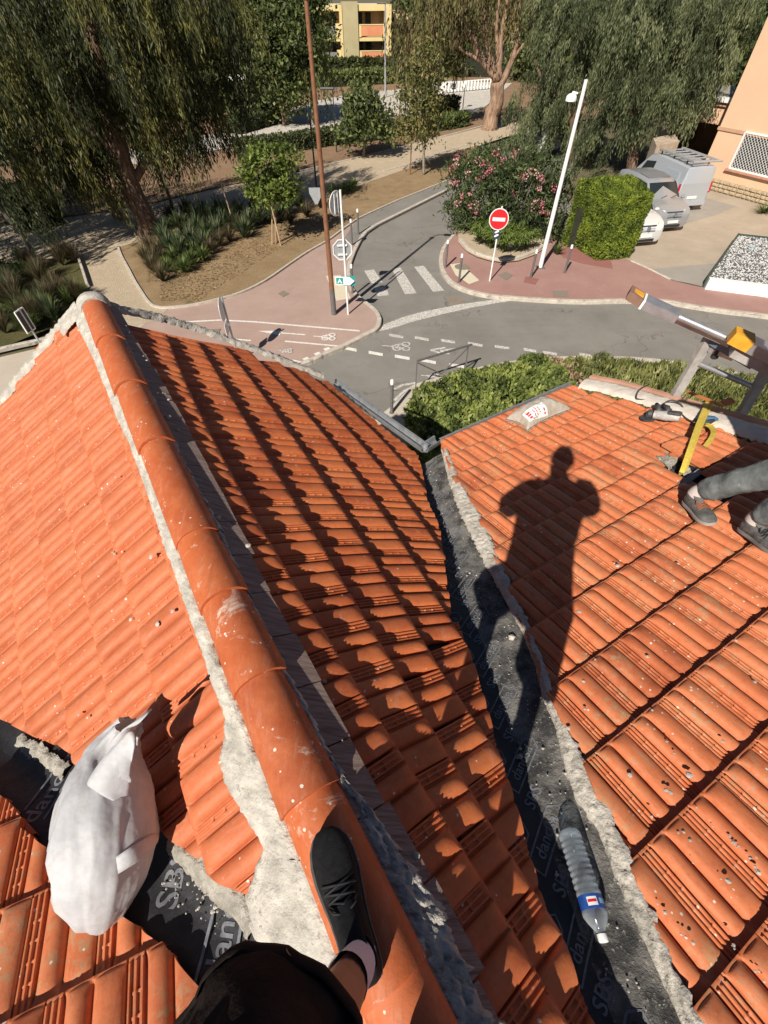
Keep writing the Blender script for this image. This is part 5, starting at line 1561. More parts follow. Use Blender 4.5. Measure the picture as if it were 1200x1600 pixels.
# fallen leaves on the beds
n = 5200
xs, ys, ks = [], [], []
dl = []
while len(dl) < n:
    x, y = random.uniform(230, 540), random.uniform(320, 470)
    if y > 480 - (x - 240) * .08 - max(0, x - 300) * .55 + 0 and x > 300: continue
    if x < 250 and y > 440: continue
    g = G(x, y, bedz + .012); dl.append(tuple(g))
C = np.array(dl); D = runit(n) * np.array([1, 1, .15]); D /= np.linalg.norm(D, axis=1, keepdims=True)
V, F = leaf_quads(C, D, np.tile([0, 0, 1.0], (n, 1)) + rng.normal(size=(n, 3)) * .35, .09 * (.5 + rng.random(n)), .045 * (.5 + rng.random(n)))
o = raw_obj('fallen_leaves', V, F, [leafmat('litter_tan', (.26, .17, .085), (.46, .34, .2), 4.0), leafmat('litter_brown', (.14, .085, .045), (.28, .18, .1), 4.0)], rng.integers(0, 2, n))
o['kind'] = 'stuff'
# ------------------------------------------------------------------ street furniture
dgrey = mat('bollard_grey', (.10, .095, .09), (.15, .145, .14), 20, .6)
whitep = mat('white_paint', (.74, .73, .70), (.82, .81, .78), 12, .5)
galv = mat('galvanised', (.42, .43, .44), (.55, .56, .57), 25, .5, .55)
rustp = mat('brown_post', (.20, .085, .04), (.26, .12, .06), 6, .6, .1, c3=(.13, .06, .03), s3=12)
darkm = mat('dark_metal', (.03, .03, .032), None, rough=.5)
signw = mat('sign_white', (.78, .78, .77), None, rough=.4)
signr = mat('sign_red', (.62, .018, .022), None, rough=.4)
signg = mat('sign_back', (.36, .37, .38), (.44, .45, .46), 14, .5, .4)
teal = mat('sign_teal', (.02, .30, .28), None, rough=.45)
navy = mat('sign_navy', (.03, .04, .09), None, rough=.45)

def bollard(px, label, hgt=1.0):
    P = G(px[0], px[1], GZ)
    r = thing('bollard', label, 'bollard', tuple(P), 'grey bollards with white caps')
    b = MB(); b.tube([P + Vector((0, 0, -.02)), P + Vector((0, 0, hgt - .13))], .042, 14); b.tube([P + Vector((0, 0, -.01)), P + Vector((0, 0, .02))], .06, 14)
    b.obj('post', dgrey, r, smooth=40)
    b = MB(); b.tube([P + Vector((0, 0, hgt - .128)), P + Vector((0, 0, hgt - .02)), P + Vector((0, 0, hgt))], [.044, .044, .03], 14); b.obj('cap', whitep, r, smooth=50)
for px, lb in [((612, 645), 'grey bollard with white top alone at the corner of the street hedge'), ((551, 458), 'grey bollard beside the stop sign post, nearest the crosswalk'), ((550, 383), 'grey bollard on the pink pavement left of the round shadow'), ((560, 366), 'farthest grey bollard on the narrow end of the pink pavement'),
               ((696, 418), 'grey bollard at the red corner facing the crosswalk stripes'), ((717, 441), 'grey bollard standing on the cream slab at the red corner'), ((829, 434), 'grey bollard right beside the foot of the white lamp post'), ((882, 426), 'grey bollard between the white lamp post and the clipped cypress')]:
    bollard(px, lb)

# brown lamp post
P = G(522, 491, GZ)
top = AT(465, 0, P); bk = AT(517, 449, P)
r = thing('brown_lamp_post', 'tall brown lamp post with a dark grey foot on the pink pavement', 'lamp post', tuple(P))
hz = max(7.3, top.z)
MB().tube([P, Vector((P.x, P.y, .95))], [.088, .085], 16).obj('foot', dgrey, r, smooth=40)
MB().tube([Vector((P.x, P.y, .952)), Vector((P.x, P.y, hz))], [.082, .05], 16).obj('pole', rustp, r, smooth=40)
MB().tube([Vector((P.x, P.y, hz)), Vector((P.x, P.y, hz + .25)), Vector((P.x + .12, P.y - .03, hz + .42)), Vector((P.x + .45, P.y - .08, hz + .45))], .03, 10).obj('arm', darkm, r, smooth=40)
MB().box((P.x + .62, P.y - .10, hz + .45), (.55, .26, .10), Matrix.Rotation(rad(-8), 3, 'Z'), bev=.04).obj('lamp_head', darkm, r)
MB().sphere((P.x, P.y, hz + .02), .11, 14, 8, (1, 1, .6)).obj('collar', darkm, r, smooth='all')
qb = AT(492, 306, P)
MB().prism([qb + Vector((-.16, .05, .18)), qb + Vector((.16, .05, .18)), qb + Vector((.16, .05, -.05)), qb + Vector((.05, .05, -.22)), qb + Vector((-.02, .05, -.22)), qb + Vector((-.16, .05, .05))], (0, .03, 0)).obj('mounted_panel', signg, r)

# signs on the white post by the brown pole
P = G(544, 491, GZ)
r = thing('sign_post', 'white post with backs of stop sign and round sign and a small arrow board', 'sign post', tuple(P))
tp = AT(524, 300, P)
MB().tube([P, Vector((P.x, P.y, tp.z + .05))], .032, 12).obj('post', whitep, r, smooth=40)
fac = Vector((.12, -1, 0)).normalized(); sx_ = Vector((1, .12, 0)).normalized(); up3 = Vector((0, 0, 1))
oc = AT(535, 391, P)
def ngon(c, rx, n, rot=0.0, ax=sx_, sq=1.0): return [c + ax * (rx * math.cos(rot + 2 * math.pi * k / n)) + up3 * (rx * sq * math.sin(rot + 2 * math.pi * k / n)) for k in range(n)]
bk_ = -fac * .05
MB().prism([p + bk_ for p in ngon(oc, .31, 8, math.pi / 8)], -fac * .004).obj('stop_sign_back', signg, r)
b = MB(); o8, i8 = ngon(oc, .318, 8, math.pi / 8), ngon(oc, .29, 8, math.pi / 8)
for k in range(8): b.prism([o8[k] + bk_ * .9, o8[(k + 1) % 8] + bk_ * .9, i8[(k + 1) % 8] + bk_ * .9, i8[k] + bk_ * .9], fac * .018)
b.obj('stop_sign_rim', whitep, r)
for dz in (.13, -.13): MB().box(oc + bk_ * .4 + up3 * dz, (.30, .03, .045), Matrix.Rotation(math.atan2(sx_.y, sx_.x), 3, 'Z')).obj('bracket', whitep, r)
# round sign, turned nearly edge-on
rc = AT(526, 318, P); rax = Vector((.52, .85, 0)).normalized(); rn = Vector((rax.y, -rax.x, 0))
MB().prism([p + rn * -.04 for p in ngon(rc, .31, 24, 0, rax)], rn * -.004).obj('round_sign_back', signg, r)
b = MB(); oo, ii = ngon(rc, .315, 24, 0, rax), ngon(rc, .285, 24, 0, rax)
for k in range(24): b.prism([oo[k] - rn * .036, oo[(k + 1) % 24] - rn * .036, ii[(k + 1) % 24] - rn * .036, ii[k] - rn * .036], rn * .018)
b.obj('round_sign_rim', whitep, r)
for dx in (-.08, .08): MB().box(rc + rax * dx - rn * .02, (.03, .03, .5), Matrix.Rotation(math.atan2(rax.y, rax.x), 3, 'Z')).obj('bracket', whitep, r)
ac = AT(538.5, 438, P)
ax_ = Vector((1, -.06, 0)).normalized(); an = Vector((ax_.y, -ax_.x, 0))
MB().prism([ac + an * .045 + ax_ * x + up3 * z for x, z in ((-.30, .13), (.17, .13), (.33, 0), (.17, -.13), (-.30, -.13))], an * .012).obj('arrow_board', signw, r)
b = MB(); b.prism([ac + an * .058 + ax_ * x + up3 * z for x, z in ((-.27, .10), (-.04, .10), (-.04, -.10), (-.27, -.10))], an * .003); b.obj('pictogram_panel', teal, r)
b = MB(); b.prism([ac + an * .062 + ax_ * x + up3 * z for x, z in ((-.24, -.07), (-.155, .075), (-.07, -.07), (-.12, -.07), (-.155, 0), (-.19, -.07))], an * .002); b.obj('pictogram', signw, r)
b = MB(); b.prism([ac - an * .005 + ax_ * x + up3 * z for x, z in ((-.06, .135), (.34, .135), (.34, -.17), (-.06, -.17))], an * -.01); b.obj('second_board', teal, r)

# no-entry sign
P = G(765, 439, GZ)
r = thing('no_entry_sign', 'red round no-entry sign with a small dark plate on a white post', 'road sign', tuple(P))
tp = AT(780, 322, P)
MB().tube([P, Vector((P.x, P.y, tp.z))], .028, 12).obj('post', whitep, r, smooth=40)
c = AT(779.5, 342, P); nf = Vector((-c.x * .8, -c.y, 0)).normalized(); nx = Vector((-nf.y, nf.x, 0))
cf = c + nf * .045
def disc_v(c, r_, th, m, name): return MB().prism([c + nx * (r_ * math.cos(2 * math.pi * k / 36)) + up3 * (r_ * math.sin(2 * math.pi * k / 36)) for k in range(36)], nf * th).obj(name, m, r)
disc_v(cf, .335, .008, signw, 'sign_edge'); disc_v(cf + nf * .0085, .305, .003, signr, 'sign_face')
MB().prism([cf + nf * .0125 + nx * x + up3 * z for x, z in ((-.215, .055), (.215, .055), (.215, -.055), (-.215, -.055))], nf * .002).obj('white_bar', signw, r)
pc = AT(776, 364, P) + nf * .04
MB().prism([pc + nx * x + up3 * z for x, z in ((-.10, .17), (.10, .17), (.10, -.17), (-.10, -.17))], nf * .008).obj('plate', navy, r)
b = MB()
for k, dz in enumerate((.06, -.06)): b.prism([pc + nf * .0085 + nx * x + up3 * (z + dz) for x, z in ((-.07, -.015), (.02, .04), (.07, .04), (.07, .0), (-.02, -.055), (-.07, -.055))], nf * .002)
b.obj('plate_stripe', signw, r)

# white lamp post leaning with the picture, really upright
P = G(844, 418, GZ); tp = AT(911, 124, P)
r = thing('white_lamp_post', 'white street lamp post with a small bracket lamp, between two bollards', 'lamp post', tuple(P))
MB().tube([P, Vector((P.x, P.y, tp.z))], [.085, .055], 16).obj('pole', whitep, r, smooth=40)
lc = AT(893, 152, P) 
MB().tube([AT(903, 146, P), lc + Vector((0, 0, .12)), lc + Vector((0, 0, .03))], .03, 8).obj('bracket', whitep, r, smooth=40)
b = MB(); rings = []
for z, q in ((.10, .03), (.08, .10), (.03, .155), (-.06, .17), (-.09, .165), (-.09, .02)): rings.append([lc + Vector((q * math.cos(2 * math.pi * k / 18), q * math.sin(2 * math.pi * k / 18), z)) for k in range(18)])
b.loft(rings); b.obj('lamp_head', whitep, r, smooth=40)
MB().prism([P + Vector((x, y, .0)) for x, y in ((-.16, -.16), (.16, -.16), (.16, .16), (-.16, .16))], (0, 0, .02)).obj('base_plate', dgrey, r)

# edge-on road signs beyond the gable
def small_sign(base, topc, label, board, z=GZ):
    P = G(base[0], base[1], z)
    r = thing('edge_on_sign', label, 'road sign', tuple(P))
    tp = AT(topc[0], topc[1], P)
    MB().tube([P, Vector((P.x, P.y, tp.z + .02))], .028, 10).obj('post', galv, r, smooth=40)
    return r, P, tp
r, P, tp = small_sign((374, 566), (339, 466), 'round sign seen edge-on with a second plate below, just beyond the gable verge', None)
ax5 = Vector((.86, .5, 0)).normalized(); n5 = Vector((ax5.y, -ax5.x, 0))
ax5 = Vector((P.x, P.y, 0)).normalized(); ax5 = (ax5 * .97 + Vector((.25, 0, 0))).normalized(); n5 = Vector((ax5.y, -ax5.x, 0))
MB().prism([p + n5 * .04 for p in ngon(tp + Vector((0, 0, -.30)), .31, 24, 0, ax5)], n5 * .01).obj('round_face', signw, r)
MB().prism([tp + n5 * .04 + ax5 * x + up3 * z for x, z in ((-.22, -.66), (.22, -.66), (.22, -1.0), (-.22, -1.0))], n5 * .01).obj('lower_plate', signw, r)
r, P, tp = small_sign((70, 548), (27, 484), 'rectangular sign board with a white rim, seen from behind at the left grass verge', None, PARKZ)
ax6 = Vector((P.x * .5 + P.y * .55, P.y * .8, 0)).normalized(); n6 = Vector((ax6.y, -ax6.x, 0))
cc = tp + Vector((0, 0, -.32))
MB().prism([cc + n6 * .03 + ax6 * x + up3 * z for x, z in ((-.15, -.30), (.15, -.30), (.15, .30), (-.15, .30))], n6 * .008).obj('board_back', darkm, r)
b = MB()
for a_, b_2 in (((-.165, -.315), (.165, -.315)), ((.165, -.315), (.165, .315)), ((.165, .315), (-.165, .315)), ((-.165, .315), (-.165, -.315))):
    b.beam(cc + n6 * .034 + ax6 * a_[0] + up3 * a_[1], cc + n6 * .034 + ax6 * b_2[0] + up3 * b_2[1], .03, .03)
b.obj('board_rim', whitep, r)

# pedestrian guard rail
A, B = G(649, 614, GZ), G(725, 589, GZ)
r = thing('guard_rail', 'thin grey steel guard rail with crossed braces on the kerb by the hedge', 'railing', tuple((A + B) / 2))
up1 = Vector((0, 0, .98))
for p in (A, B): MB().beam(p, p + up1, .05, .03, (1, 0, 0)).obj('post', dgrey, r)
MB().beam(A + up1, B + up1 + (B - A).normalized() * .1, .05, .04).obj('top_rail', dgrey, r)
mid = (A + B) / 2
for p in (A, B): MB().beam(p + up1 * .95, mid + Vector((0, 0, .35)), .03, .03).obj('brace', dgrey, r)

# wooden stakes beside the young trees
def stake(base, topc, label, m=None, rad_=.03):
    P = G(base[0], base[1], PARKZ)
    tp = AT(topc[0], topc[1], P)
    o = MB().tube([P - Vector((0, 0, .05)), tp], rad_, 8).obj('tree_stake', m or mat('stake_wood', (.35, .22, .12), (.45, .30, .18), 10, .9))
    return tag(o, label, 'stake')
stk = mat('stake_pale', (.42, .29, .16), (.52, .38, .23), 10, .9)
stake((439, 384), (424, 322), 'pale wooden stake leaning against the young bright tree, right one', stk, .03)
stake((425, 382), (425, 325), 'pale wooden stake standing straight at the young bright tree, left one', stk, .025)
stake((641, 273), (643, 214), 'rusty stake beside the thin yellowing tree', rustp, .035)
stake((365, 348), (344, 282), 'pale slanting stake among the strap plants', stk, .03)

# thin poles of the park
def park_pole(base, topc, label, head=None, r_=.045, m=None):
    P = G(base[0], base[1], PARKZ); tp = AT(topc[0], topc[1], P)
    r = thing('park_lamp', label, 'lamp post', tuple(P), 'slim lamp posts of the park')
    MB().tube([P, Vector((P.x, P.y, tp.z))], [r_, r_ * .7], 8).obj('pole', m or darkm, r)
    if head == 'twin':
        b = MB()
        for s in (-.35, .35):
            b.box((P.x + s, P.y, tp.z + .1), (.45, .3, .3), bev=.05)
        b.obj('lamp_head', whitep, r); MB().beam((P.x - .5, P.y, tp.z - .02), (P.x + .5, P.y, tp.z - .02), .05, .05).obj('crossbar', darkm, r)
    elif head == 'box':
        MB().box((P.x, P.y, tp.z + .15), (.34, .34, .42), bev=.04).obj('lamp_head', whitep, r)
    elif head == 'arm':
        MB().box((P.x - .35, P.y, tp.z + .05), (.9, .25, .12), bev=.04).obj('lamp_head', dgrey, r)
    return r
park_pole((390, 240), (370, 125), 'dark slim lamp post with a pale twin head left of the court', 'twin')
park_pole((526, 238), (516, 140), 'dark slim post with a flat arm before the court', 'arm')
park_pole((496, 306), (477, 180), 'dark slim post just behind the brown lamp post', None, .05)
park_pole((602, 152), (600, 6), 'pale tall lamp post at the corner of the yellow building', 'arm', .09, galv)
park_pole((705, 182), (708, 138), 'dark slim post with a white box lamp by the eucalyptus', 'box')
park_pole((723, 170), (729, 136), 'dark slim post with a white box lamp, nearest the eucalyptus trunk', 'box')
park_pole((690, 160), (688, 138), 'short dark post with a white box lamp behind the yellowing tree', 'box')
for i, (x, y0, y1) in enumerate([(625, 176, 145), (633, 175, 146), (590, 182, 150), (643, 173, 146)]):
    P = G(x, y0, PARKZ); tp = AT(x - 1, y1, P)
    MB().tube([P, Vector((P.x, P.y, tp.z))], .05, 8).obj('court_post', darkm)
    tag(bpy.data.objects[[o.name for o in COL.objects if o.name.startswith('court_post')][-1]], ['thin dark post on the sunlit court, second from the left', 'thin dark post on the sunlit court, third from the left', 'lone thin dark post at the middle of the court', 'thin dark post at the right edge of the sunlit court'][i], 'post', 'thin posts of the court')
# white fence and posters behind the court
P = G(432, 186, PARKZ)
r = thing('poster_stand', 'white stand with torn posters and a turquoise sheet at the court edge', 'notice board', tuple(P))
b = MB()
for x in (424, 436, 447):
    q = G(x, 188, PARKZ); b.beam(q, q + Vector((-.05, 0, 1.9)), .22, .06)
b.obj('white_panel', whitep, r)
q = G(452, 176, PARKZ); MB().box(q + Vector((-.1, 0, 1.2)), (.5, .05, .8)).obj('turquoise_sheet', mat('turquoise', (.06, .50, .42), None, rough=.6), r)
q = G(450, 190, PARKZ); MB().box(q + Vector((0, 0, .35)), (.7, .5, .7), bev=.08).obj('white_sack', whitep, r)
P = G(710, 146, .1)
r = thing('white_fence', 'far white railing fence at the back of the court', 'fence', tuple(P))
a_, b_2 = G(690, 147, .1), G(765, 140, .1)
for k in range(16):
    q = a_.lerp(b_2, k / 15); MB().box(q + Vector((0, 0, .5)), (.12, .06, .8)).obj('slat', whitep, r)
for z in (.3, .85): MB().beam(a_ + Vector((0, .08, z)), b_2 + Vector((0, .08, z)), .06, .1).obj('rail', whitep, r)

# gas meter box in the dark corner behind the house
P = G(672, 690, GZ)
r = thing('meter_box', 'dark box with a round pale dial in the shaded corner under the gutter', 'meter box', tuple(P))
MB().box(P + Vector((-.05, .1, .4)), (.75, .5, .8), bev=.02).obj('cabinet', mat('cabinet_grey', (.12, .12, .13), None, rough=.6), r)
MB().disc(P + Vector((-.12, .08, .803)), .09, (0, 0, 1), 20, .006).obj('dial', galv, r)

# gravel bed behind a white wall
gw = [G(1101, 452, GZ), G(1330, 482, GZ)]
d_ = (gw[1] - gw[0]).normalized(); n_ = Vector((-d_.y, d_.x, 0))
r = thing('gravel_planter', 'raised bed of black and white gravel behind a low white wall', 'planter', tuple(gw[0] + d_ * 1.5))
MB().prism([gw[0], gw[1], gw[1] + n_ * .22, gw[0] + n_ * .22], (0, 0, .36)).obj('front_wall', whitep, r)
bl = G(1154, 366, GZ + .36); fl_ = gw[0] + n_ * .22
br = bl + d_ * 5; fr_ = fl_ + d_ * 7
MB().beam(fl_ + Vector((0, 0, .18)) - d_ * .03, bl + Vector((0, 0, -.20)), .07, .48).obj('side_edging', mat('edging_green', (.035, .06, .05), None, rough=.6), r)
MB().beam(bl + Vector((0, 0, -.20)), br + Vector((0, 0, -.20)), .07, .44).obj('back_edging', mat('edging_green2', (.035, .06, .05), None, rough=.6), r)
q4 = [fl_, fr_, br, bl]
MB().prism([Vector((p.x, p.y, GZ)) for p in q4], (0, 0, .30)).obj('gravel_base', mat('gravel_dark', (.06, .06, .065), (.16, .16, .165), 30, .95), r)
n = 9000
u, v = rng.random(n), rng.random(n)
Pq = np.array([tuple(p)[:2] for p in q4])
XY = (Pq[0][None] * (1 - u[:, None]) + Pq[1][None] * u[:, None]) * (1 - v[:, None]) + (Pq[3][None] * (1 - u[:, None]) + Pq[2][None] * u[:, None]) * v[:, None]
oct_ = np.array([(1, 0, 0), (0, 1, 0), (-1, 0, 0), (0, -1, 0), (0, 0, .75), (0, 0, -.5)])
of = np.array([(0, 1, 4), (1, 2, 4), (2, 3, 4), (3, 0, 4)])
ang = rng.random(n) * 6.28; sz = .022 + .022 * rng.random(n)
X = (oct_[None, :, 0] * np.cos(ang)[:, None] - oct_[None, :, 1] * .7 * np.sin(ang)[:, None]) * sz[:, None] + XY[:, 0:1]
Y = (oct_[None, :, 0] * np.sin(ang)[:, None] + oct_[None, :, 1] * .7 * np.cos(ang)[:, None]) * sz[:, None] + XY[:, 1:2]
Z = oct_[None, :, 2] * sz[:, None] + GZ + .305 + .01 * rng.random(n)[:, None]
V = np.stack([X, Y, Z], 2).reshape(-1, 3); F = (of[None] + (np.arange(n) * 6)[:, None, None]).reshape(-1, 3)
o = raw_obj('gravel', V, F, [mat('gravel_white', (.62, .61, .58), None, rough=.9), mat('gravel_grey', (.34, .34, .34), None, rough=.9), mat('gravel_black', (.09, .09, .095), None, rough=.9)], np.repeat(rng.choice([0, 0, 0, 1, 2], n), 4), r)
o['kind'] = 'stuff'
MB().disc(G(1175, 385, GZ + .36), .12, (0, 0, 1), 12, .02).obj('pale_blue_lid', mat('pale_blue', (.35, .52, .58), None, rough=.5), r)

# ------------------------------------------------------------------ cars
glassm, t_, b_ = nt('car_glass')
b_.inputs['Base Color'].default_value = (.022, .028, .030, 1); b_.inputs['Roughness'].default_value = .06; b_.inputs['Specular IOR Level'].default_value = .7
def paint(name, c, metal=.5, rough=.3):
    m, t, b = nt(name); b.inputs['Base Color'].default_value = (*c, 1); b.inputs['Metallic'].default_value = metal; b.inputs['Roughness'].default_value = rough
    b.inputs['Coat Weight'].default_value = .6; b.inputs['Coat Roughness'].default_value = .08
    return m
silver = paint('silver_paint', (.36, .37, .38), .35, .35); whitec = paint('white_car_paint', (.60, .60, .58), 0, .3); vanp = paint('van_silver', (.42, .45, .48), .25, .38)
tyre = mat('tyre', (.018, .018, .018), None, rough=.85); rimm = mat('rim', (.45, .45, .46), None, rough=.35, metal=.8); blackp = mat('black_plastic', (.02, .02, .021), None, rough=.6)
lampg = mat('headlight_glass', (.62, .65, .68), None, rough=.08, spec=.9); redl = mat('tail_red', (.42, .015, .02), None, rough=.15); amber = mat('headlight_amber', (.62, .48, .16), None, rough=.1)
platem = mat('plate_white', (.72, .72, .68), None, rough=.5)
def car(name, label, base, yaw, L, Wd, Hh, prof, glass_from, paint_m, kind='car'):
    """prof: list of (x, z_low, z_high_body, z_roof) stations from nose (+x) to tail; sides lean in above the waist"""
    r = thing(name, label, kind, tuple(base))
    Rz = Matrix.Rotation(yaw, 3, 'Z')
    X = lambda x, y, z: Vector(base) + Rz @ Vector((x, y, z))
    rings = []
    for (x, zl, zw, zr, wf) in prof:
        w = Wd / 2 * wf; wr = w * (.80 if zr > zw + .1 else .94)
        half = [(0, zl), (w * .82, zl), (w * .97, zl + .10), (w, (zl + zw) / 2), (w * .985, zw - .05), (w * .94, zw)]
        half += [(w * .94 + (wr - w * .94) * .5, zw + (zr - zw) * .5), (wr, zr - .06 if zr > zw + .1 else zr - .01), (wr * .9, zr), (0, zr + .015)]
        ring = [X(x, y, z) for y, z in half] + [X(x, -y, z) for y, z in reversed(half[1:-1])]
        rings.append(ring)
    MB().loft(rings).obj('body', paint_m, r, smooth=38)
    return r, X
def wheel(r, X, x, y, R_=.31):
    s = 1 if y > 0 else -1
    b = MB(); rr = []
    for o_, q in ((-.10, .2), (-.10, R_ * .95), (-.07, R_), (.07, R_), (.10, R_ * .95), (.10, .2)): rr.append([X(x + q * math.cos(2 * math.pi * k / 22), y + o_, R_ + q * math.sin(2 * math.pi * k / 22)) for k in range(22)])
    w = MB().loft(rr).obj('wheel', tyre, r, smooth=40)
    MB().prism([X(x + R_ * .62 * math.cos(2 * math.pi * k / 18), y + s * .085, R_ + R_ * .62 * math.sin(2 * math.pi * k / 18)) for k in range(18)], X(0, s * .02, 0) - X(0, 0, 0)).obj('rim', rimm, w)
def quad(r, X, pts, m, name, th=.012, parent=None):
    P = [X(*p) for p in pts]; n = (P[1] - P[0]).cross(P[2] - P[0]).normalized()
    c = sum(P, Vector()) / len(P); ctr = X(0, 0, .7)
    if n.dot(c - ctr) < 0: n = -n
    return MB().prism([p - n * .004 for p in P], n * th).obj(name, m, parent or r)
# silver people carrier, nose towards us
yaw_c = math.atan2(*reversed((G(1052, 362, GZ) - G(1015, 300, GZ))[:2]))
front = G(1040, 366, GZ)
dirc = (G(1046, 366, GZ) - G(962, 318, GZ)); dirc.z = 0; dirc.normalize()
yawc = math.atan2(dirc.y, dirc.x)
def mpv(name, label, nose, yaw, m, lights=lampg, W_=1.72):
    dv_ = Vector((math.cos(yaw), math.sin(yaw), 0)); base = Vector((nose.x, nose.y, GZ)) - dv_ * 2.05
    pr = [(2.06, .30, .62, .64, .80), (2.02, .20, .72, .76, .90), (1.86, .18, .84, .88, .98), (1.55, .18, .92, .98, 1.0), (1.12, .18, .98, 1.06, 1.0), (.98, .18, .99, 1.12, 1.0), (.42, .18, 1.0, 1.56, 1.0), (.20, .18, 1.0, 1.66, 1.0), (-.6, .18, 1.02, 1.71, 1.0), (-1.5, .18, 1.02, 1.68, 1.0), (-1.92, .22, 1.0, 1.58, .97), (-2.08, .32, .9, 1.1, .92)]
    r, X = car(name, label, base, yaw, 4.1, W_, 1.7, pr, 0, m)
    w = W_ / 2
    quad(r, X, [(1.00, -w * .84, 1.09), (1.00, w * .84, 1.09), (.44, w * .745, 1.555), (.44, -w * .745, 1.555)], glassm, 'windscreen')
    quad(r, X, [(.16, -w * .66, 1.685), (.16, w * .66, 1.685), (-.55, w * .66, 1.735), (-.55, -w * .66, 1.735)], mat('roof_panel', (.20, .20, .205), None, rough=.4), 'roof_panel')
    for s in (-1, 1):
        quad(r, X, [(.88, s * w * .945, 1.06), (.02, s * w * .945, 1.06), (.02, s * w * .845, 1.57), (.40, s * w * .845, 1.54)], glassm, 'side_window', .02)
        quad(r, X, [(-.06, s * w * .945, 1.06), (-.95, s * w * .945, 1.06), (-.95, s * w * .845, 1.58), (-.06, s * w * .845, 1.58)], glassm, 'side_window', .02)
        quad(r, X, [(1.99, s * w * .52, .70), (1.80, s * w * .95, .74), (1.70, s * w * .93, .90), (1.90, s * w * .55, .86)], lights, 'headlight', .03)
        b = MB(); b.box(X(.92, s * (w + .12), 1.08), (.14, .2, .13), Matrix.Rotation(yaw, 3, 'Z'), bev=.04); b.obj('mirror', m, r)
        for x in (1.32, -1.32): wheel(r, X, x, s * (w - .10))
    g = quad(r, X, [(2.045, -w * .42, .60), (2.045, w * .42, .60), (1.96, w * .46, .82), (1.96, -w * .46, .82)], blackp, 'grille', .03)
    for z in (.66, .72, .78): quad(r, X, [(2.062 - (z - .6) * .36, -w * .40, z - .01), (2.062 - (z - .6) * .36, w * .40, z - .01), (2.058 - (z - .6) * .36, w * .40, z + .01), (2.058 - (z - .6) * .36, -w * .40, z + .01)], rimm, 'grille_bar', .03, g)
    rc = X(2.08, 0, .72); nn = X(1, 0, .35) - X(0, 0, 0); nn.normalize()
    MB().disc(rc, .085, nn, 20, .03).obj('badge', rimm, r)
    quad(r, X, [(2.085, -.26, .40), (2.085, .26, .40), (2.075, .26, .51), (2.075, -.26, .51)], platem, 'number_plate', .02)
    quad(r, X, [(2.06, -w * .5, .24), (2.06, w * .5, .24), (2.07, w * .5, .34), (2.07, -w * .5, .34)], blackp, 'lower_grille', .02)
    b = MB()
    for s in (-.25, .25): b.tube([X(1.06, s, 1.10), X(.95, s + .35, 1.17)], .012, 6)
    b.obj('wiper', blackp, r)
    return r
mpv('silver_people_carrier', 'silver people carrier parked nose forward between the clipped cypress and the van', G(1043, 364, GZ), yawc, silver)
mpv('white_car', 'white car with yellowed headlights half hidden behind the clipped cypress', G(1002, 387, GZ) , yawc, whitec, amber, 1.66)
# van with roof rack, tail towards us
vt = G(1070, 331, GZ)
dvn = dirc; base = Vector((vt.x, vt.y, GZ)) - dvn * 2.1
yv = yawc
pr = [(2.10, .30, .9, 1.72, .93), (2.04, .22, 1.0, 1.82, .98), (1.2, .2, 1.02, 1.86, 1.0), (0, .2, 1.02, 1.88, 1.0), (-.9, .2, 1.02, 1.82, 1.0), (-1.25, .2, 1.0, 1.55, 1.0), (-1.65, .2, .98, 1.06, 1.0), (-2.1, .22, .86, .9, .95), (-2.22, .3, .66, .68, .85)]
r, X = car('silver_van', 'silver panel van with a ladder roof rack parked tail forward beside the peach wall', base, yv, 4.3, 1.82, 1.88, pr, 0, vanp, 'van')
w = .91
for s in (-1, 1):
    quad(r, X, [(1.72, s * w * .95, 1.08), (.55, s * w * .95, 1.08), (.60, s * w * .86, 1.55), (1.62, s * w * .86, 1.55)], mat('van_panel', (.42, .46, .50), None, rough=.35, metal=.3), 'side_panel', .02)
    quad(r, X, [(-.35, s * w * .95, 1.06), (-1.3, s * w * .95, 1.04), (-1.05, s * w * .87, 1.5), (-.35, s * w * .84, 1.6)], glassm, 'side_window', .02)
    quad(r, X, [(2.08, s * w * .99, .78), (2.08, s * w * .80, .78), (2.03, s * w * .80, 1.18), (2.03, s * w * .99, 1.18)], redl, 'tail_light', .03)
    for x in (1.35, -1.45): wheel(r, X, x, s * (w - .1), .32)
quad(r, X, [(2.115, 0.01, .45), (2.115, w * .86, .45), (2.06, w * .78, 1.75), (2.06, 0.01, 1.75)], vanp, 'rear_door', .02)
quad(r, X, [(2.115, -.01, .45), (2.115, -w * .86, .45), (2.06, -w * .78, 1.75), (2.06, -.01, 1.75)], vanp, 'rear_door', .02)
quad(r, X, [(2.14, -w * .9, .28), (2.14, w * .9, .28), (2.12, w * .9, .46), (2.12, -w * .9, .46)], vanp, 'bumper', .05)
quad(r, X, [(2.13, -.26, .56), (2.13, .26, .56), (2.12, .26, .67), (2.12, -.26, .67)], platem, 'number_plate', .02)
rk = thing('roof_rack', 'grey ladder shaped rack on top of the silver van', 'roof rack', tuple(X(.6, 0, 1.95)))
b = MB()
for s in (-.62, .62): b.beam(X(-.6, s, 2.04), X(2.05, s, 2.04), .12, .06)
b.obj('side_rail', galv, rk)
for x in (-.5, -.05, .4, .85, 1.3, 1.8): MB().beam(X(x, -.66, 2.0), X(x, .66, 2.0), .10, .04).obj('crossbar', galv, rk)
b = MB(); b.tube([X(2.1, -.7, 2.02), X(2.1, .85, 2.02)], .04, 10); b.obj('roller', galv, rk)
b = MB()
for x in (-.4, .6, 1.6):
    for s in (-.6, .6): b.beam(X(x, s, 1.84), X(x, s, 2.0), .05, .05)
b.obj('foot', blackp, rk)
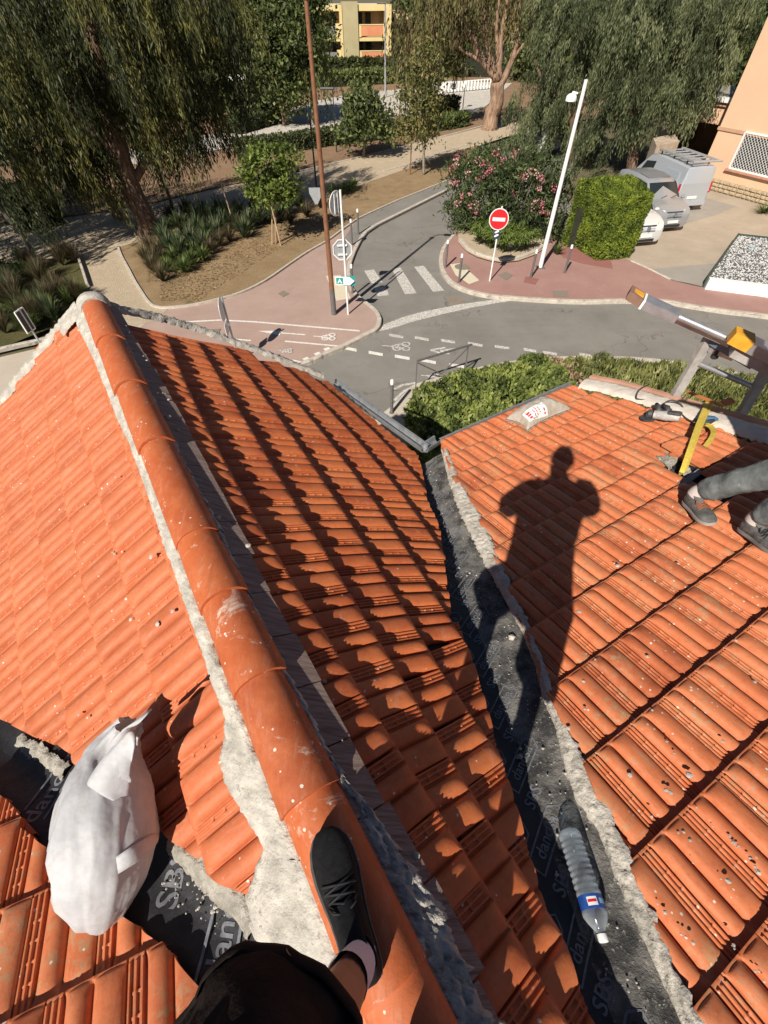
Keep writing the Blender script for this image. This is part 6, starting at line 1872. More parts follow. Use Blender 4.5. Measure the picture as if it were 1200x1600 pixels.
# car half seen under the weeping twigs
pc = G(806, 246, 0)
mpv('parked_car', 'white car parked up the side street, mostly hidden by the oleander and hanging twigs', G(812, 250, 0) + Vector((.6, 0, 0)), math.atan2(-.75, -.65), whitec)

# ------------------------------------------------------------------ buildings
peach = mat('peach_render', (.64, .42, .27), (.68, .455, .295), .8, .93, bump=.25, bscale=120)
peach2 = mat('peach_ledge', (.45, .27, .17), (.52, .32, .21), 3, .93)
stone = mat('field_stone', (.34, .25, .15), (.52, .42, .28), 9, .95, bump=.8, bscale=30, bdist=.03, rnd=True)
C0 = G(1085, 290, GZ); C1 = G(1200, 322, GZ); dB = (C1 - C0); dB.z = 0; dB.normalize(); nB = Vector((dB.y, -dB.x, 0))
if nB.dot(-C0) < 0: nB = -nB
house2 = thing('peach_building', 'peach rendered building with a grilled window and a stone foot beside the parked van', 'building', tuple(C0 + dB * 4))
hB = 11.0
dpt = -nB
def wallq(a, b, z0, z1, m, name, th=.3, par=house2):
    return MB().prism([Vector((a.x, a.y, z0)), Vector((b.x, b.y, z0)), Vector((b.x, b.y, z1)), Vector((a.x, a.y, z1))], dpt * th).obj(name, m, par)
led = AT(1125, 198, C0); zL = led.z
W0, W1 = None, None
wz0, wz1 = AT(1145, 262, C0 + dB * 1.6).z, AT(1158, 205, C0 + dB * 1.6).z
def along(x, y):
    d = ray(x, y); n = nB; t = (C0 - Vector((0, 0, H))).dot(n) / Vector(d).dot(n); p = Vector((d[0] * t, d[1] * t, H + d[2] * t))
    return (p - C0).dot(dB), p.z
wa, za = along(1141, 262); wb, zb = along(1165, 206); wc, zc = along(1232, 283)
w0, w1, z0w, z1w = wa - .02, max(wc, wa + 1.9), min(za, zc) , zb
w0 = (wa + wb) / 2
print('window', w0, w1, z0w, z1w, 'ledge', along(1125, 198), along(1200, 216))
zL = along(1150, 204)[1]
B = lambda t, z, o=0.0: C0 + dB * t + nB * o + Vector((0, 0, z - GZ))
def wallrect(t0, t1, z0, z1, m, name, o=0.0, th=.3): return MB().prism([B(t0, z0, o), B(t1, z0, o), B(t1, z1, o), B(t0, z1, o)], dpt * th).obj(name, m, house2)
wallrect(0, w0, .62, hB, peach, 'wall'); wallrect(w1, 14, .62, hB, peach, 'wall'); wallrect(w0, w1, z1w, hB, peach, 'wall'); wallrect(w0, w1, .62, z0w, peach, 'wall')
MB().prism([B(0, GZ, -.3), B(0, GZ, -9), B(0, hB, -9), B(0, hB, -.3)], dB * .3).obj('side_wall', peach, house2)
MB().prism([B(0, hB, 0), B(14, hB, 0), B(14, hB, -9), B(0, hB, -9)], (0, 0, .2)).obj('flat_roof', conc2, house2)
wallrect(-.06, 14, zL - .09, zL + .05, peach2, 'ledge', .05, .35)
wallrect(0, 14, GZ, .62, mat('stone_bed', (.30, .24, .17), (.38, .31, .22), 10, .95), 'stone_foot', .02, .32)
nst = 0
for row in range(3):
    t = -.05 + row * .13
    while t < 4.6:
        wd_ = random.uniform(.20, .42); hh = .17
        z = GZ + .02 + row * .17
        MB().box(B(t + wd_ / 2, z + hh / 2, .03), (wd_ - .03, .10, hh - .02), Matrix.Rotation(math.atan2(dB.y, dB.x) + random.uniform(-.04, .04), 3, 'Z') @ Matrix.Rotation(random.uniform(-.06, .06), 3, 'Y'), bev=.035).obj('stone', stone, house2)
        t += wd_
# window with lattice grille
win = wallrect(w0 - .0, w1, z0w, z1w, glassm, 'window', -.14, .03)
cur = MB().prism([B(w0 + .02, z0w, -.20), B(w1, z0w, -.20), B(w1, z1w, -.20), B(w0 + .02, z1w, -.20)], dpt * .02).obj('shutter', mat('shutter_grey', (.40, .40, .36), (.46, .46, .42), 5, .7), win)
fr = MB()
for a_, b_2 in (((w0, z0w), (w1, z0w)), ((w1, z0w), (w1, z1w)), ((w1, z1w), (w0, z1w)), ((w0, z1w), (w0, z0w))): fr.beam(B(a_[0], a_[1], .04), B(b_2[0], b_2[1], .04), .07, .07, nB)
fr.obj('grille_frame', whitep, win)
gr = MB(); st = .16; span = (w1 - w0); hgt = z1w - z0w
k = -hgt
while k < span:
    for sgn in (1, -1):
        a_ = [w0 + max(0, k), z0w + max(0, -k)]; ln = min(span - max(0, k), hgt - max(0, -k))
        if ln > .03:
            if sgn == 1: gr.beam(B(a_[0], a_[1], .03), B(a_[0] + ln, a_[1] + ln, .03), .014, .012, nB)
            else: gr.beam(B(2 * w0 + span - a_[0], a_[1], .05), B(2 * w0 + span - a_[0] - ln, a_[1] + ln, .05), .014, .012, nB)
    k += st
gr.obj('lattice', whitep, win)
wallrect(w0 - .12, w1 + .1, z0w - .12, z0w - .04, mat('sill_tile', (.42, .20, .13), (.50, .26, .17), 8, .85), 'sill', .16, .3)
# garage behind it
Gp = G(1040, 268, GZ); ga = thing('garage', 'low garage with a dark open front and pale flat roof behind the silver van', 'garage', tuple(Gp))
g0, g1 = B(-.25, GZ, -2.6), B(-5.2, GZ, -2.2)
gd_ = (g1 - g0); gd_.z = 0; gd_.normalize(); gn = Vector((gd_.y, -gd_.x, 0)); gn = gn if gn.dot(-g0) > 0 else -gn
Q = lambda t, z, o=0.0: g0 + gd_ * t + gn * o + Vector((0, 0, z - GZ))
def gp(t0, t1, z0, z1, o, th, m, name): return MB().prism([Q(t0, z0, o), Q(t1, z0, o), Q(t1, z1, o), Q(t0, z1, o)], -gn * th).obj(name, m, ga)
gp(0, .5, GZ, 3.3, 0, .4, peach, 'pier'); gp(4.2, 5.0, GZ, 3.3, 0, .4, mat('pale_pier', (.50, .42, .33), (.60, .52, .42), 4, .95), 'pier')
gp(.5, 4.2, 2.35, 3.3, 0, .3, peach, 'lintel')
gp(-.1, 5.2, 3.3, 3.48, .25, .5, whitep, 'roof_edge')
gp(-.1, 5.2, 3.12, 3.3, .12, .3, peach2, 'roof_fascia')
MB().prism([Q(-.1, 3.36, -.2), Q(5.2, 3.36, -.2), Q(5.2, 3.36, -5), Q(-.1, 3.36, -5)], (0, 0, .1)).obj('flat_roof', conc2, ga)
gp(-.1, 5.2, GZ, 3.3, -5, .2, peach2, 'back_wall'); MB().prism([Q(5.0, GZ, -.4), Q(5.0, GZ, -5), Q(5.0, 3.3, -5), Q(5.0, 3.3, -.4)], gd_ * .2).obj('side_wall', peach2, ga); MB().prism([Q(0, GZ, -.4), Q(0, GZ, -5), Q(0, 3.3, -5), Q(0, 3.3, -.4)], gd_ * -.2).obj('side_wall', peach2, ga)
b = MB(); b.beam(Q(.3, 1.6, .35), Q(.1, 3.1, .35), .3, .3); b.obj('downpipe_box', galv, ga)
gar = thing('garden_wall', 'pale mottled wall end standing under the weeping twigs by the van', 'wall', tuple(G(1012, 292, GZ)))
wq = [G(1000, 300, GZ), G(1034, 292, GZ)]
MB().prism([wq[0], wq[1], wq[1] + Vector((0, 0, 2.0)), wq[0] + Vector((0, 0, 2.0))], Vector((.3, 1.0, 0)).normalized() * 2.0).obj('wall', mat('pale_wall', (.36, .28, .20), (.50, .41, .31), 2.5, .95, bump=.5, bscale=30), gar)

# yellow apartment building
yel = mat('yellow_render', (.62, .49, .22), (.68, .55, .27), .5, .93); yel2 = mat('yellow_column', (.36, .31, .17), (.42, .37, .21), .6, .93); orn = mat('orange_panel', (.55, .21, .10), (.62, .26, .13), 1.5, .85)
pinkw = mat('recess_wall', (.46, .33, .22), (.52, .38, .26), 1, .95)
A0 = G(492, 112, .1); A1 = G(612, 110, .1)
dA = (A1 - A0); dA.z = 0; LA = dA.length; dA.normalize(); nA = Vector((dA.y, -dA.x, 0)); nA = nA if nA.dot(-A0) > 0 else -nA
apt = thing('apartment_building', 'yellow apartment block with orange balcony fronts at the far end of the park', 'apartment block', tuple((A0 + A1) / 2))
zt = AT(560, 6, (A0 + A1) / 2).z
def zat(y): return AT(560, y, (A0 + A1) / 2).z
def tat(x): return (AT(x, 60, A0 + dA * (LA * (x - 492) / 120)) - A0).dot(dA)
U = lambda t, z, o=0.0: A0 + dA * t + nA * o + Vector((0, 0, z - .1))
def ap(t0, t1, z0, z1, o, th, m, name, par=apt): return MB().prism([U(t0, z0, o), U(t1, z0, o), U(t1, z1, o), U(t0, z1, o)], -nA * th).obj(name, m, par)
xs_ = [tat(x) for x in (440, 536, 560, 600, 611, 640)]
z_ = dict(roof=zat(7), par=zat(17), f1t=zat(38), f1=zat(56), f1b=zat(60), f2t=zat(79), f2=zat(95), f2b=zat(98), f3=zat(112))
ap(xs_[0], xs_[5], -.1, z_['par'], -2.2, .3, pinkw, 'recess_wall')
ap(xs_[0], xs_[4], z_['par'], z_['roof'], .25, 2.6, yel, 'parapet'); 
ap(xs_[1], xs_[2], -.1, z_['roof'] + .25, .5, 2.7, yel2, 'stair_tower'); ap(xs_[1] - .35, xs_[1] - .003, -.1, z_['roof'], .6, 2.8, yel, 'tower_edge')
ap(xs_[3] + .1, xs_[4], -.1, z_['roof'] - .2, .3, 2.6, yel, 'end_wall')
for (zt_, zb_, zlow) in ((z_['f1t'], z_['f1'], z_['f1b']), (z_['f2t'], z_['f2'], z_['f2b'])):
    for (t0, t1) in ((xs_[2] + .1, xs_[3]), (xs_[0], xs_[1] - .4)):
        ap(t0, t1, zlow - .25, zlow + .1, .35, 2.6, yel, 'balcony_slab')
    ap(xs_[2] + .4, xs_[3] - .15, zb_ - .0, zt_ - .08, .42, .12, orn, 'balcony_front')
    ap(xs_[2] + .1, xs_[2] + .398, zb_ - .1, zt_, .44, .3, yel, 'balcony_pier'); ap(xs_[3] - .148, xs_[3] + .05, zb_ - .1, zt_, .44, .3, yel, 'balcony_pier')
    ap(xs_[2] + .1, xs_[3] + .05, zt_ - .078, zt_ + .02, .46, .2, yel, 'balcony_rail')
    ap(xs_[0], xs_[1] - .9, zb_ + .1, zt_ - .1, .40, .06, mat('grey_railing', (.22, .21, .19), None, rough=.7), 'balcony_railing')
    ap(xs_[1] - .9, xs_[1] - .37, zb_ - .2, zt_ + .1, .42, .3, yel, 'balcony_pier')
    for (t0, t1, hh) in ((xs_[2] + .15, xs_[2] + .75, 0), (xs_[2] + 1.2, xs_[2] + 1.9, 1), (xs_[1] - 1.3, xs_[1] - .7, 1), (xs_[1] - 3.4, xs_[1] - 2.8, 1), (xs_[0] + 1, xs_[0] + 2, 1)):
        wq_ = ap(t0, t1, zb_ + (.0 if hh else .9), zt_ + 1.0, -2.15, .06, glassm, 'window')
        ap(t0 - .06, t0, zb_ + (.0 if hh else .9), zt_ + 1.05, -2.12, .08, mat('brown_frame', (.16, .07, .04), None, rough=.7), 'frame', wq_)
ap(xs_[4], xs_[5], z_['par'] - .8, z_['par'] - .3, -1.0, 1.2, yel, 'far_parapet'); ap(xs_[4] + .1, xs_[5], z_['f1t'], z_['par'] - .9, -1.4, .2, orn, 'far_panel')
MB().prism([U(xs_[0], z_['roof'] - .1, 0), U(xs_[4], z_['roof'] - .1, 0), U(xs_[4], z_['roof'] - .1, -9), U(xs_[0], z_['roof'] - .1, -9)], (0, 0, .08)).obj('flat_roof', whitep, apt)
ap(xs_[0], xs_[4], -.1, z_['roof'] - .1, -9, .3, yel, 'back_wall')
# pale houses glimpsed through the trees
for i, (x0, x1, y0, y1, dist, lab) in enumerate([(795, 860, 40, 118, 92, 'cream house glimpsed through the weeping twigs behind the eucalyptus'), (10, 60, 180, 235, 78, 'pale house glimpsed at the far left between the trunks')]):
    d = ray((x0 + x1) / 2, y1); k = dist / math.hypot(d[0], d[1]); P = Vector((d[0] * k, d[1] * k, 0))
    a_, b_2 = AT(x0, y1, P), AT(x1, y1, P); zt2 = AT((x0 + x1) / 2, y0, P).z
    hh = thing('far_house', lab, 'house', tuple(P))
    MB().prism([Vector((a_.x, a_.y, 0)), Vector((b_2.x, b_2.y, 0)), Vector((b_2.x, b_2.y, zt2)), Vector((a_.x, a_.y, zt2))], (0, 7, 0)).obj('wall', mat('cream_wall', (.60, .52, .36), (.66, .58, .42), 1, .95), hh)
    c_ = (a_ + b_2) / 2
    for s in (.25, .5, .75):
        q = a_.lerp(b_2, s); MB().box((q.x, q.y - .02, zt2 - 1.4), (1.0, .1, 1.2)).obj('window', glassm, hh)
    MB().prism([Vector((a_.x - .4, a_.y - .4, zt2)), Vector((b_2.x + .4, b_2.y - .4, zt2)), Vector((b_2.x + .4, b_2.y + 7.4, zt2)), Vector((a_.x - .4, a_.y + 7.4, zt2))], (0, 0, .25)).obj('roof', mat('far_roof', (.36, .16, .10), (.42, .2, .13), 4, .95), hh)
# ------------------------------------------------------------------ the opening in the low roof
def on(pl, x, y, lift=0.0):
    up = Vector((-pl[1], -pl[2], 1)).normalized()
    return hit((pl[0] + lift / up.z, pl[1], pl[2]), x, y)
hole_shade = mat('loft_shade_paint', (.010, .010, .011), None, rough=.95)
op = thing('roof_opening', 'dark opening with grey mortar where tiles were lifted out of the low roof', 'roof opening', tuple(on(PR, 1080, 735)))
q = [on(PR, x, y, -.058) for x, y in [(1018, 706), (1050, 700), (1150, 742), (1112, 780)]]
MB().prism([p + up_R * .004 for p in q], up_R * .006).obj('loft_shade_sheet', hole_shade, op)  # near-black sheet over the deck, painting the unlit loft below
def rough2(px, l, mt, name, par, seed):
    P = [on(PR, x, y, l) for x, y in px]
    return rough([P[0], P[1]], [P[3], P[2]], .02, mt, name, seed, nx=14, step=.012, amp=.018, jag=.04, parent=par)
rough2([(1018, 712), (1036, 704), (1062, 722), (1046, 735)], -.045, mortar_grey, 'mortar_lump', op, 31)
rough2([(1062, 732), (1074, 728), (1080, 740), (1068, 746)], -.04, mortar_grey, 'mortar_lump', op, 32)
MB().box(on(PR, 1078, 748, -.03), (.30, .05, .03), Matrix.Rotation(rad(35), 3, 'Z'), bev=.005).obj('batten', mat('grey_batten', (.20, .19, .18), (.30, .28, .26), 8, .9), op)

# a loose tile laid over the opening
ltile = bpy.data.objects.new('loose_tile', cut_tile(frame(A2, B2, Vector()), [], terra_R)); COL.objects.link(ltile)
c0 = on(PR, 1084, 700, .05)
ltile.matrix_basis = Matrix.Translation(c0) @ frame(A2, B2, Vector()) @ Matrix.Rotation(rad(-7), 4, 'Z') @ Matrix.Translation((-W_T / 2, -LEN_T / 2, 0))
tag(ltile, 'loose tile laid across the dark roof opening under the yellow strap', 'roof tile')

# ------------------------------------------------------------------ cement bag
bagm, t_, b_ = nt('paper_sack')
v_ = obvec(t_); f_ = noisef(t_, v_, 8.0, 5, .7)
t_.links.new(ramp(t_, f_, [(.35, (.36, .31, .25)), (.65, (.47, .42, .35))]), b_.inputs['Base Color']); b_.inputs['Roughness'].default_value = .85
bumpn(t_, b_, noisef(t_, v_, 22.0, 5, .6), .7, .02)
corn = [on(PR, x, y, .0) for x, y in [(788, 658), (824, 675), (894, 642), (852, 622)]]
c = sum(corn, Vector()) / 4
r = thing('cement_bag', 'flat grey cement bag with white and red label at the low roof edge', 'cement bag', tuple(c))
nu, nv = 30, 18; Vt, Ft = [], []
e1 = (corn[2] - corn[1]); e2 = (corn[0] - corn[1])
for side in (1, -1):
    for i in range(nu + 1):
        for j in range(nv + 1):
            f, g = i / nu, j / nv
            p = corn[1] + e1 * f + e2 * g
            # pull the middle of the edges in: ears at the corners
            p += (e1.normalized() * (.5 - f) * .10 * (1 - abs(2 * g - 1) ** 2) + e2.normalized() * (.5 - g) * .07 * (1 - abs(2 * f - 1) ** 2))
            w = (max(0, 1 - abs(2 * f - 1) ** 3) * max(0, 1 - abs(2 * g - 1) ** 3)) ** .6
            q = p * 9
            wr = .014 * noise.noise(q) + .008 * noise.noise(q * 2.3) + .010 * abs(noise.noise(q * 1.3 + Vector((3, 0, 0))))
            zz_ = (.14 * w + wr * w + .026) if side == 1 else .004
            Vt.append(p + up_R * zz_)
o_ = (nu + 1) * (nv + 1)
for s in (0, 1):
    for i in range(nu):
        for j in range(nv):
            a = s * o_ + i * (nv + 1) + j
            Ft.append((a, a + 1, a + nv + 2, a + nv + 1) if s else (a, a + nv + 1, a + nv + 2, a + 1))
bag = MB().add(Vt, Ft).obj('sack', bagm, r, smooth='all', fix=True)
bvb = BVHTree.FromPolygons([Vector(v) for v in Vt], Ft)
redp_ = mat('label_red', (.50, .04, .04), None, rough=.7)
def drape(name, pts, m, lift):
    """flat print laid on the bag: polygon in the (f, g) plane of the bag"""
    bm = bmesh.new(); P = [corn[1] + e1 * f + e2 * g for f, g in pts]
    bm.faces.new([bm.verts.new(p) for p in P]); bmesh.ops.triangulate(bm, faces=bm.faces)
    bmesh.ops.subdivide_edges(bm, edges=bm.edges[:], cuts=5, use_grid_fill=True)
    for v in bm.verts:
        h = bvb.ray_cast(v.co + Vector((0, 0, .5)), Vector((0, 0, -1)))
        if h[0] is not None: v.co = h[0] + up_R * lift
    me = bpy.data.meshes.new(name); bm.to_mesh(me); bm.free(); me.materials.append(m)
    o = bpy.data.objects.new(name, me); COL.objects.link(o); return adopt(o, r)
lab = drape('label', [(.09, .16), (.50, .15), (.50, .52), (.12, .54)], signw, .006)
for pts in [[(.13, .20), (.18, .20), (.18, .49), (.13, .49)], [(.23, .20), (.25, .20), (.25, .46), (.23, .46)], [(.28, .20), (.30, .20), (.30, .46), (.28, .46)], [(.34, .24), (.36, .24), (.36, .42), (.34, .42)], [(.43, .18), (.46, .18), (.46, .34), (.43, .34)]]:
    # broken into strokes so that it reads as lines of print
    (f0, g0), (f1, _), (_, g1), _ = pts
    k = g0
    while k < g1 - .03:
        w = random.uniform(.03, .075); drape('print', [(f0, k), (f1, k), (f1, min(g1, k + w)), (f0, min(g1, k + w))], redp_, .009); k += w + .025

# ------------------------------------------------------------------ angle grinder with its cable, blue tool, yellow strap
gp_ = on(PR, 1040, 652, .05)
r = thing('power_tool', 'dusty grey power tool with black handle lying on the low roof', 'power tool', tuple(gp_))
toolm = mat('tool_grey', (.30, .29, .27), (.46, .44, .41), 20, .6, c3=(.6, .58, .54), s3=40, t3=.6); toolk = mat('tool_black', (.03, .03, .032), (.08, .078, .075), 20, .6)
ta = (on(PR, 1064, 662) - on(PR, 1018, 656)).normalized(); tn = up_R; tb = tn.cross(ta).normalized()
Tt = lambda a, b, c: gp_ + (ta * a + tb * b + tn * c) * .72
b = MB(); rings = []
for a, rr_ in ((-.15, .035), (-.14, .055), (-.06, .06), (.02, .066), (.05, .06), (.13, .055), (.16, .048), (.165, .02)): rings.append([Tt(a, rr_ * math.cos(2 * math.pi * k / 14), .02 + rr_ * math.sin(2 * math.pi * k / 14)) for k in range(14)])
b.loft(rings); b.obj('motor_body', toolm, r, smooth=40)
b = MB(); rings = []
for a, rr_, c in ((-.155, .05, 0), (-.20, .062, 0), (-.225, .05, -.01), (-.235, .02, -.01)): rings.append([Tt(a, rr_ * math.cos(2 * math.pi * k / 12), .02 + c + rr_ * math.sin(2 * math.pi * k / 12)) for k in range(12)])
b.loft(rings); b.obj('gear_head', toolk, r, smooth=40)
MB().tube([Tt(-.10, .06, .04), Tt(-.13, .15, .07), Tt(-.17, .22, .07)], [.022, .024, .018], 10).obj('side_handle', toolk, r, smooth='all')
MB().tube([Tt(.02, .05, .06), Tt(-.02, .12, .08), Tt(-.08, .16, .08)], [.02, .026, .022], 10).obj('rear_handle', toolk, r, smooth='all')
MB().disc(Tt(-.20, -.01, -.035), .075, tn, 24, .008).obj('disc', toolk, r)
MB().box(Tt(.09, .0, .07), (.12, .07, .03), Matrix((ta, tb, tn)).transposed(), bev=.01).obj('switch_panel', toolk, r)
def cable(name, label, pts, rr_, m, cat='cable', n=8, pl=PR, lift=.012):
    P = [p if isinstance(p, Vector) else on(pl, p[0], p[1], lift + (p[2] if len(p) > 2 else 0)) for p in pts]
    out = []
    for i in range(len(P) - 1):
        for k in range(6):
            t = k / 6; p0, p1, p2, p3 = P[max(i - 1, 0)], P[i], P[i + 1], P[min(i + 2, len(P) - 1)]
            out.append(.5 * ((2 * p1) + (p2 - p0) * t + (2 * p0 - 5 * p1 + 4 * p2 - p3) * t * t + (3 * p1 - p0 - 3 * p2 + p3) * t ** 3))
    out.append(P[-1])
    o = MB().tube(out, rr_, n).obj(name, m, smooth='all')
    return tag(o, label, cat)
cable('power_cable', 'black cable looping from the power tool over the pale verge mortar', [(1050, 640, .05), (1036, 634, .08), (1046, 626, .10), (1062, 630, .07), (1068, 640, .02), (1060, 630, .02), (1030, 626, .02), (1000, 624, .03), (994, 620, .05), (1000, 608, .08), (1012, 602, .03)], .007, toolk)
cable('coiled_cable', 'dark cable loop lying between the power tool and the yellow strap', [(1066, 640, .02), (1082, 652, .01), (1088, 658, .02), (1076, 656, .01), (1064, 646, .02)], .006, toolk)
strapm = mat('yellow_webbing', (.55, .40, .05), (.68, .52, .09), 30, .85, bump=.4, bscale=200)
def ribbon(name, pts, w, m, par, twist=0.0, th=.004):
    P = [p for p in pts]; b = MB(); rings = []
    out = []
    for i in range(len(P) - 1):
        for k in range(5):
            t = k / 5; p0, p1, p2, p3 = P[max(i - 1, 0)], P[i], P[i + 1], P[min(i + 2, len(P) - 1)]
            out.append(.5 * ((2 * p1) + (p2 - p0) * t + (2 * p0 - 5 * p1 + 4 * p2 - p3) * t * t + (3 * p1 - p0 - 3 * p2 + p3) * t ** 3))
    out.append(P[-1]); n = len(out)
    for i in range(n):
        d = (out[min(i + 1, n - 1)] - out[max(i - 1, 0)]).normalized()
        s = d.cross(up_R)
        if s.length < .05: s = d.cross(Vector((1, 0, 0)))
        s.normalize(); u = s.cross(d)
        a = twist * i / n; s2 = s * math.cos(a) + u * math.sin(a); u2 = s2.cross(d)
        rings.append([out[i] - s2 * w / 2 + u2 * th / 2, out[i] + s2 * w / 2 + u2 * th / 2, out[i] + s2 * w / 2 - u2 * th / 2, out[i] - s2 * w / 2 - u2 * th / 2])
    b.loft(rings); return b.obj(name, m, par, smooth=50)
st = thing('yellow_strap', 'bright yellow webbing strap running from the pale verge mortar into the roof opening', 'strap', tuple(on(PR, 1085, 690)))
ribbon('band', [on(PR, 1106, 628, .10), on(PR, 1092, 660, .10), on(PR, 1078, 700, .09), on(PR, 1066, 735, .02), on(PR, 1063, 742, -.03)], .034, strapm, st, .5)
ribbon('band', [on(PR, 1112, 630, .08), on(PR, 1097, 662, .09), on(PR, 1084, 696, .07), on(PR, 1071, 732, .0), on(PR, 1066, 738, -.03)], .030, strapm, st, -.3)
ribbon('loose_end', [on(PR, 1100, 700, .03), on(PR, 1114, 680, .05), on(PR, 1112, 668, .04), on(PR, 1098, 660, .03), on(PR, 1110, 664, .04), on(PR, 1120, 662, .03)], .04, strapm, st, .8)
bt = thing('blue_tool', 'small blue and black tool lying in the worker\'s shadow behind the strap', 'tool', tuple(on(PR, 1104, 656, .03)))
q = on(PR, 1106, 655, .04)
MB().box(q, (.16, .08, .06), Matrix((ta, tb, tn)).transposed(), bev=.02).obj('casing', mat('tool_blue', (.06, .14, .24), None, rough=.5), bt)
MB().tube([q + ta * .05 - tb * .02, q - tb * .14 - ta * .06], [.022, .028], 10).obj('handle', toolk, bt, smooth='all')

# ------------------------------------------------------------------ ladder hoist beyond the verge
alu = mat('aluminium', (.44, .45, .46), (.60, .61, .62), 10, .38, .75, bump=.06, bscale=60); steelg = mat('hoist_grey', (.30, .28, .26), (.42, .40, .37), 9, .75, bump=.2, bscale=40); orange = mat('orange_pad', (.62, .27, .015), (.72, .36, .03), 14, .6); brownp = mat('brown_ply', (.16, .085, .06), (.24, .14, .10), 5, .8)
zb = H - 2.62
b1, b2 = G(1062, 606, zb), G(1172, 628, zb)
ho = thing('ladder_hoist', 'grey and aluminium ladder hoist with orange pads above the low roof edge', 'ladder hoist', (b1.x, b1.y, .1))
t1, t2 = AT(1112, 522, b1), AT(1226, 530, b2)
dR_ = (b2 - b1); dR_.z = 0; dR_.normalize()
def rail_(p, q, name): 
    low = p + (p - q) * ((p.z - .15) / max(.1, (q.z - p.z)))
    return MB().beam(low, q, .085, .055, tuple(dR_.cross(Vector((0, 0, 1))))).obj(name, steelg, ho)
# rails keep a slight lean back towards the house at the top
lean = Vector((.06, -.10, 0))
L0 = Vector((b1.x, b1.y, b1.z)) ; R0_ = Vector((b2.x, b2.y, b2.z))
for p, q in ((L0, t1), (R0_, t2)):
    foot_ = Vector((p.x, p.y, p.z)) + (p - q).normalized() * .2
    MB().beam(Vector((p.x + (p.x - q.x) * 6, p.y + (p.y - q.y) * 6, .12)), q, .085, .055, (0, 1, 0)).obj('rail', steelg, ho)
for (x0, y0, x1, y1, rr_) in ((1092, 568, 1176, 604, .026), ):
    p, q = AT(x0, y0, b1), AT(x1, y1, b2); MB().tube([p, q], rr_, 12).obj('rung', alu, ho, smooth=40)
for k in range(1, 9):
    f = k / 9; p = Vector((b1.x, b1.y, .3 + (b1.z - .5) * f)); q = Vector((b2.x, b2.y, .3 + (b2.z - .5) * f))
    if k < 9: MB().tube([p, q], .022, 8).obj('rung', alu, ho, smooth=40)
# head: two long aluminium channels with orange pads at their ends
P0, P1 = AT(1003, 470, b1 * .96), AT(1143, 532, b1 * .98)
ch = (P1 - P0); chd = ch.normalized(); chs = chd.cross(Vector((0, 0, 1))).normalized(); chu = chs.cross(chd)
CH = lambda a, s, u: P0 + chd * a + (chs * s + chu * u) * .72
LC = ch.length
b = MB()
prof = [(-.11, .05), (-.10, .055), (.10, .055), (.11, .05), (.11, -.05), (.095, -.05), (.095, .038), (-.095, .038), (-.095, -.05), (-.11, -.05)]
b.loft([[CH(a, s, u) for s, u in prof] for a in (0, .12, LC * .4)]); b.obj('head_channel', alu, ho, smooth=20)
MB().tube([CH(LC * .34, .05, .02), CH(LC + .1, .05, .02)], .030, 14).obj('roller_tube', alu, ho, smooth=40)
MB().beam(CH(LC * .34, -.05, -.06), CH(LC + .1, -.05, -.06), .05, .05).obj('lower_bar', alu, ho)
MB().box(CH(.012, 0, 0), (.02, .165, .08), Matrix((chd, chs, chu)).transposed()).obj('end_plate', whitep, ho)
b = MB(); b.prism([CH(-.004, -.10, -.05), CH(-.004, .10, -.05), CH(-.14, .11, -.02), CH(-.14, -.10, -.02)], chu * .075); b.obj('ply_pad', brownp, ho)
b = MB(); b.prism([CH(-.012, -.03, .048), CH(-.012, .06, .048), CH(-.13, .04, .048), CH(-.11, -.07, .048)], chu * .02); b.obj('orange_pad', orange, ho)
# second head box, nearer
Q0 = AT(1136, 530, b1 * .95); q2 = chd; 
QH = lambda a, s, u: Q0 + (chd * a + chs * s + chu * u) * .62
b = MB(); b.prism([QH(0, -.09, 0), QH(0, .13, 0), QH(.26, .16, .0), QH(.26, -.10, 0)], chu * .10); b.obj('orange_pad', orange, ho)
b = MB(); b.prism([QH(.262, .16, .0), QH(.262, -.10, 0), QH(1.0, -.14, -.02), QH(1.0, .20, -.02)], chu * .085); b.obj('head_box', alu, ho)
b = MB(); b.prism([QH(.16, -.16, -.16), QH(.16, .08, -.16), QH(1.0, .08, -.20), QH(1.0, -.16, -.20)], chu * .13); b.obj('winch_case', steelg, ho)
for k in range(3): MB().box(QH(.30 + k * .09, -.17, -.09), (.05, .03, .06), Matrix((chd, chs, chu)).transposed(), bev=.008).obj('copper_bush', mat('copper', (.55, .25, .10), None, rough=.4, metal=.6), ho)
MB().beam(AT(1108, 545, b1), AT(1146, 560, b1), .04, .04).obj('crossbar', alu, ho)
MB().beam(AT(1112, 528, b1), AT(1180, 568, b1 * .97), .05, .10).obj('blue_grey_beam', mat('blue_grey', (.12, .16, .20), None, rough=.5), ho)
MB().box(AT(1122, 548, b1) , (.06, .05, .16), bev=.01).obj('latch', darkm, ho)
og = MB().beam(on(PR, 1074, 612, .05), on(PR, 1130, 634, .05), .03, .02).obj('orange_bar', mat('orange_bar', (.55, .19, .06), None, rough=.6))
tag(og, 'thin orange bar lying on the verge beneath the hoist legs', 'bar')
hp = MB().prism([on(PR, x, y, .02) for x, y in ((1126, 628), (1142, 624), (1148, 630), (1134, 635))], up_R * .02).obj('broken_tile', terra_M)
tag(hp, 'pinkish broken tile piece lying on the verge beside the hoist leg', 'broken tile')

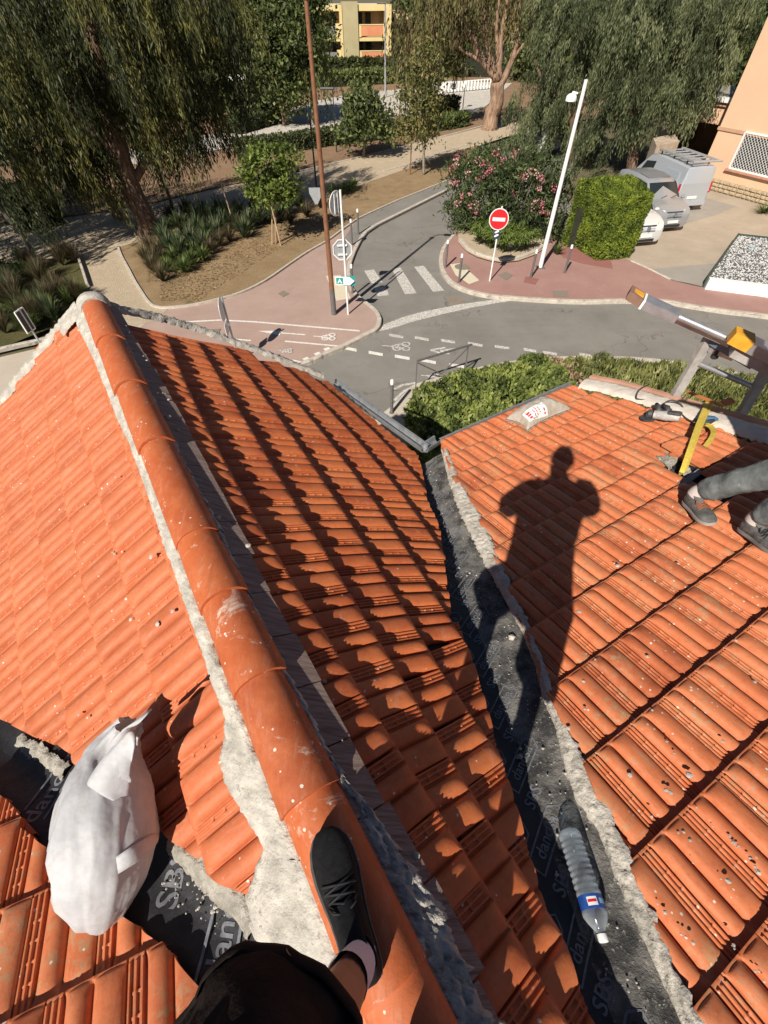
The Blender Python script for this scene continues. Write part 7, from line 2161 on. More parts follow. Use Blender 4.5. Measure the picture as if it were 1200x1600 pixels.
# ------------------------------------------------------------------ water bottle
pet, t_, b_ = nt('clear_plastic')
b_.inputs['Base Color'].default_value = (.62, .66, .70, 1); b_.inputs['Roughness'].default_value = .12; b_.inputs['Specular IOR Level'].default_value = .9
tp_ = t_.nodes.new('ShaderNodeBsdfTransparent'); tp_.inputs[0].default_value = (.90, .93, .95, 1)
lw = t_.nodes.new('ShaderNodeLayerWeight'); lw.inputs['Blend'].default_value = .35
mr = N(t_, 'ShaderNodeMapRange'); mr.inputs['To Min'].default_value = .06; mr.inputs['To Max'].default_value = .55; t_.links.new(lw.outputs['Facing'], mr.inputs['Value'])
mx = t_.nodes.new('ShaderNodeMixShader'); out = [n for n in t_.nodes if n.type == 'OUTPUT_MATERIAL'][0]
t_.links.new(mr.outputs[0], mx.inputs[0]); t_.links.new(tp_.outputs[0], mx.inputs[1]); t_.links.new(b_.outputs[0], mx.inputs[2]); t_.links.new(mx.outputs[0], out.inputs[0])
bA, bB = on(PM, 879, 1292, .0), on(PM, 934, 1470, .0)
def lin(x, y, lift):
    f_ = 0
    # drop on to the lining
    d = Vector(ray(x, y)); h = BVL.ray_cast(Vector((0, 0, H)), d.normalized())
    return h[0] + Vector((0, 0, lift))
BVL = BVHTree.FromPolygons([Vector(v) for v in VV], [tuple(f) for f in FF])
pa, pb = lin(882, 1300, .05), lin(934, 1466, .05)
ax = (pb - pa).normalized(); s1 = ax.cross(Vector((0, 0, 1))).normalized(); s2 = s1.cross(ax); Lb = (pb - pa).length
print('bottle length', Lb)
k_ = Lb / .315
bo = thing('water_bottle', 'empty clear plastic water bottle with a blue label lying in the right valley', 'bottle', tuple(pa))
def blathe(prof, name, m, n=28, cap=False):
    b = MB(); b.loft([[pa + ax * (a * k_) + (s1 * math.cos(2 * math.pi * q / n) + s2 * math.sin(2 * math.pi * q / n)) * (rr_ * k_) for q in range(n)] for a, rr_ in prof], cap=cap)
    return b.obj(name, m, bo, smooth=60)
pr = [(0.012, .004), (0.004, .022), (0, .030), (.006, .040), (.02, .0435)]
for i in range(9):
    a = .028 + i * .0185; pr += [(a, .0435), (a + .006, .0405), (a + .011, .0405), (a + .016, .0435)]
pr += [(.20, .043), (.205, .0415), (.242, .0415), (.247, .0435), (.256, .0425), (.272, .034), (.288, .022), (.298, .0145), (.315, .0135)]
inner = [(a + (.0006 if a < .01 else 0), max(.002, q - .0009)) for a, q in reversed(pr)]
blathe(pr + inner, 'bottle_shell', pet)
blathe([(.204, .0423), (.204, .0426), (.243, .0426), (.243, .0423)], 'label', mat('label_blue', (.015, .06, .28), (.03, .10, .36), 40, .35))
def patch(a0, a1, g0, g1, m, name, rr_=.0429):
    b = MB(); N_ = 8
    P = [[pa + ax * (a * k_) + (s1 * math.cos(g0 + (g1 - g0) * q / N_) + s2 * math.sin(g0 + (g1 - g0) * q / N_)) * (rr_ * k_) for q in range(N_ + 1)] for a in (a0, a1)]
    b.loft(P, closed=False); return b.obj(name, m, bo)
patch(.212, .236, .95, 1.75, signw, 'label_panel'); patch(.216, .231, 1.95, 2.9, mat('label_pale', (.30, .48, .72), None, rough=.4), 'label_panel'); patch(.219, .227, 1.0, 1.7, signr, 'label_band', .0431)
blathe([(.303, .0), (.303, .0165), (.318, .0165), (.322, .015), (.323, .0)], 'cap', mat('cap_white', (.78, .78, .76), None, rough=.4), cap=False)

# ------------------------------------------------------------------ white rubble sack
sackm, t_, b_ = nt('woven_sack')
v_ = obvec(t_); w1 = N(t_, 'ShaderNodeTexWave', i_Scale=220.0, i_Distortion=.6); w1.bands_direction = 'X'; w2 = N(t_, 'ShaderNodeTexWave', i_Scale=220.0, i_Distortion=.6); w2.bands_direction = 'Z'
t_.links.new(v_, w1.inputs[0]); t_.links.new(v_, w2.inputs[0])
f_ = noisef(t_, v_, 6.0, 6, .7); g_ = noisef(t_, v_, 16.0, 5, .75)
c_ = ramp(t_, f_, [(.35, (.46, .46, .47)), (.62, (.60, .60, .61))])
c_ = mixc(t_, ramp(t_, g_, [(.54, 0.0), (.76, .5)]), c_, (.36, .29, .22))
b_.inputs['Roughness'].default_value = .6
t_.links.new(c_, b_.inputs['Base Color'])
mm = N(t_, 'ShaderNodeMath', operation='ADD'); t_.links.new(w1.outputs['Fac'], mm.inputs[0]); t_.links.new(w2.outputs['Fac'], mm.inputs[1])
n1 = bumpn(t_, b_, mm.outputs[0], .03, .001); bumpn(t_, b_, noisef(t_, v_, 5.0, 4, .55), .45, .03, n1)
tr = t_.nodes.new('ShaderNodeBsdfTranslucent'); tr.inputs[0].default_value = (.6, .56, .52, 1)
mx = t_.nodes.new('ShaderNodeMixShader'); mx.inputs[0].default_value = .18
out = [n for n in t_.nodes if n.type == 'OUTPUT_MATERIAL'][0]
t_.links.new(b_.outputs[0], mx.inputs[1]); t_.links.new(tr.outputs[0], mx.inputs[2]); t_.links.new(mx.outputs[0], out.inputs[0])
# ground contact along the sack's axis, measured on the photograph
sk_c = [((172, 1425), .06, .05, .05), ((168, 1400), .12, .115, .10), ((167, 1360), .17, .165, .15), ((166, 1310), .20, .185, .175), ((168, 1262), .215, .18, .17), ((172, 1220), .22, .15, .15), ((176, 1190), .23, .115, .12), ((186, 1162), .25, .085, .085), ((198, 1145), .27, .058, .055), ((206, 1136), .285, .050, .045)]
V_, F_ = [], []; n = 56
sax = []
for (px, lift, rw, rh) in sk_c:
    y_ = px[1]
    base = on(PD, px[0], px[1], 0) if y_ > 1380 else on(PL, px[0], px[1], 0)
    sax.append((px, lift, rw, rh))
zs0 = on(PL, 160, 1270).z - .02
sk = []
for i, (px, lift, rw, rh) in enumerate(sax):
    z = zs0 + lift * 1.45
    p = G(px[0], px[1], z)
    sk.append((p, rw * (.97 - lift * .18), rh * 1.1))
st_ = thing('rubble_sack', 'dirty white woven rubble sack with a flapping mouth slumped across the left valley', 'sack', tuple(sk[4][0] - Vector((0, 0, .17))))
for i, (p, rw, rh) in enumerate(sk):
    d = (sk[min(i + 1, len(sk) - 1)][0] - sk[max(i - 1, 0)][0]).normalized()
    sx2 = d.cross(Vector((0, 0, 1))).normalized(); su = sx2.cross(d)
    for k in range(n):
        a = 2 * math.pi * k / n
        f = i / (len(sk) - 1)
        cr_ = 1 + .10 * noise.noise(Vector((math.cos(a) * 1.4, math.sin(a) * 1.4, i * .35))) + .07 * noise.noise(Vector((math.cos(a) * 4, math.sin(a) * 4, i * .5 + 9)))
        cr_ -= .085 * max(0, 1 - abs(noise.noise(Vector((math.cos(a) * 2.6, math.sin(a) * 2.6, i * .30 + 2))) * 4.5))
        if f > .55: cr_ += .16 * (f - .55) / .45 * math.cos(a * 9 + i * .4)
        sa = math.sin(a); hz_ = rh * sa * (1 if sa > 0 else .75)
        q = p + sx2 * (math.cos(a) * rw * cr_) + su * (hz_ * cr_)
        V_.append(q)
for i in range(len(sk) - 1):
    for k in range(n): F_.append((i * n + k, i * n + (k + 1) % n, (i + 1) * n + (k + 1) % n, (i + 1) * n + k))
F_.append(tuple(range(n - 1, -1, -1)))
me = MB().add(V_, F_).mesh('sack_body', sackm, 'all')
so = bpy.data.objects.new('sack_body', me); COL.objects.link(so); adopt(so, st_)
md = so.modifiers.new('s', 'SUBSURF'); md.levels = 2; md.render_levels = 2
tx = bpy.data.textures.new('sack_folds', 'CLOUDS'); tx.noise_scale = .10; tx.noise_depth = 2
md = so.modifiers.new('d', 'DISPLACE'); md.texture = tx; md.strength = .034; md.texture_coords = 'GLOBAL'; md.mid_level = .5
tx2 = bpy.data.textures.new('sack_creases', 'CLOUDS'); tx2.noise_scale = .02; tx2.noise_depth = 2
md = so.modifiers.new('e', 'DISPLACE'); md.texture = tx2; md.strength = .004; md.texture_coords = 'GLOBAL'; md.mid_level = .5
def cloth(name, grid, m, par, th=.002, sub=2, wr=.010):
    """grid of points -> thin draped cloth"""
    R_, C_ = len(grid), len(grid[0]); V = [Vector(p) for row in grid for p in row]
    V = [p + Vector((noise.noise(p * 22), noise.noise(p * 22 + Vector((4, 0, 0))), noise.noise(p * 22 + Vector((0, 7, 0))))) * wr for p in V]
    F = [(i * C_ + j, i * C_ + j + 1, (i + 1) * C_ + j + 1, (i + 1) * C_ + j) for i in range(R_ - 1) for j in range(C_ - 1)]
    o = MB().add(V, F).obj(name, m, par, smooth='all', fix=True)
    s = o.modifiers.new('s', 'SUBSURF'); s.levels = sub; s.render_levels = sub
    s = o.modifiers.new('t', 'SOLIDIFY'); s.thickness = th
    s = o.modifiers.new('d', 'DISPLACE'); s.texture = tx; s.strength = .012; s.texture_coords = 'GLOBAL'; s.mid_level = .5
    return o
S = lambda x, y, z: G(x, y, zs0 + z * 1.42)
cloth('sack_mouth', [[S(170, 1172, .34), S(185, 1160, .37), S(200, 1150, .38), S(214, 1140, .36)], [S(178, 1150, .38), S(190, 1142, .41), S(204, 1134, .42), S(216, 1126, .39)], [S(200, 1136, .42), S(208, 1128, .45), S(218, 1120, .45), S(226, 1112, .42)], [S(214, 1134, .44), S(222, 1124, .47), S(232, 1112, .47), S(240, 1106, .44)]], sackm, st_)
cloth('sack_flap', [[S(206, 1138, .42), S(208, 1150, .41), S(208, 1170, .40)], [S(182, 1162, .40), S(196, 1176, .40), S(206, 1196, .37)], [S(158, 1190, .39), S(178, 1205, .39), S(204, 1220, .33)], [S(134, 1222, .37), S(158, 1232, .37), S(206, 1248, .28)], [S(136, 1226, .36), S(170, 1248, .34), S(205, 1268, .26)]], sackm, st_)
cloth('sack_fold', [[S(248, 1298, .20), S(252, 1312, .17)], [S(215, 1318, .29), S(222, 1346, .27)], [S(180, 1342, .30), S(182, 1366, .28)], [S(140, 1368, .24), S(142, 1386, .22)], [S(122, 1376, .2), S(124, 1384, .19)]], sackm, st_, wr=.006)

# ------------------------------------------------------------------ people
skin = mat('skin', (.36, .17, .09), (.44, .22, .125), 9, .55); short_m, t_, b_ = nt('dark_shorts')
v_ = obvec(t_); f_ = noisef(t_, v_, 14, 5, .6); t_.links.new(ramp(t_, f_, [(.3, (.013, .009, .008)), (.7, (.022, .016, .014))]), b_.inputs['Base Color']); b_.inputs['Roughness'].default_value = .9; b_.inputs['Specular IOR Level'].default_value = .12
bumpn(t_, b_, f_, .5, .02)
shirt_m = mat('dark_shirt', (.03, .03, .035), (.05, .05, .055), 12, .9); shoe_m = mat('black_shoe', (.006, .006, .0065), (.013, .013, .014), 60, .75, spec=.22, bump=.4, bscale=260, bdist=.003); sole_m = mat('shoe_sole', (.05, .05, .052), (.10, .10, .10), 20, .7); lace_m = mat('lace', (.010, .010, .011), None, rough=.8); sock_m = mat('sock', (.70, .65, .71), (.78, .73, .79), 30, .9, bump=.5, bscale=150, bdist=.004, stretch=(8, 8, 1))
hair_m = mat('hair', (.02, .015, .012), None, rough=.7)
trous_m = mat('grey_work_trousers', (.065, .072, .072), (.14, .15, .148), 10, .92, bump=.5, bscale=30, bdist=.02, c3=(.30, .30, .28), s3=14, t3=.66); wshoe_m = mat('dusty_shoe', (.06, .058, .055), (.15, .145, .135), 14, .85, bump=.5, bscale=50)
def skinbody(name, joints, edges, m, par, sub=2, root=None):
    """joints: name -> (point, radius); one continuous skinned surface"""
    me = bpy.data.meshes.new(name); names = list(joints)
    me.from_pydata([tuple(joints[k][0]) for k in names], [(names.index(a), names.index(b)) for a, b in edges], [])
    o = bpy.data.objects.new(name, me); COL.objects.link(o); me.materials.append(m)
    md = o.modifiers.new('skin', 'SKIN'); md.use_smooth_shade = True
    for i, k in enumerate(names):
        rr_ = joints[k][1]; rr_ = rr_ if hasattr(rr_, '__len__') else (rr_, rr_)
        me.skin_vertices[0].data[i].radius = rr_
        me.skin_vertices[0].data[i].use_root = (k == root)
    s = o.modifiers.new('sub', 'SUBSURF'); s.levels = sub; s.render_levels = sub
    return adopt(o, par)
def hand_joints(J, E, side, wrist, d, up_, s=1.0):
    """palm with four bent fingers and a thumb that leaves the side of the palm"""
    d = d.normalized(); sd = d.cross(up_).normalized() * side; up_ = sd.cross(d).normalized() * side
    pm = wrist + d * .05 * s; J[f'palm{side}'] = (pm, .026 * s); E.append((f'wr{side}', f'palm{side}'))
    for i, (off, L) in enumerate(((-.030, .062), (-.010, .072), (.010, .068), (.029, .052))):
        a = pm + d * .045 * s + sd * off * s; b_ = a + (d * .8 - up_ * .5).normalized() * L * .55 * s; c_ = b_ + (d * .35 - up_ * .9).normalized() * L * .5 * s
        for nm, p, r_ in (('a', a, .0095), ('b', b_, .0085), ('c', c_, .007)): J[f'f{side}{i}{nm}'] = (p, r_ * s)
        E += [(f'palm{side}', f'f{side}{i}a'), (f'f{side}{i}a', f'f{side}{i}b'), (f'f{side}{i}b', f'f{side}{i}c')]
    a = pm - sd * .032 * s; b_ = a + (d * .6 - sd * .7 - up_ * .3).normalized() * .04 * s; c_ = b_ + (d * .9 - up_ * .4).normalized() * .03 * s
    for nm, p, r_ in (('a', a, .011), ('b', b_, .010), ('c', c_, .008)): J[f't{side}{nm}'] = (p, r_ * s)
    E += [(f'palm{side}', f't{side}a'), (f't{side}a', f't{side}b'), (f't{side}b', f't{side}c')]
def head_mesh(name, c, fwd, m, par, s=1.0):
    """head with brow, nose, mouth, chin and ears; fwd is where it looks"""
    fwd = fwd.normalized(); rt = fwd.cross(Vector((0, 0, 1))).normalized(); up_ = rt.cross(fwd)
    b = MB(); nu, nv = 32, 24; V, F = [], []
    for i in range(nv + 1):
        t = math.pi * i / nv
        for k in range(nu):
            a = 2 * math.pi * k / nu
            x, y, z = math.sin(t) * math.sin(a), math.sin(t) * math.cos(a), math.cos(t)
            px_, py_, pz_ = x * .076, y * .098, z * .118
            if z < 0: px_ *= 1 + z * .28; py_ *= 1 + z * .12
            fr_ = max(0, y)
            if y > .8 and -.32 < z < .12: py_ += .024 * max(0, 1 - (abs(x) / .2) ** 2) * max(0, min(1, (.14 - z) * 3))
            if fr_ > .6 and .06 < z < .26: py_ -= .008 * max(0, 1 - ((abs(x) - .38) / .2) ** 2)
            if fr_ > .7 and -.62 < z < -.48: py_ += .005
            V.append(c + (rt * px_ + fwd * py_ + up_ * pz_) * s)
    for i in range(nv):
        for k in range(nu): F.append((i * nu + k, (i + 1) * nu + k, (i + 1) * nu + (k + 1) % nu, i * nu + (k + 1) % nu))
    b.add(V, F)
    for sg in (-1, 1): b.sphere(c + (rt * .078 * sg - fwd * .008) * s, .032 * s, 10, 8, (.35, .7, 1), Matrix((rt, fwd, up_)).transposed())
    o = b.obj(name, m, par, smooth='all')
    for sg in (-1, 1): MB().sphere(c + (rt * .03 * sg + fwd * .086 + up_ * .018) * s, .012 * s, 10, 8).obj('eye', signw, par, smooth='all')
    h = MB(); V = []
    nu, nv = 28, 12; F = []
    for i in range(nv + 1):
        t = math.pi * .56 * i / nv
        for k in range(nu):
            a = 2 * math.pi * k / nu; x, y, z = math.sin(t) * math.sin(a), math.sin(t) * math.cos(a), math.cos(t)
            lim = 1.0 if y < .35 else max(.62, 1 - .0)
            q = rt * x * .083 + fwd * (y * .104 - .006) + up_ * (z * .127 + .004)
            if y > .3: q = rt * x * .080 + fwd * (y * .098 - .006) + up_ * (max(z, .42) * .127 + .004)
            V.append(c + q * s)
    for i in range(nv):
        for k in range(nu): F.append((i * nu + k, (i + 1) * nu + k, (i + 1) * nu + (k + 1) % nu, i * nu + (k + 1) % nu))
    h.add(V, F); h.obj('hair', hair_m, par, smooth='all')
    return o
def loft_path(P, R_, n=20, wr=0.0, fq=14, seed=0, ref=Vector((0, 1, 0))):
    """tube through points with elliptical radii (a, b) and cloth wrinkles"""
    rings = []; m = len(P)
    for i in range(m):
        d = (P[min(i + 1, m - 1)] - P[max(i - 1, 0)]).normalized()
        x = d.cross(ref).normalized(); y = d.cross(x); ra, rb = R_[i] if hasattr(R_[i], '__len__') else (R_[i], R_[i])
        ring = []
        for k in range(n):
            a = 2 * math.pi * k / n; q = P[i] + x * math.cos(a) * ra + y * math.sin(a) * rb
            w = 1 + wr * (noise.noise(q * fq + Vector((seed, 0, 0))) + .5 * noise.noise(q * fq * 2.2))
            ring.append(P[i] + (q - P[i]) * w)
        rings.append(ring)
    return rings
def densify(P, R_, k=5):
    PO, RO = [], []
    for i in range(len(P) - 1):
        for j in range(k):
            t = j / k; p0, p1, p2, p3 = P[max(i - 1, 0)], P[i], P[i + 1], P[min(i + 2, len(P) - 1)]
            PO.append(.5 * ((2 * p1) + (p2 - p0) * t + (2 * p0 - 5 * p1 + 4 * p2 - p3) * t * t + (3 * p1 - p0 - 3 * p2 + p3) * t ** 3))
            RO.append(tuple(R_[i][q] + (R_[i + 1][q] - R_[i][q]) * t for q in (0, 1)))
    return PO + [P[-1]], RO + [R_[-1]]
def shoe(toe, heel, up_, par, m, msole, W_=.10, hgt=.085, laces=True, lm_=None):
    d = (toe - heel); L = d.length; d.normalize(); s = d.cross(up_).normalized(); u = s.cross(d)
    X = lambda a, b_, c_: heel + d * (a * L) + s * b_ + u * c_
    def sect(a, w, z0, z1, dome=.5):
        return [X(a, w * math.cos(t), z0 + (z1 - z0) * (max(0, math.sin(t)) ** dome)) for t in [math.pi * k / 14 for k in range(15)]] + [X(a, -w * .95, z0 - .001), X(a, w * .95, z0 - .001)]
    pr_ = [(-.02, .018, .03, .045), (.0, .030, .024, .075), (.06, .036, .022, hgt + .01), (.18, .038, .02, hgt + .012), (.30, .038, .02, hgt + .008), (.40, .040, .02, hgt * .98), (.52, .045, .02, hgt * .86), (.66, .050, .02, hgt * .72), (.78, .050, .02, hgt * .62), (.88, .044, .02, hgt * .54), (.95, .033, .022, hgt * .46), (.99, .02, .026, hgt * .40), (1.0, .006, .03, .034)]
    k_w = W_ / .10
    rings = [sect(a, w * k_w, z0, z1) for a, w, z0, z1 in pr_]
    o = MB().loft(rings).obj('shoe', m, par, smooth=70)
    sp_ = []
    for a, w, *_ in pr_: sp_.append([X(a, w * k_w * 1.10 * c_, z) for c_, z in ((1, .004), (1.03, .016), (1.0, .027), (-1.0, .027), (-1.03, .016), (-1, .004))])
    MB().loft(sp_).obj('sole', msole, o, smooth=40)
    lb = MB()
    for i, a in enumerate((.40, .46, .52, .58)):
        zt_ = hgt * (1.06 - (a - .36) * 1.15)
        w = .020 + .008 * i
        for sg in (-1, 1): lb.tube([X(a - .01, -w * sg, zt_ - .006), X(a + .015, 0, zt_ + .004), X(a + .05, w * sg, zt_ - .012)], .0032, 6)
    for sg in (-1, 1): lb.tube([X(.41, 0, hgt + .003), X(.45, .03 * sg, hgt + .006), X(.49, .038 * sg, hgt - .012), X(.44, .02 * sg, hgt - .002), X(.41, 0, hgt + .003)], .0028, 6)
    lb.obj('laces', lm_ or lace_m, o, smooth='all')
    tg = MB().loft([[X(a, w * k_w * math.cos(t), z + .012 * math.sin(t)) for t in [math.pi * k / 8 for k in range(9)]] for a, w, z in ((.20, .026, hgt + .035), (.34, .026, hgt + .012), (.48, .024, hgt * .86))], closed=False).obj('tongue', m, o, smooth='all')
    cl = MB(); N_ = 18
    rim = []
    for kk, (ex, zz_) in enumerate(((1.0, hgt - .02), (1.04, hgt + .004), (1.0, hgt + .022), (.88, hgt + .020))):
        rim.append([X(.155 + .15 * ex * math.cos(2 * math.pi * k / N_), .036 * k_w * ex * math.sin(2 * math.pi * k / N_), zz_ + .006 * math.cos(2 * math.pi * k / N_)) for k in range(N_)])
    cl.loft(rim, cap=False); cl.obj('collar', m, o, smooth='all')
    return o
Cw = lambda x, y, z: Vector((x, y, H + z))
# --- the photographer
ph = thing('person', 'person in black trainers, pale sock and dark wide shorts standing on the ridge', 'person', tuple(Cw(-.02, -.2, -1.58)))
toe = G(507, 1296, H - 1.575); heel = G(576, 1535, H - 1.575)
toe.z = H - 1.58; heel.z = H - 1.58
ank = toe.lerp(heel, .86) + Vector((0, 0, .09))
kn = Cw(-.125, -.170, -1.06); hpL = Cw(-.13, -.40, -.64)
ank2 = Cw(.115, -.46, -1.47); kn2 = Cw(.12, -.42, -1.06); hpR = Cw(.08, -.45, -.68)
J, E = {}, []
J['pel'] = (Cw(-.06, -.44, -.58), .14); J['wst'] = (Cw(-.09, -.44, -.32), .135); J['chest'] = (Cw(-.11, -.43, .0), .155); J['upch'] = (Cw(-.115, -.42, .14), .125); J['neck'] = (Cw(-.11, -.39, .25), .075); J['skull'] = (Cw(-.11, -.36, .34), .075)
E += [('pel', 'wst'), ('wst', 'chest'), ('chest', 'upch'), ('upch', 'neck'), ('neck', 'skull')]
for nm, h_, k_n, a_n in (('L', hpL, kn, ank), ('R', hpR, kn2, ank2)):
    J['hp' + nm] = (h_, .085); J['mt' + nm] = (h_.lerp(k_n, .5), .075); J['kn' + nm] = (k_n, .056); J['cf' + nm] = (k_n.lerp(a_n, .35) + Vector((0, -.012, 0)), .053); J['an' + nm] = (a_n, .036)
    E += [('pel', 'hp' + nm), ('hp' + nm, 'mt' + nm), ('mt' + nm, 'kn' + nm), ('kn' + nm, 'cf' + nm), ('cf' + nm, 'an' + nm)]
for side, sh, el, wr in ((-1, Cw(-.345, -.42, .13), Cw(-.45, -.33, -.14), Cw(-.19, -.14, -.07)), (1, Cw(.115, -.41, .13), Cw(.25, -.30, -.14), Cw(.12, -.11, -.07))):
    J[f'sh{side}'] = (sh, .066); J[f'el{side}'] = (el, .046); J[f'wr{side}'] = (wr, .027)
    E += [('upch', f'sh{side}'), (f'sh{side}', f'el{side}'), (f'el{side}', f'wr{side}')]
    hand_joints(J, E, side, wr, Cw(.0, -.035, .0) - wr, Vector((0, -.4, 1)), .9)
skinbody('body', J, E, skin, ph, 2, 'pel')
head_mesh('head', Cw(-.105, -.33, .41), Vector((.1, .75, -.45)), skin, ph, 1.16)
# clothes
P_, R_ = densify([Cw(-.06, -.44, -.52), J['wst'][0], J['chest'][0], Cw(-.115, -.43, .11), Cw(-.11, -.41, .21)], [(.225, .17), (.22, .165), (.25, .175), (.24, .145), (.10, .09)])
MB().loft(loft_path(P_, R_, 28, .05, 9)).obj('shirt', shirt_m, ph, smooth='all')
for side in (-1, 1):
    P_, R_ = densify([J[f'sh{side}'][0] + Vector((-.05 * side, 0, .01)), J[f'sh{side}'][0], J[f'sh{side}'][0].lerp(J[f'el{side}'][0], .75)], [(.095, .095), (.10, .10), (.092, .092)])
    MB().loft(loft_path(P_, R_, 16, .08, 12, side)).obj('sleeve', shirt_m, ph, smooth='all')
P_, R_ = densify([Cw(-.03, -.43, -.46), Cw(-.03, -.43, -.56), Cw(-.03, -.42, -.72)], [(.19, .145), (.21, .16), (.20, .15)])
MB().loft(loft_path(P_, R_, 28, .04, 9)).obj('shorts_seat', short_m, ph, smooth='all')
d_ = (ank - kn).normalized()
hemL = Cw(-.162, -.168, -.955)
P_, R_ = densify([hpL + Vector((.02, 0, .06)), hpL, Cw(-.14, -.32, -.72), Cw(-.155, -.235, -.85), Cw(-.162, -.186, -.915), hemL], [(.13, .12), (.135, .13), (.132, .13), (.125, .125), (.122, .122), (.132, .126)], 8)
leg_r = loft_path(P_, R_, 40, .20, 9, 3)
inn = [[p + (P_[len(P_) - 1 - i] - p) * .03 for p in ring] for i, ring in enumerate(reversed(leg_r))]
MB().loft(leg_r + inn, cap=False).obj('shorts_leg', short_m, ph, smooth='all')
hm = [[hemL + (p - hemL) * s_ + (P_[-1] - P_[-2]).normalized() * o_2 for p in leg_r[-1]] for s_, o_2 in ((1.0, -.022), (1.025, -.020), (1.03, -.004), (1.02, .004), (.985, .003))]
MB().loft(hm, cap=False).obj('hem', short_m, ph, smooth='all')
kp_ = AT(441, 1466, kn)
gp0 = G(441, 1470, H - 1.0)
bvs = BVHTree.FromPolygons([p for ring in leg_r for p in ring], [(i * 40 + k, i * 40 + (k + 1) % 40, (i + 1) * 40 + (k + 1) % 40, (i + 1) * 40 + k) for i in range(len(leg_r) - 1) for k in range(40)])
hh = bvs.ray_cast(Vector((0, 0, H)), Vector(ray(452, 1492)).normalized())
if hh[0] is not None: MB().disc(hh[0] + hh[1] * .002, .0075, hh[1], 16, .003).obj('button', mat('button_brown', (.28, .15, .08), None, rough=.4), ph)
P_, R_ = densify([hpR + Vector((-.02, 0, .06)), hpR, hpR.lerp(kn2, .6), kn2 + Vector((0, 0, -.04))], [(.12, .12), (.125, .125), (.115, .115), (.11, .11)], 6)
MB().loft(loft_path(P_, R_, 30, .08, 11, 5), cap=False).obj('shorts_leg', short_m, ph, smooth='all')
for a_n, k_n, nm in ((ank, kn, 'L'), (ank2, kn2, 'R')):
    P_, R_ = densify([a_n + Vector((0, 0, -.05)), a_n, a_n.lerp(k_n, .18), a_n.lerp(k_n, .34)], [(.040, .048), (.038, .043), (.041, .044), (.0455, .048)], 6)
    MB().loft(loft_path(P_, R_, 24, .02, 30), cap=False).obj('sock', sock_m, ph, smooth='all')
upS = Vector((0, 0, 1))
shoe(toe, heel, upS, ph, shoe_m, sole_m, .112, .092)
t2 = G(655, 1612, H - 1.57); 
t2.z = H - 1.57
shoe(t2, t2 + Vector((.06, -.27, 0)), upS, ph, shoe_m, sole_m, .11, .092)
phn = thing('phone', 'slim dark phone held up in both hands above the ridge', 'phone', tuple(Cw(0, -.012, -.01)))
Rc = Matrix([[RC[i, j] for j in range(3)] for i in range(3)])
MB().box(Vector((0, 0, H)) + Rc @ Vector((.012, -.05, .017)), (.074, .150, .008), Rc, bev=.003).obj('phone_body', darkm, phn)

# --- the worker on the right
a1 = on(PR, 1090, 796, .10); 
dT = (on(PR, 1108, 826) - on(PR, 1062, 782)).normalized()
w1 = thing('person', 'worker in dusty grey trousers and work shoes stepping up the low roof', 'person', tuple(on(PR, 1150, 830)))
toe1, heel1 = on(PR, 1112, 822, .03), on(PR, 1062, 776, .03)
heel1 = toe1 - (toe1 - heel1).normalized() * .28
shoe(toe1, heel1, up_R, w1, wshoe_m, mat('grey_sole', (.22, .21, .195), (.32, .31, .29), 12, .85), .112, .098, lm_=mat('orange_lace', (.30, .09, .03), None, rough=.7))
toe2 = on(PR, 1222, 868, .03); heel2 = on(PR, 1160, 828, .03); heel2 = toe2 - (toe2 - heel2).normalized() * .28
shoe(toe2, heel2, up_R, w1, wshoe_m, mat('grey_sole2', (.12, .115, .11), (.20, .19, .18), 12, .85), .112, .098)
an1 = heel1.lerp(toe1, .17) + up_R * .12; an2 = heel2.lerp(toe2, .17) + up_R * .12
k1 = Cw(2.46, 1.96, -1.90); h1 = Cw(2.56, 1.72, -1.52); k2 = an2 + Vector((.14, -.14, .38)); h2_ = Cw(2.66, 1.50, -1.50)
pel = (h1 + h2_) / 2 + Vector((-.02, .06, .20)); che = pel + Vector((-.12, .18, .52)); nk = che + Vector((-.08, .10, .17))
J, E = {}, []
J['pel'] = (pel, .13); J['wst'] = (pel.lerp(che, .45), .125); J['chest'] = (che, .14); J['neck'] = (nk, .058); J['skull'] = (nk + Vector((-.03, .05, .1)), .06)
E += [('pel', 'wst'), ('wst', 'chest'), ('chest', 'neck'), ('neck', 'skull')]
for nm, h_, k_n, a_n in (('L', h1, k1, an1), ('R', h2_, k2, an2)):
    J['hp' + nm] = (h_, .085); J['kn' + nm] = (k_n, .055); J['cf' + nm] = (k_n.lerp(a_n, .35), .052); J['an' + nm] = (a_n, .036); E += [('pel', 'hp' + nm), ('hp' + nm, 'kn' + nm), ('kn' + nm, 'cf' + nm), ('cf' + nm, 'an' + nm)]
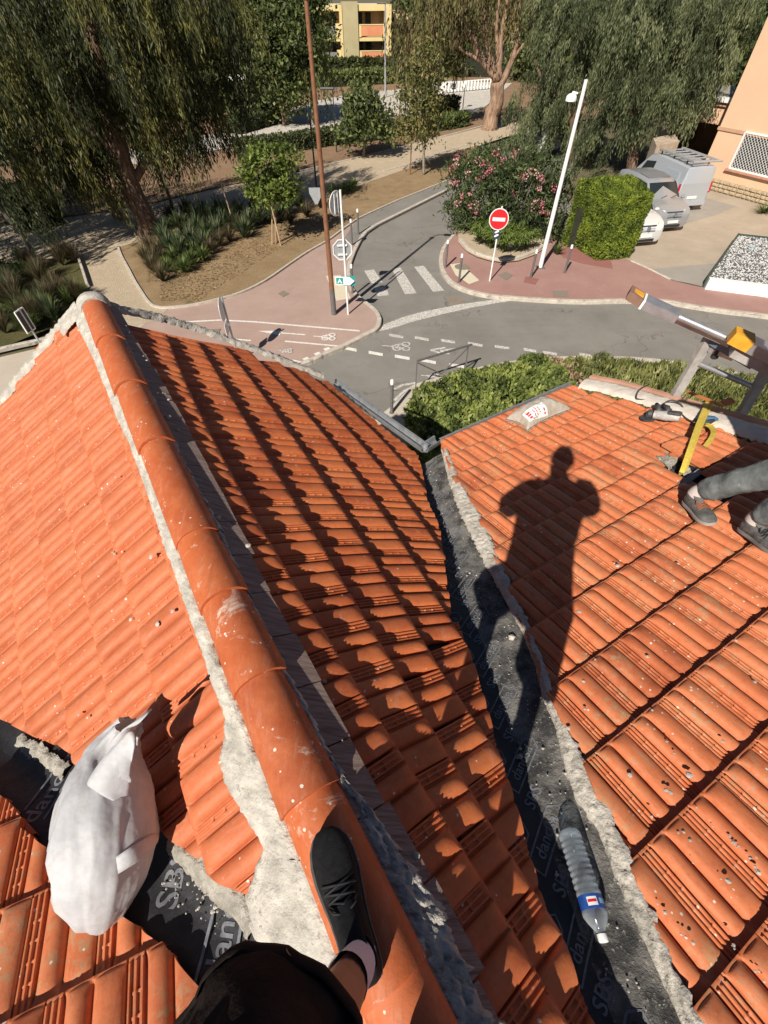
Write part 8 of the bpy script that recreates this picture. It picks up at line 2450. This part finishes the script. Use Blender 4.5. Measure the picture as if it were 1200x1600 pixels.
for side, so_, eo, wo_ in ((-1, Vector((-.12, -.16, .03)), Vector((-.26, -.02, -.2)), Vector((-.34, .18, -.28))), (1, Vector((.12, .16, .03)), Vector((.0, .34, -.22)), Vector((-.16, .42, -.36)))):
    J[f'sh{side}'] = (che + so_, .06); J[f'el{side}'] = (che + eo, .042); J[f'wr{side}'] = (che + wo_, .027); E += [('chest', f'sh{side}'), (f'sh{side}', f'el{side}'), (f'el{side}', f'wr{side}')]
    hand_joints(J, E, side, che + wo_, wo_ - eo, Vector((0, 0, 1)))
skinbody('body', J, E, skin, w1, 2, 'pel')
head_mesh('head', nk + Vector((-.06, .10, .17)), Vector((-.5, .7, -.4)), skin, w1)
for h_, k_n, a_n, sd_ in ((h1, k1, an1, 1), (h2_, k2, an2, 2)):
    P_, R_ = densify([h_ + Vector((0, 0, .05)), h_, h_.lerp(k_n, .6), k_n, k_n.lerp(a_n, .5), k_n.lerp(a_n, .82), k_n.lerp(a_n, .93)], [(.12, .12), (.115, .115), (.098, .098), (.090, .090), (.083, .085), (.076, .080), (.056, .058)], 9)
    MB().loft(loft_path(P_, R_, 36, .20, 15, sd_), cap=False).obj('trouser_leg', trous_m, w1, smooth='all')
    P_, R_ = densify([k_n.lerp(a_n, .90), k_n.lerp(a_n, .96), a_n + up_R * -.02], [(.050, .052), (.045, .05), (.044, .05)], 4)
    MB().loft(loft_path(P_, R_, 20, .03, 20), cap=False).obj('sock', mat('pale_sock', (.52, .46, .42), None, rough=.9), w1, smooth='all')
P_, R_ = densify([pel + Vector((.02, -.02, -.14)), pel, pel.lerp(che, .25), pel.lerp(che, .38)], [(.20, .18), (.205, .18), (.195, .165), (.185, .16)])
MB().loft(loft_path(P_, R_, 24, .05, 9)).obj('trouser_seat', trous_m, w1, smooth='all')
P_, R_ = densify([pel.lerp(che, -.02), pel.lerp(che, .6), che, nk.lerp(che, .25)], [(.215, .19), (.20, .165), (.21, .15), (.10, .09)])
MB().loft(loft_path(P_, R_, 24, .05, 9)).obj('shirt', shirt_m, w1, smooth='all')
for side in (-1, 1):
    P_, R_ = densify([J[f'sh{side}'][0], J[f'sh{side}'][0].lerp(J[f'el{side}'][0], .8)], [(.08, .08), (.07, .07)]); MB().loft(loft_path(P_, R_, 16, .06, 12)).obj('sleeve', shirt_m, w1, smooth='all')
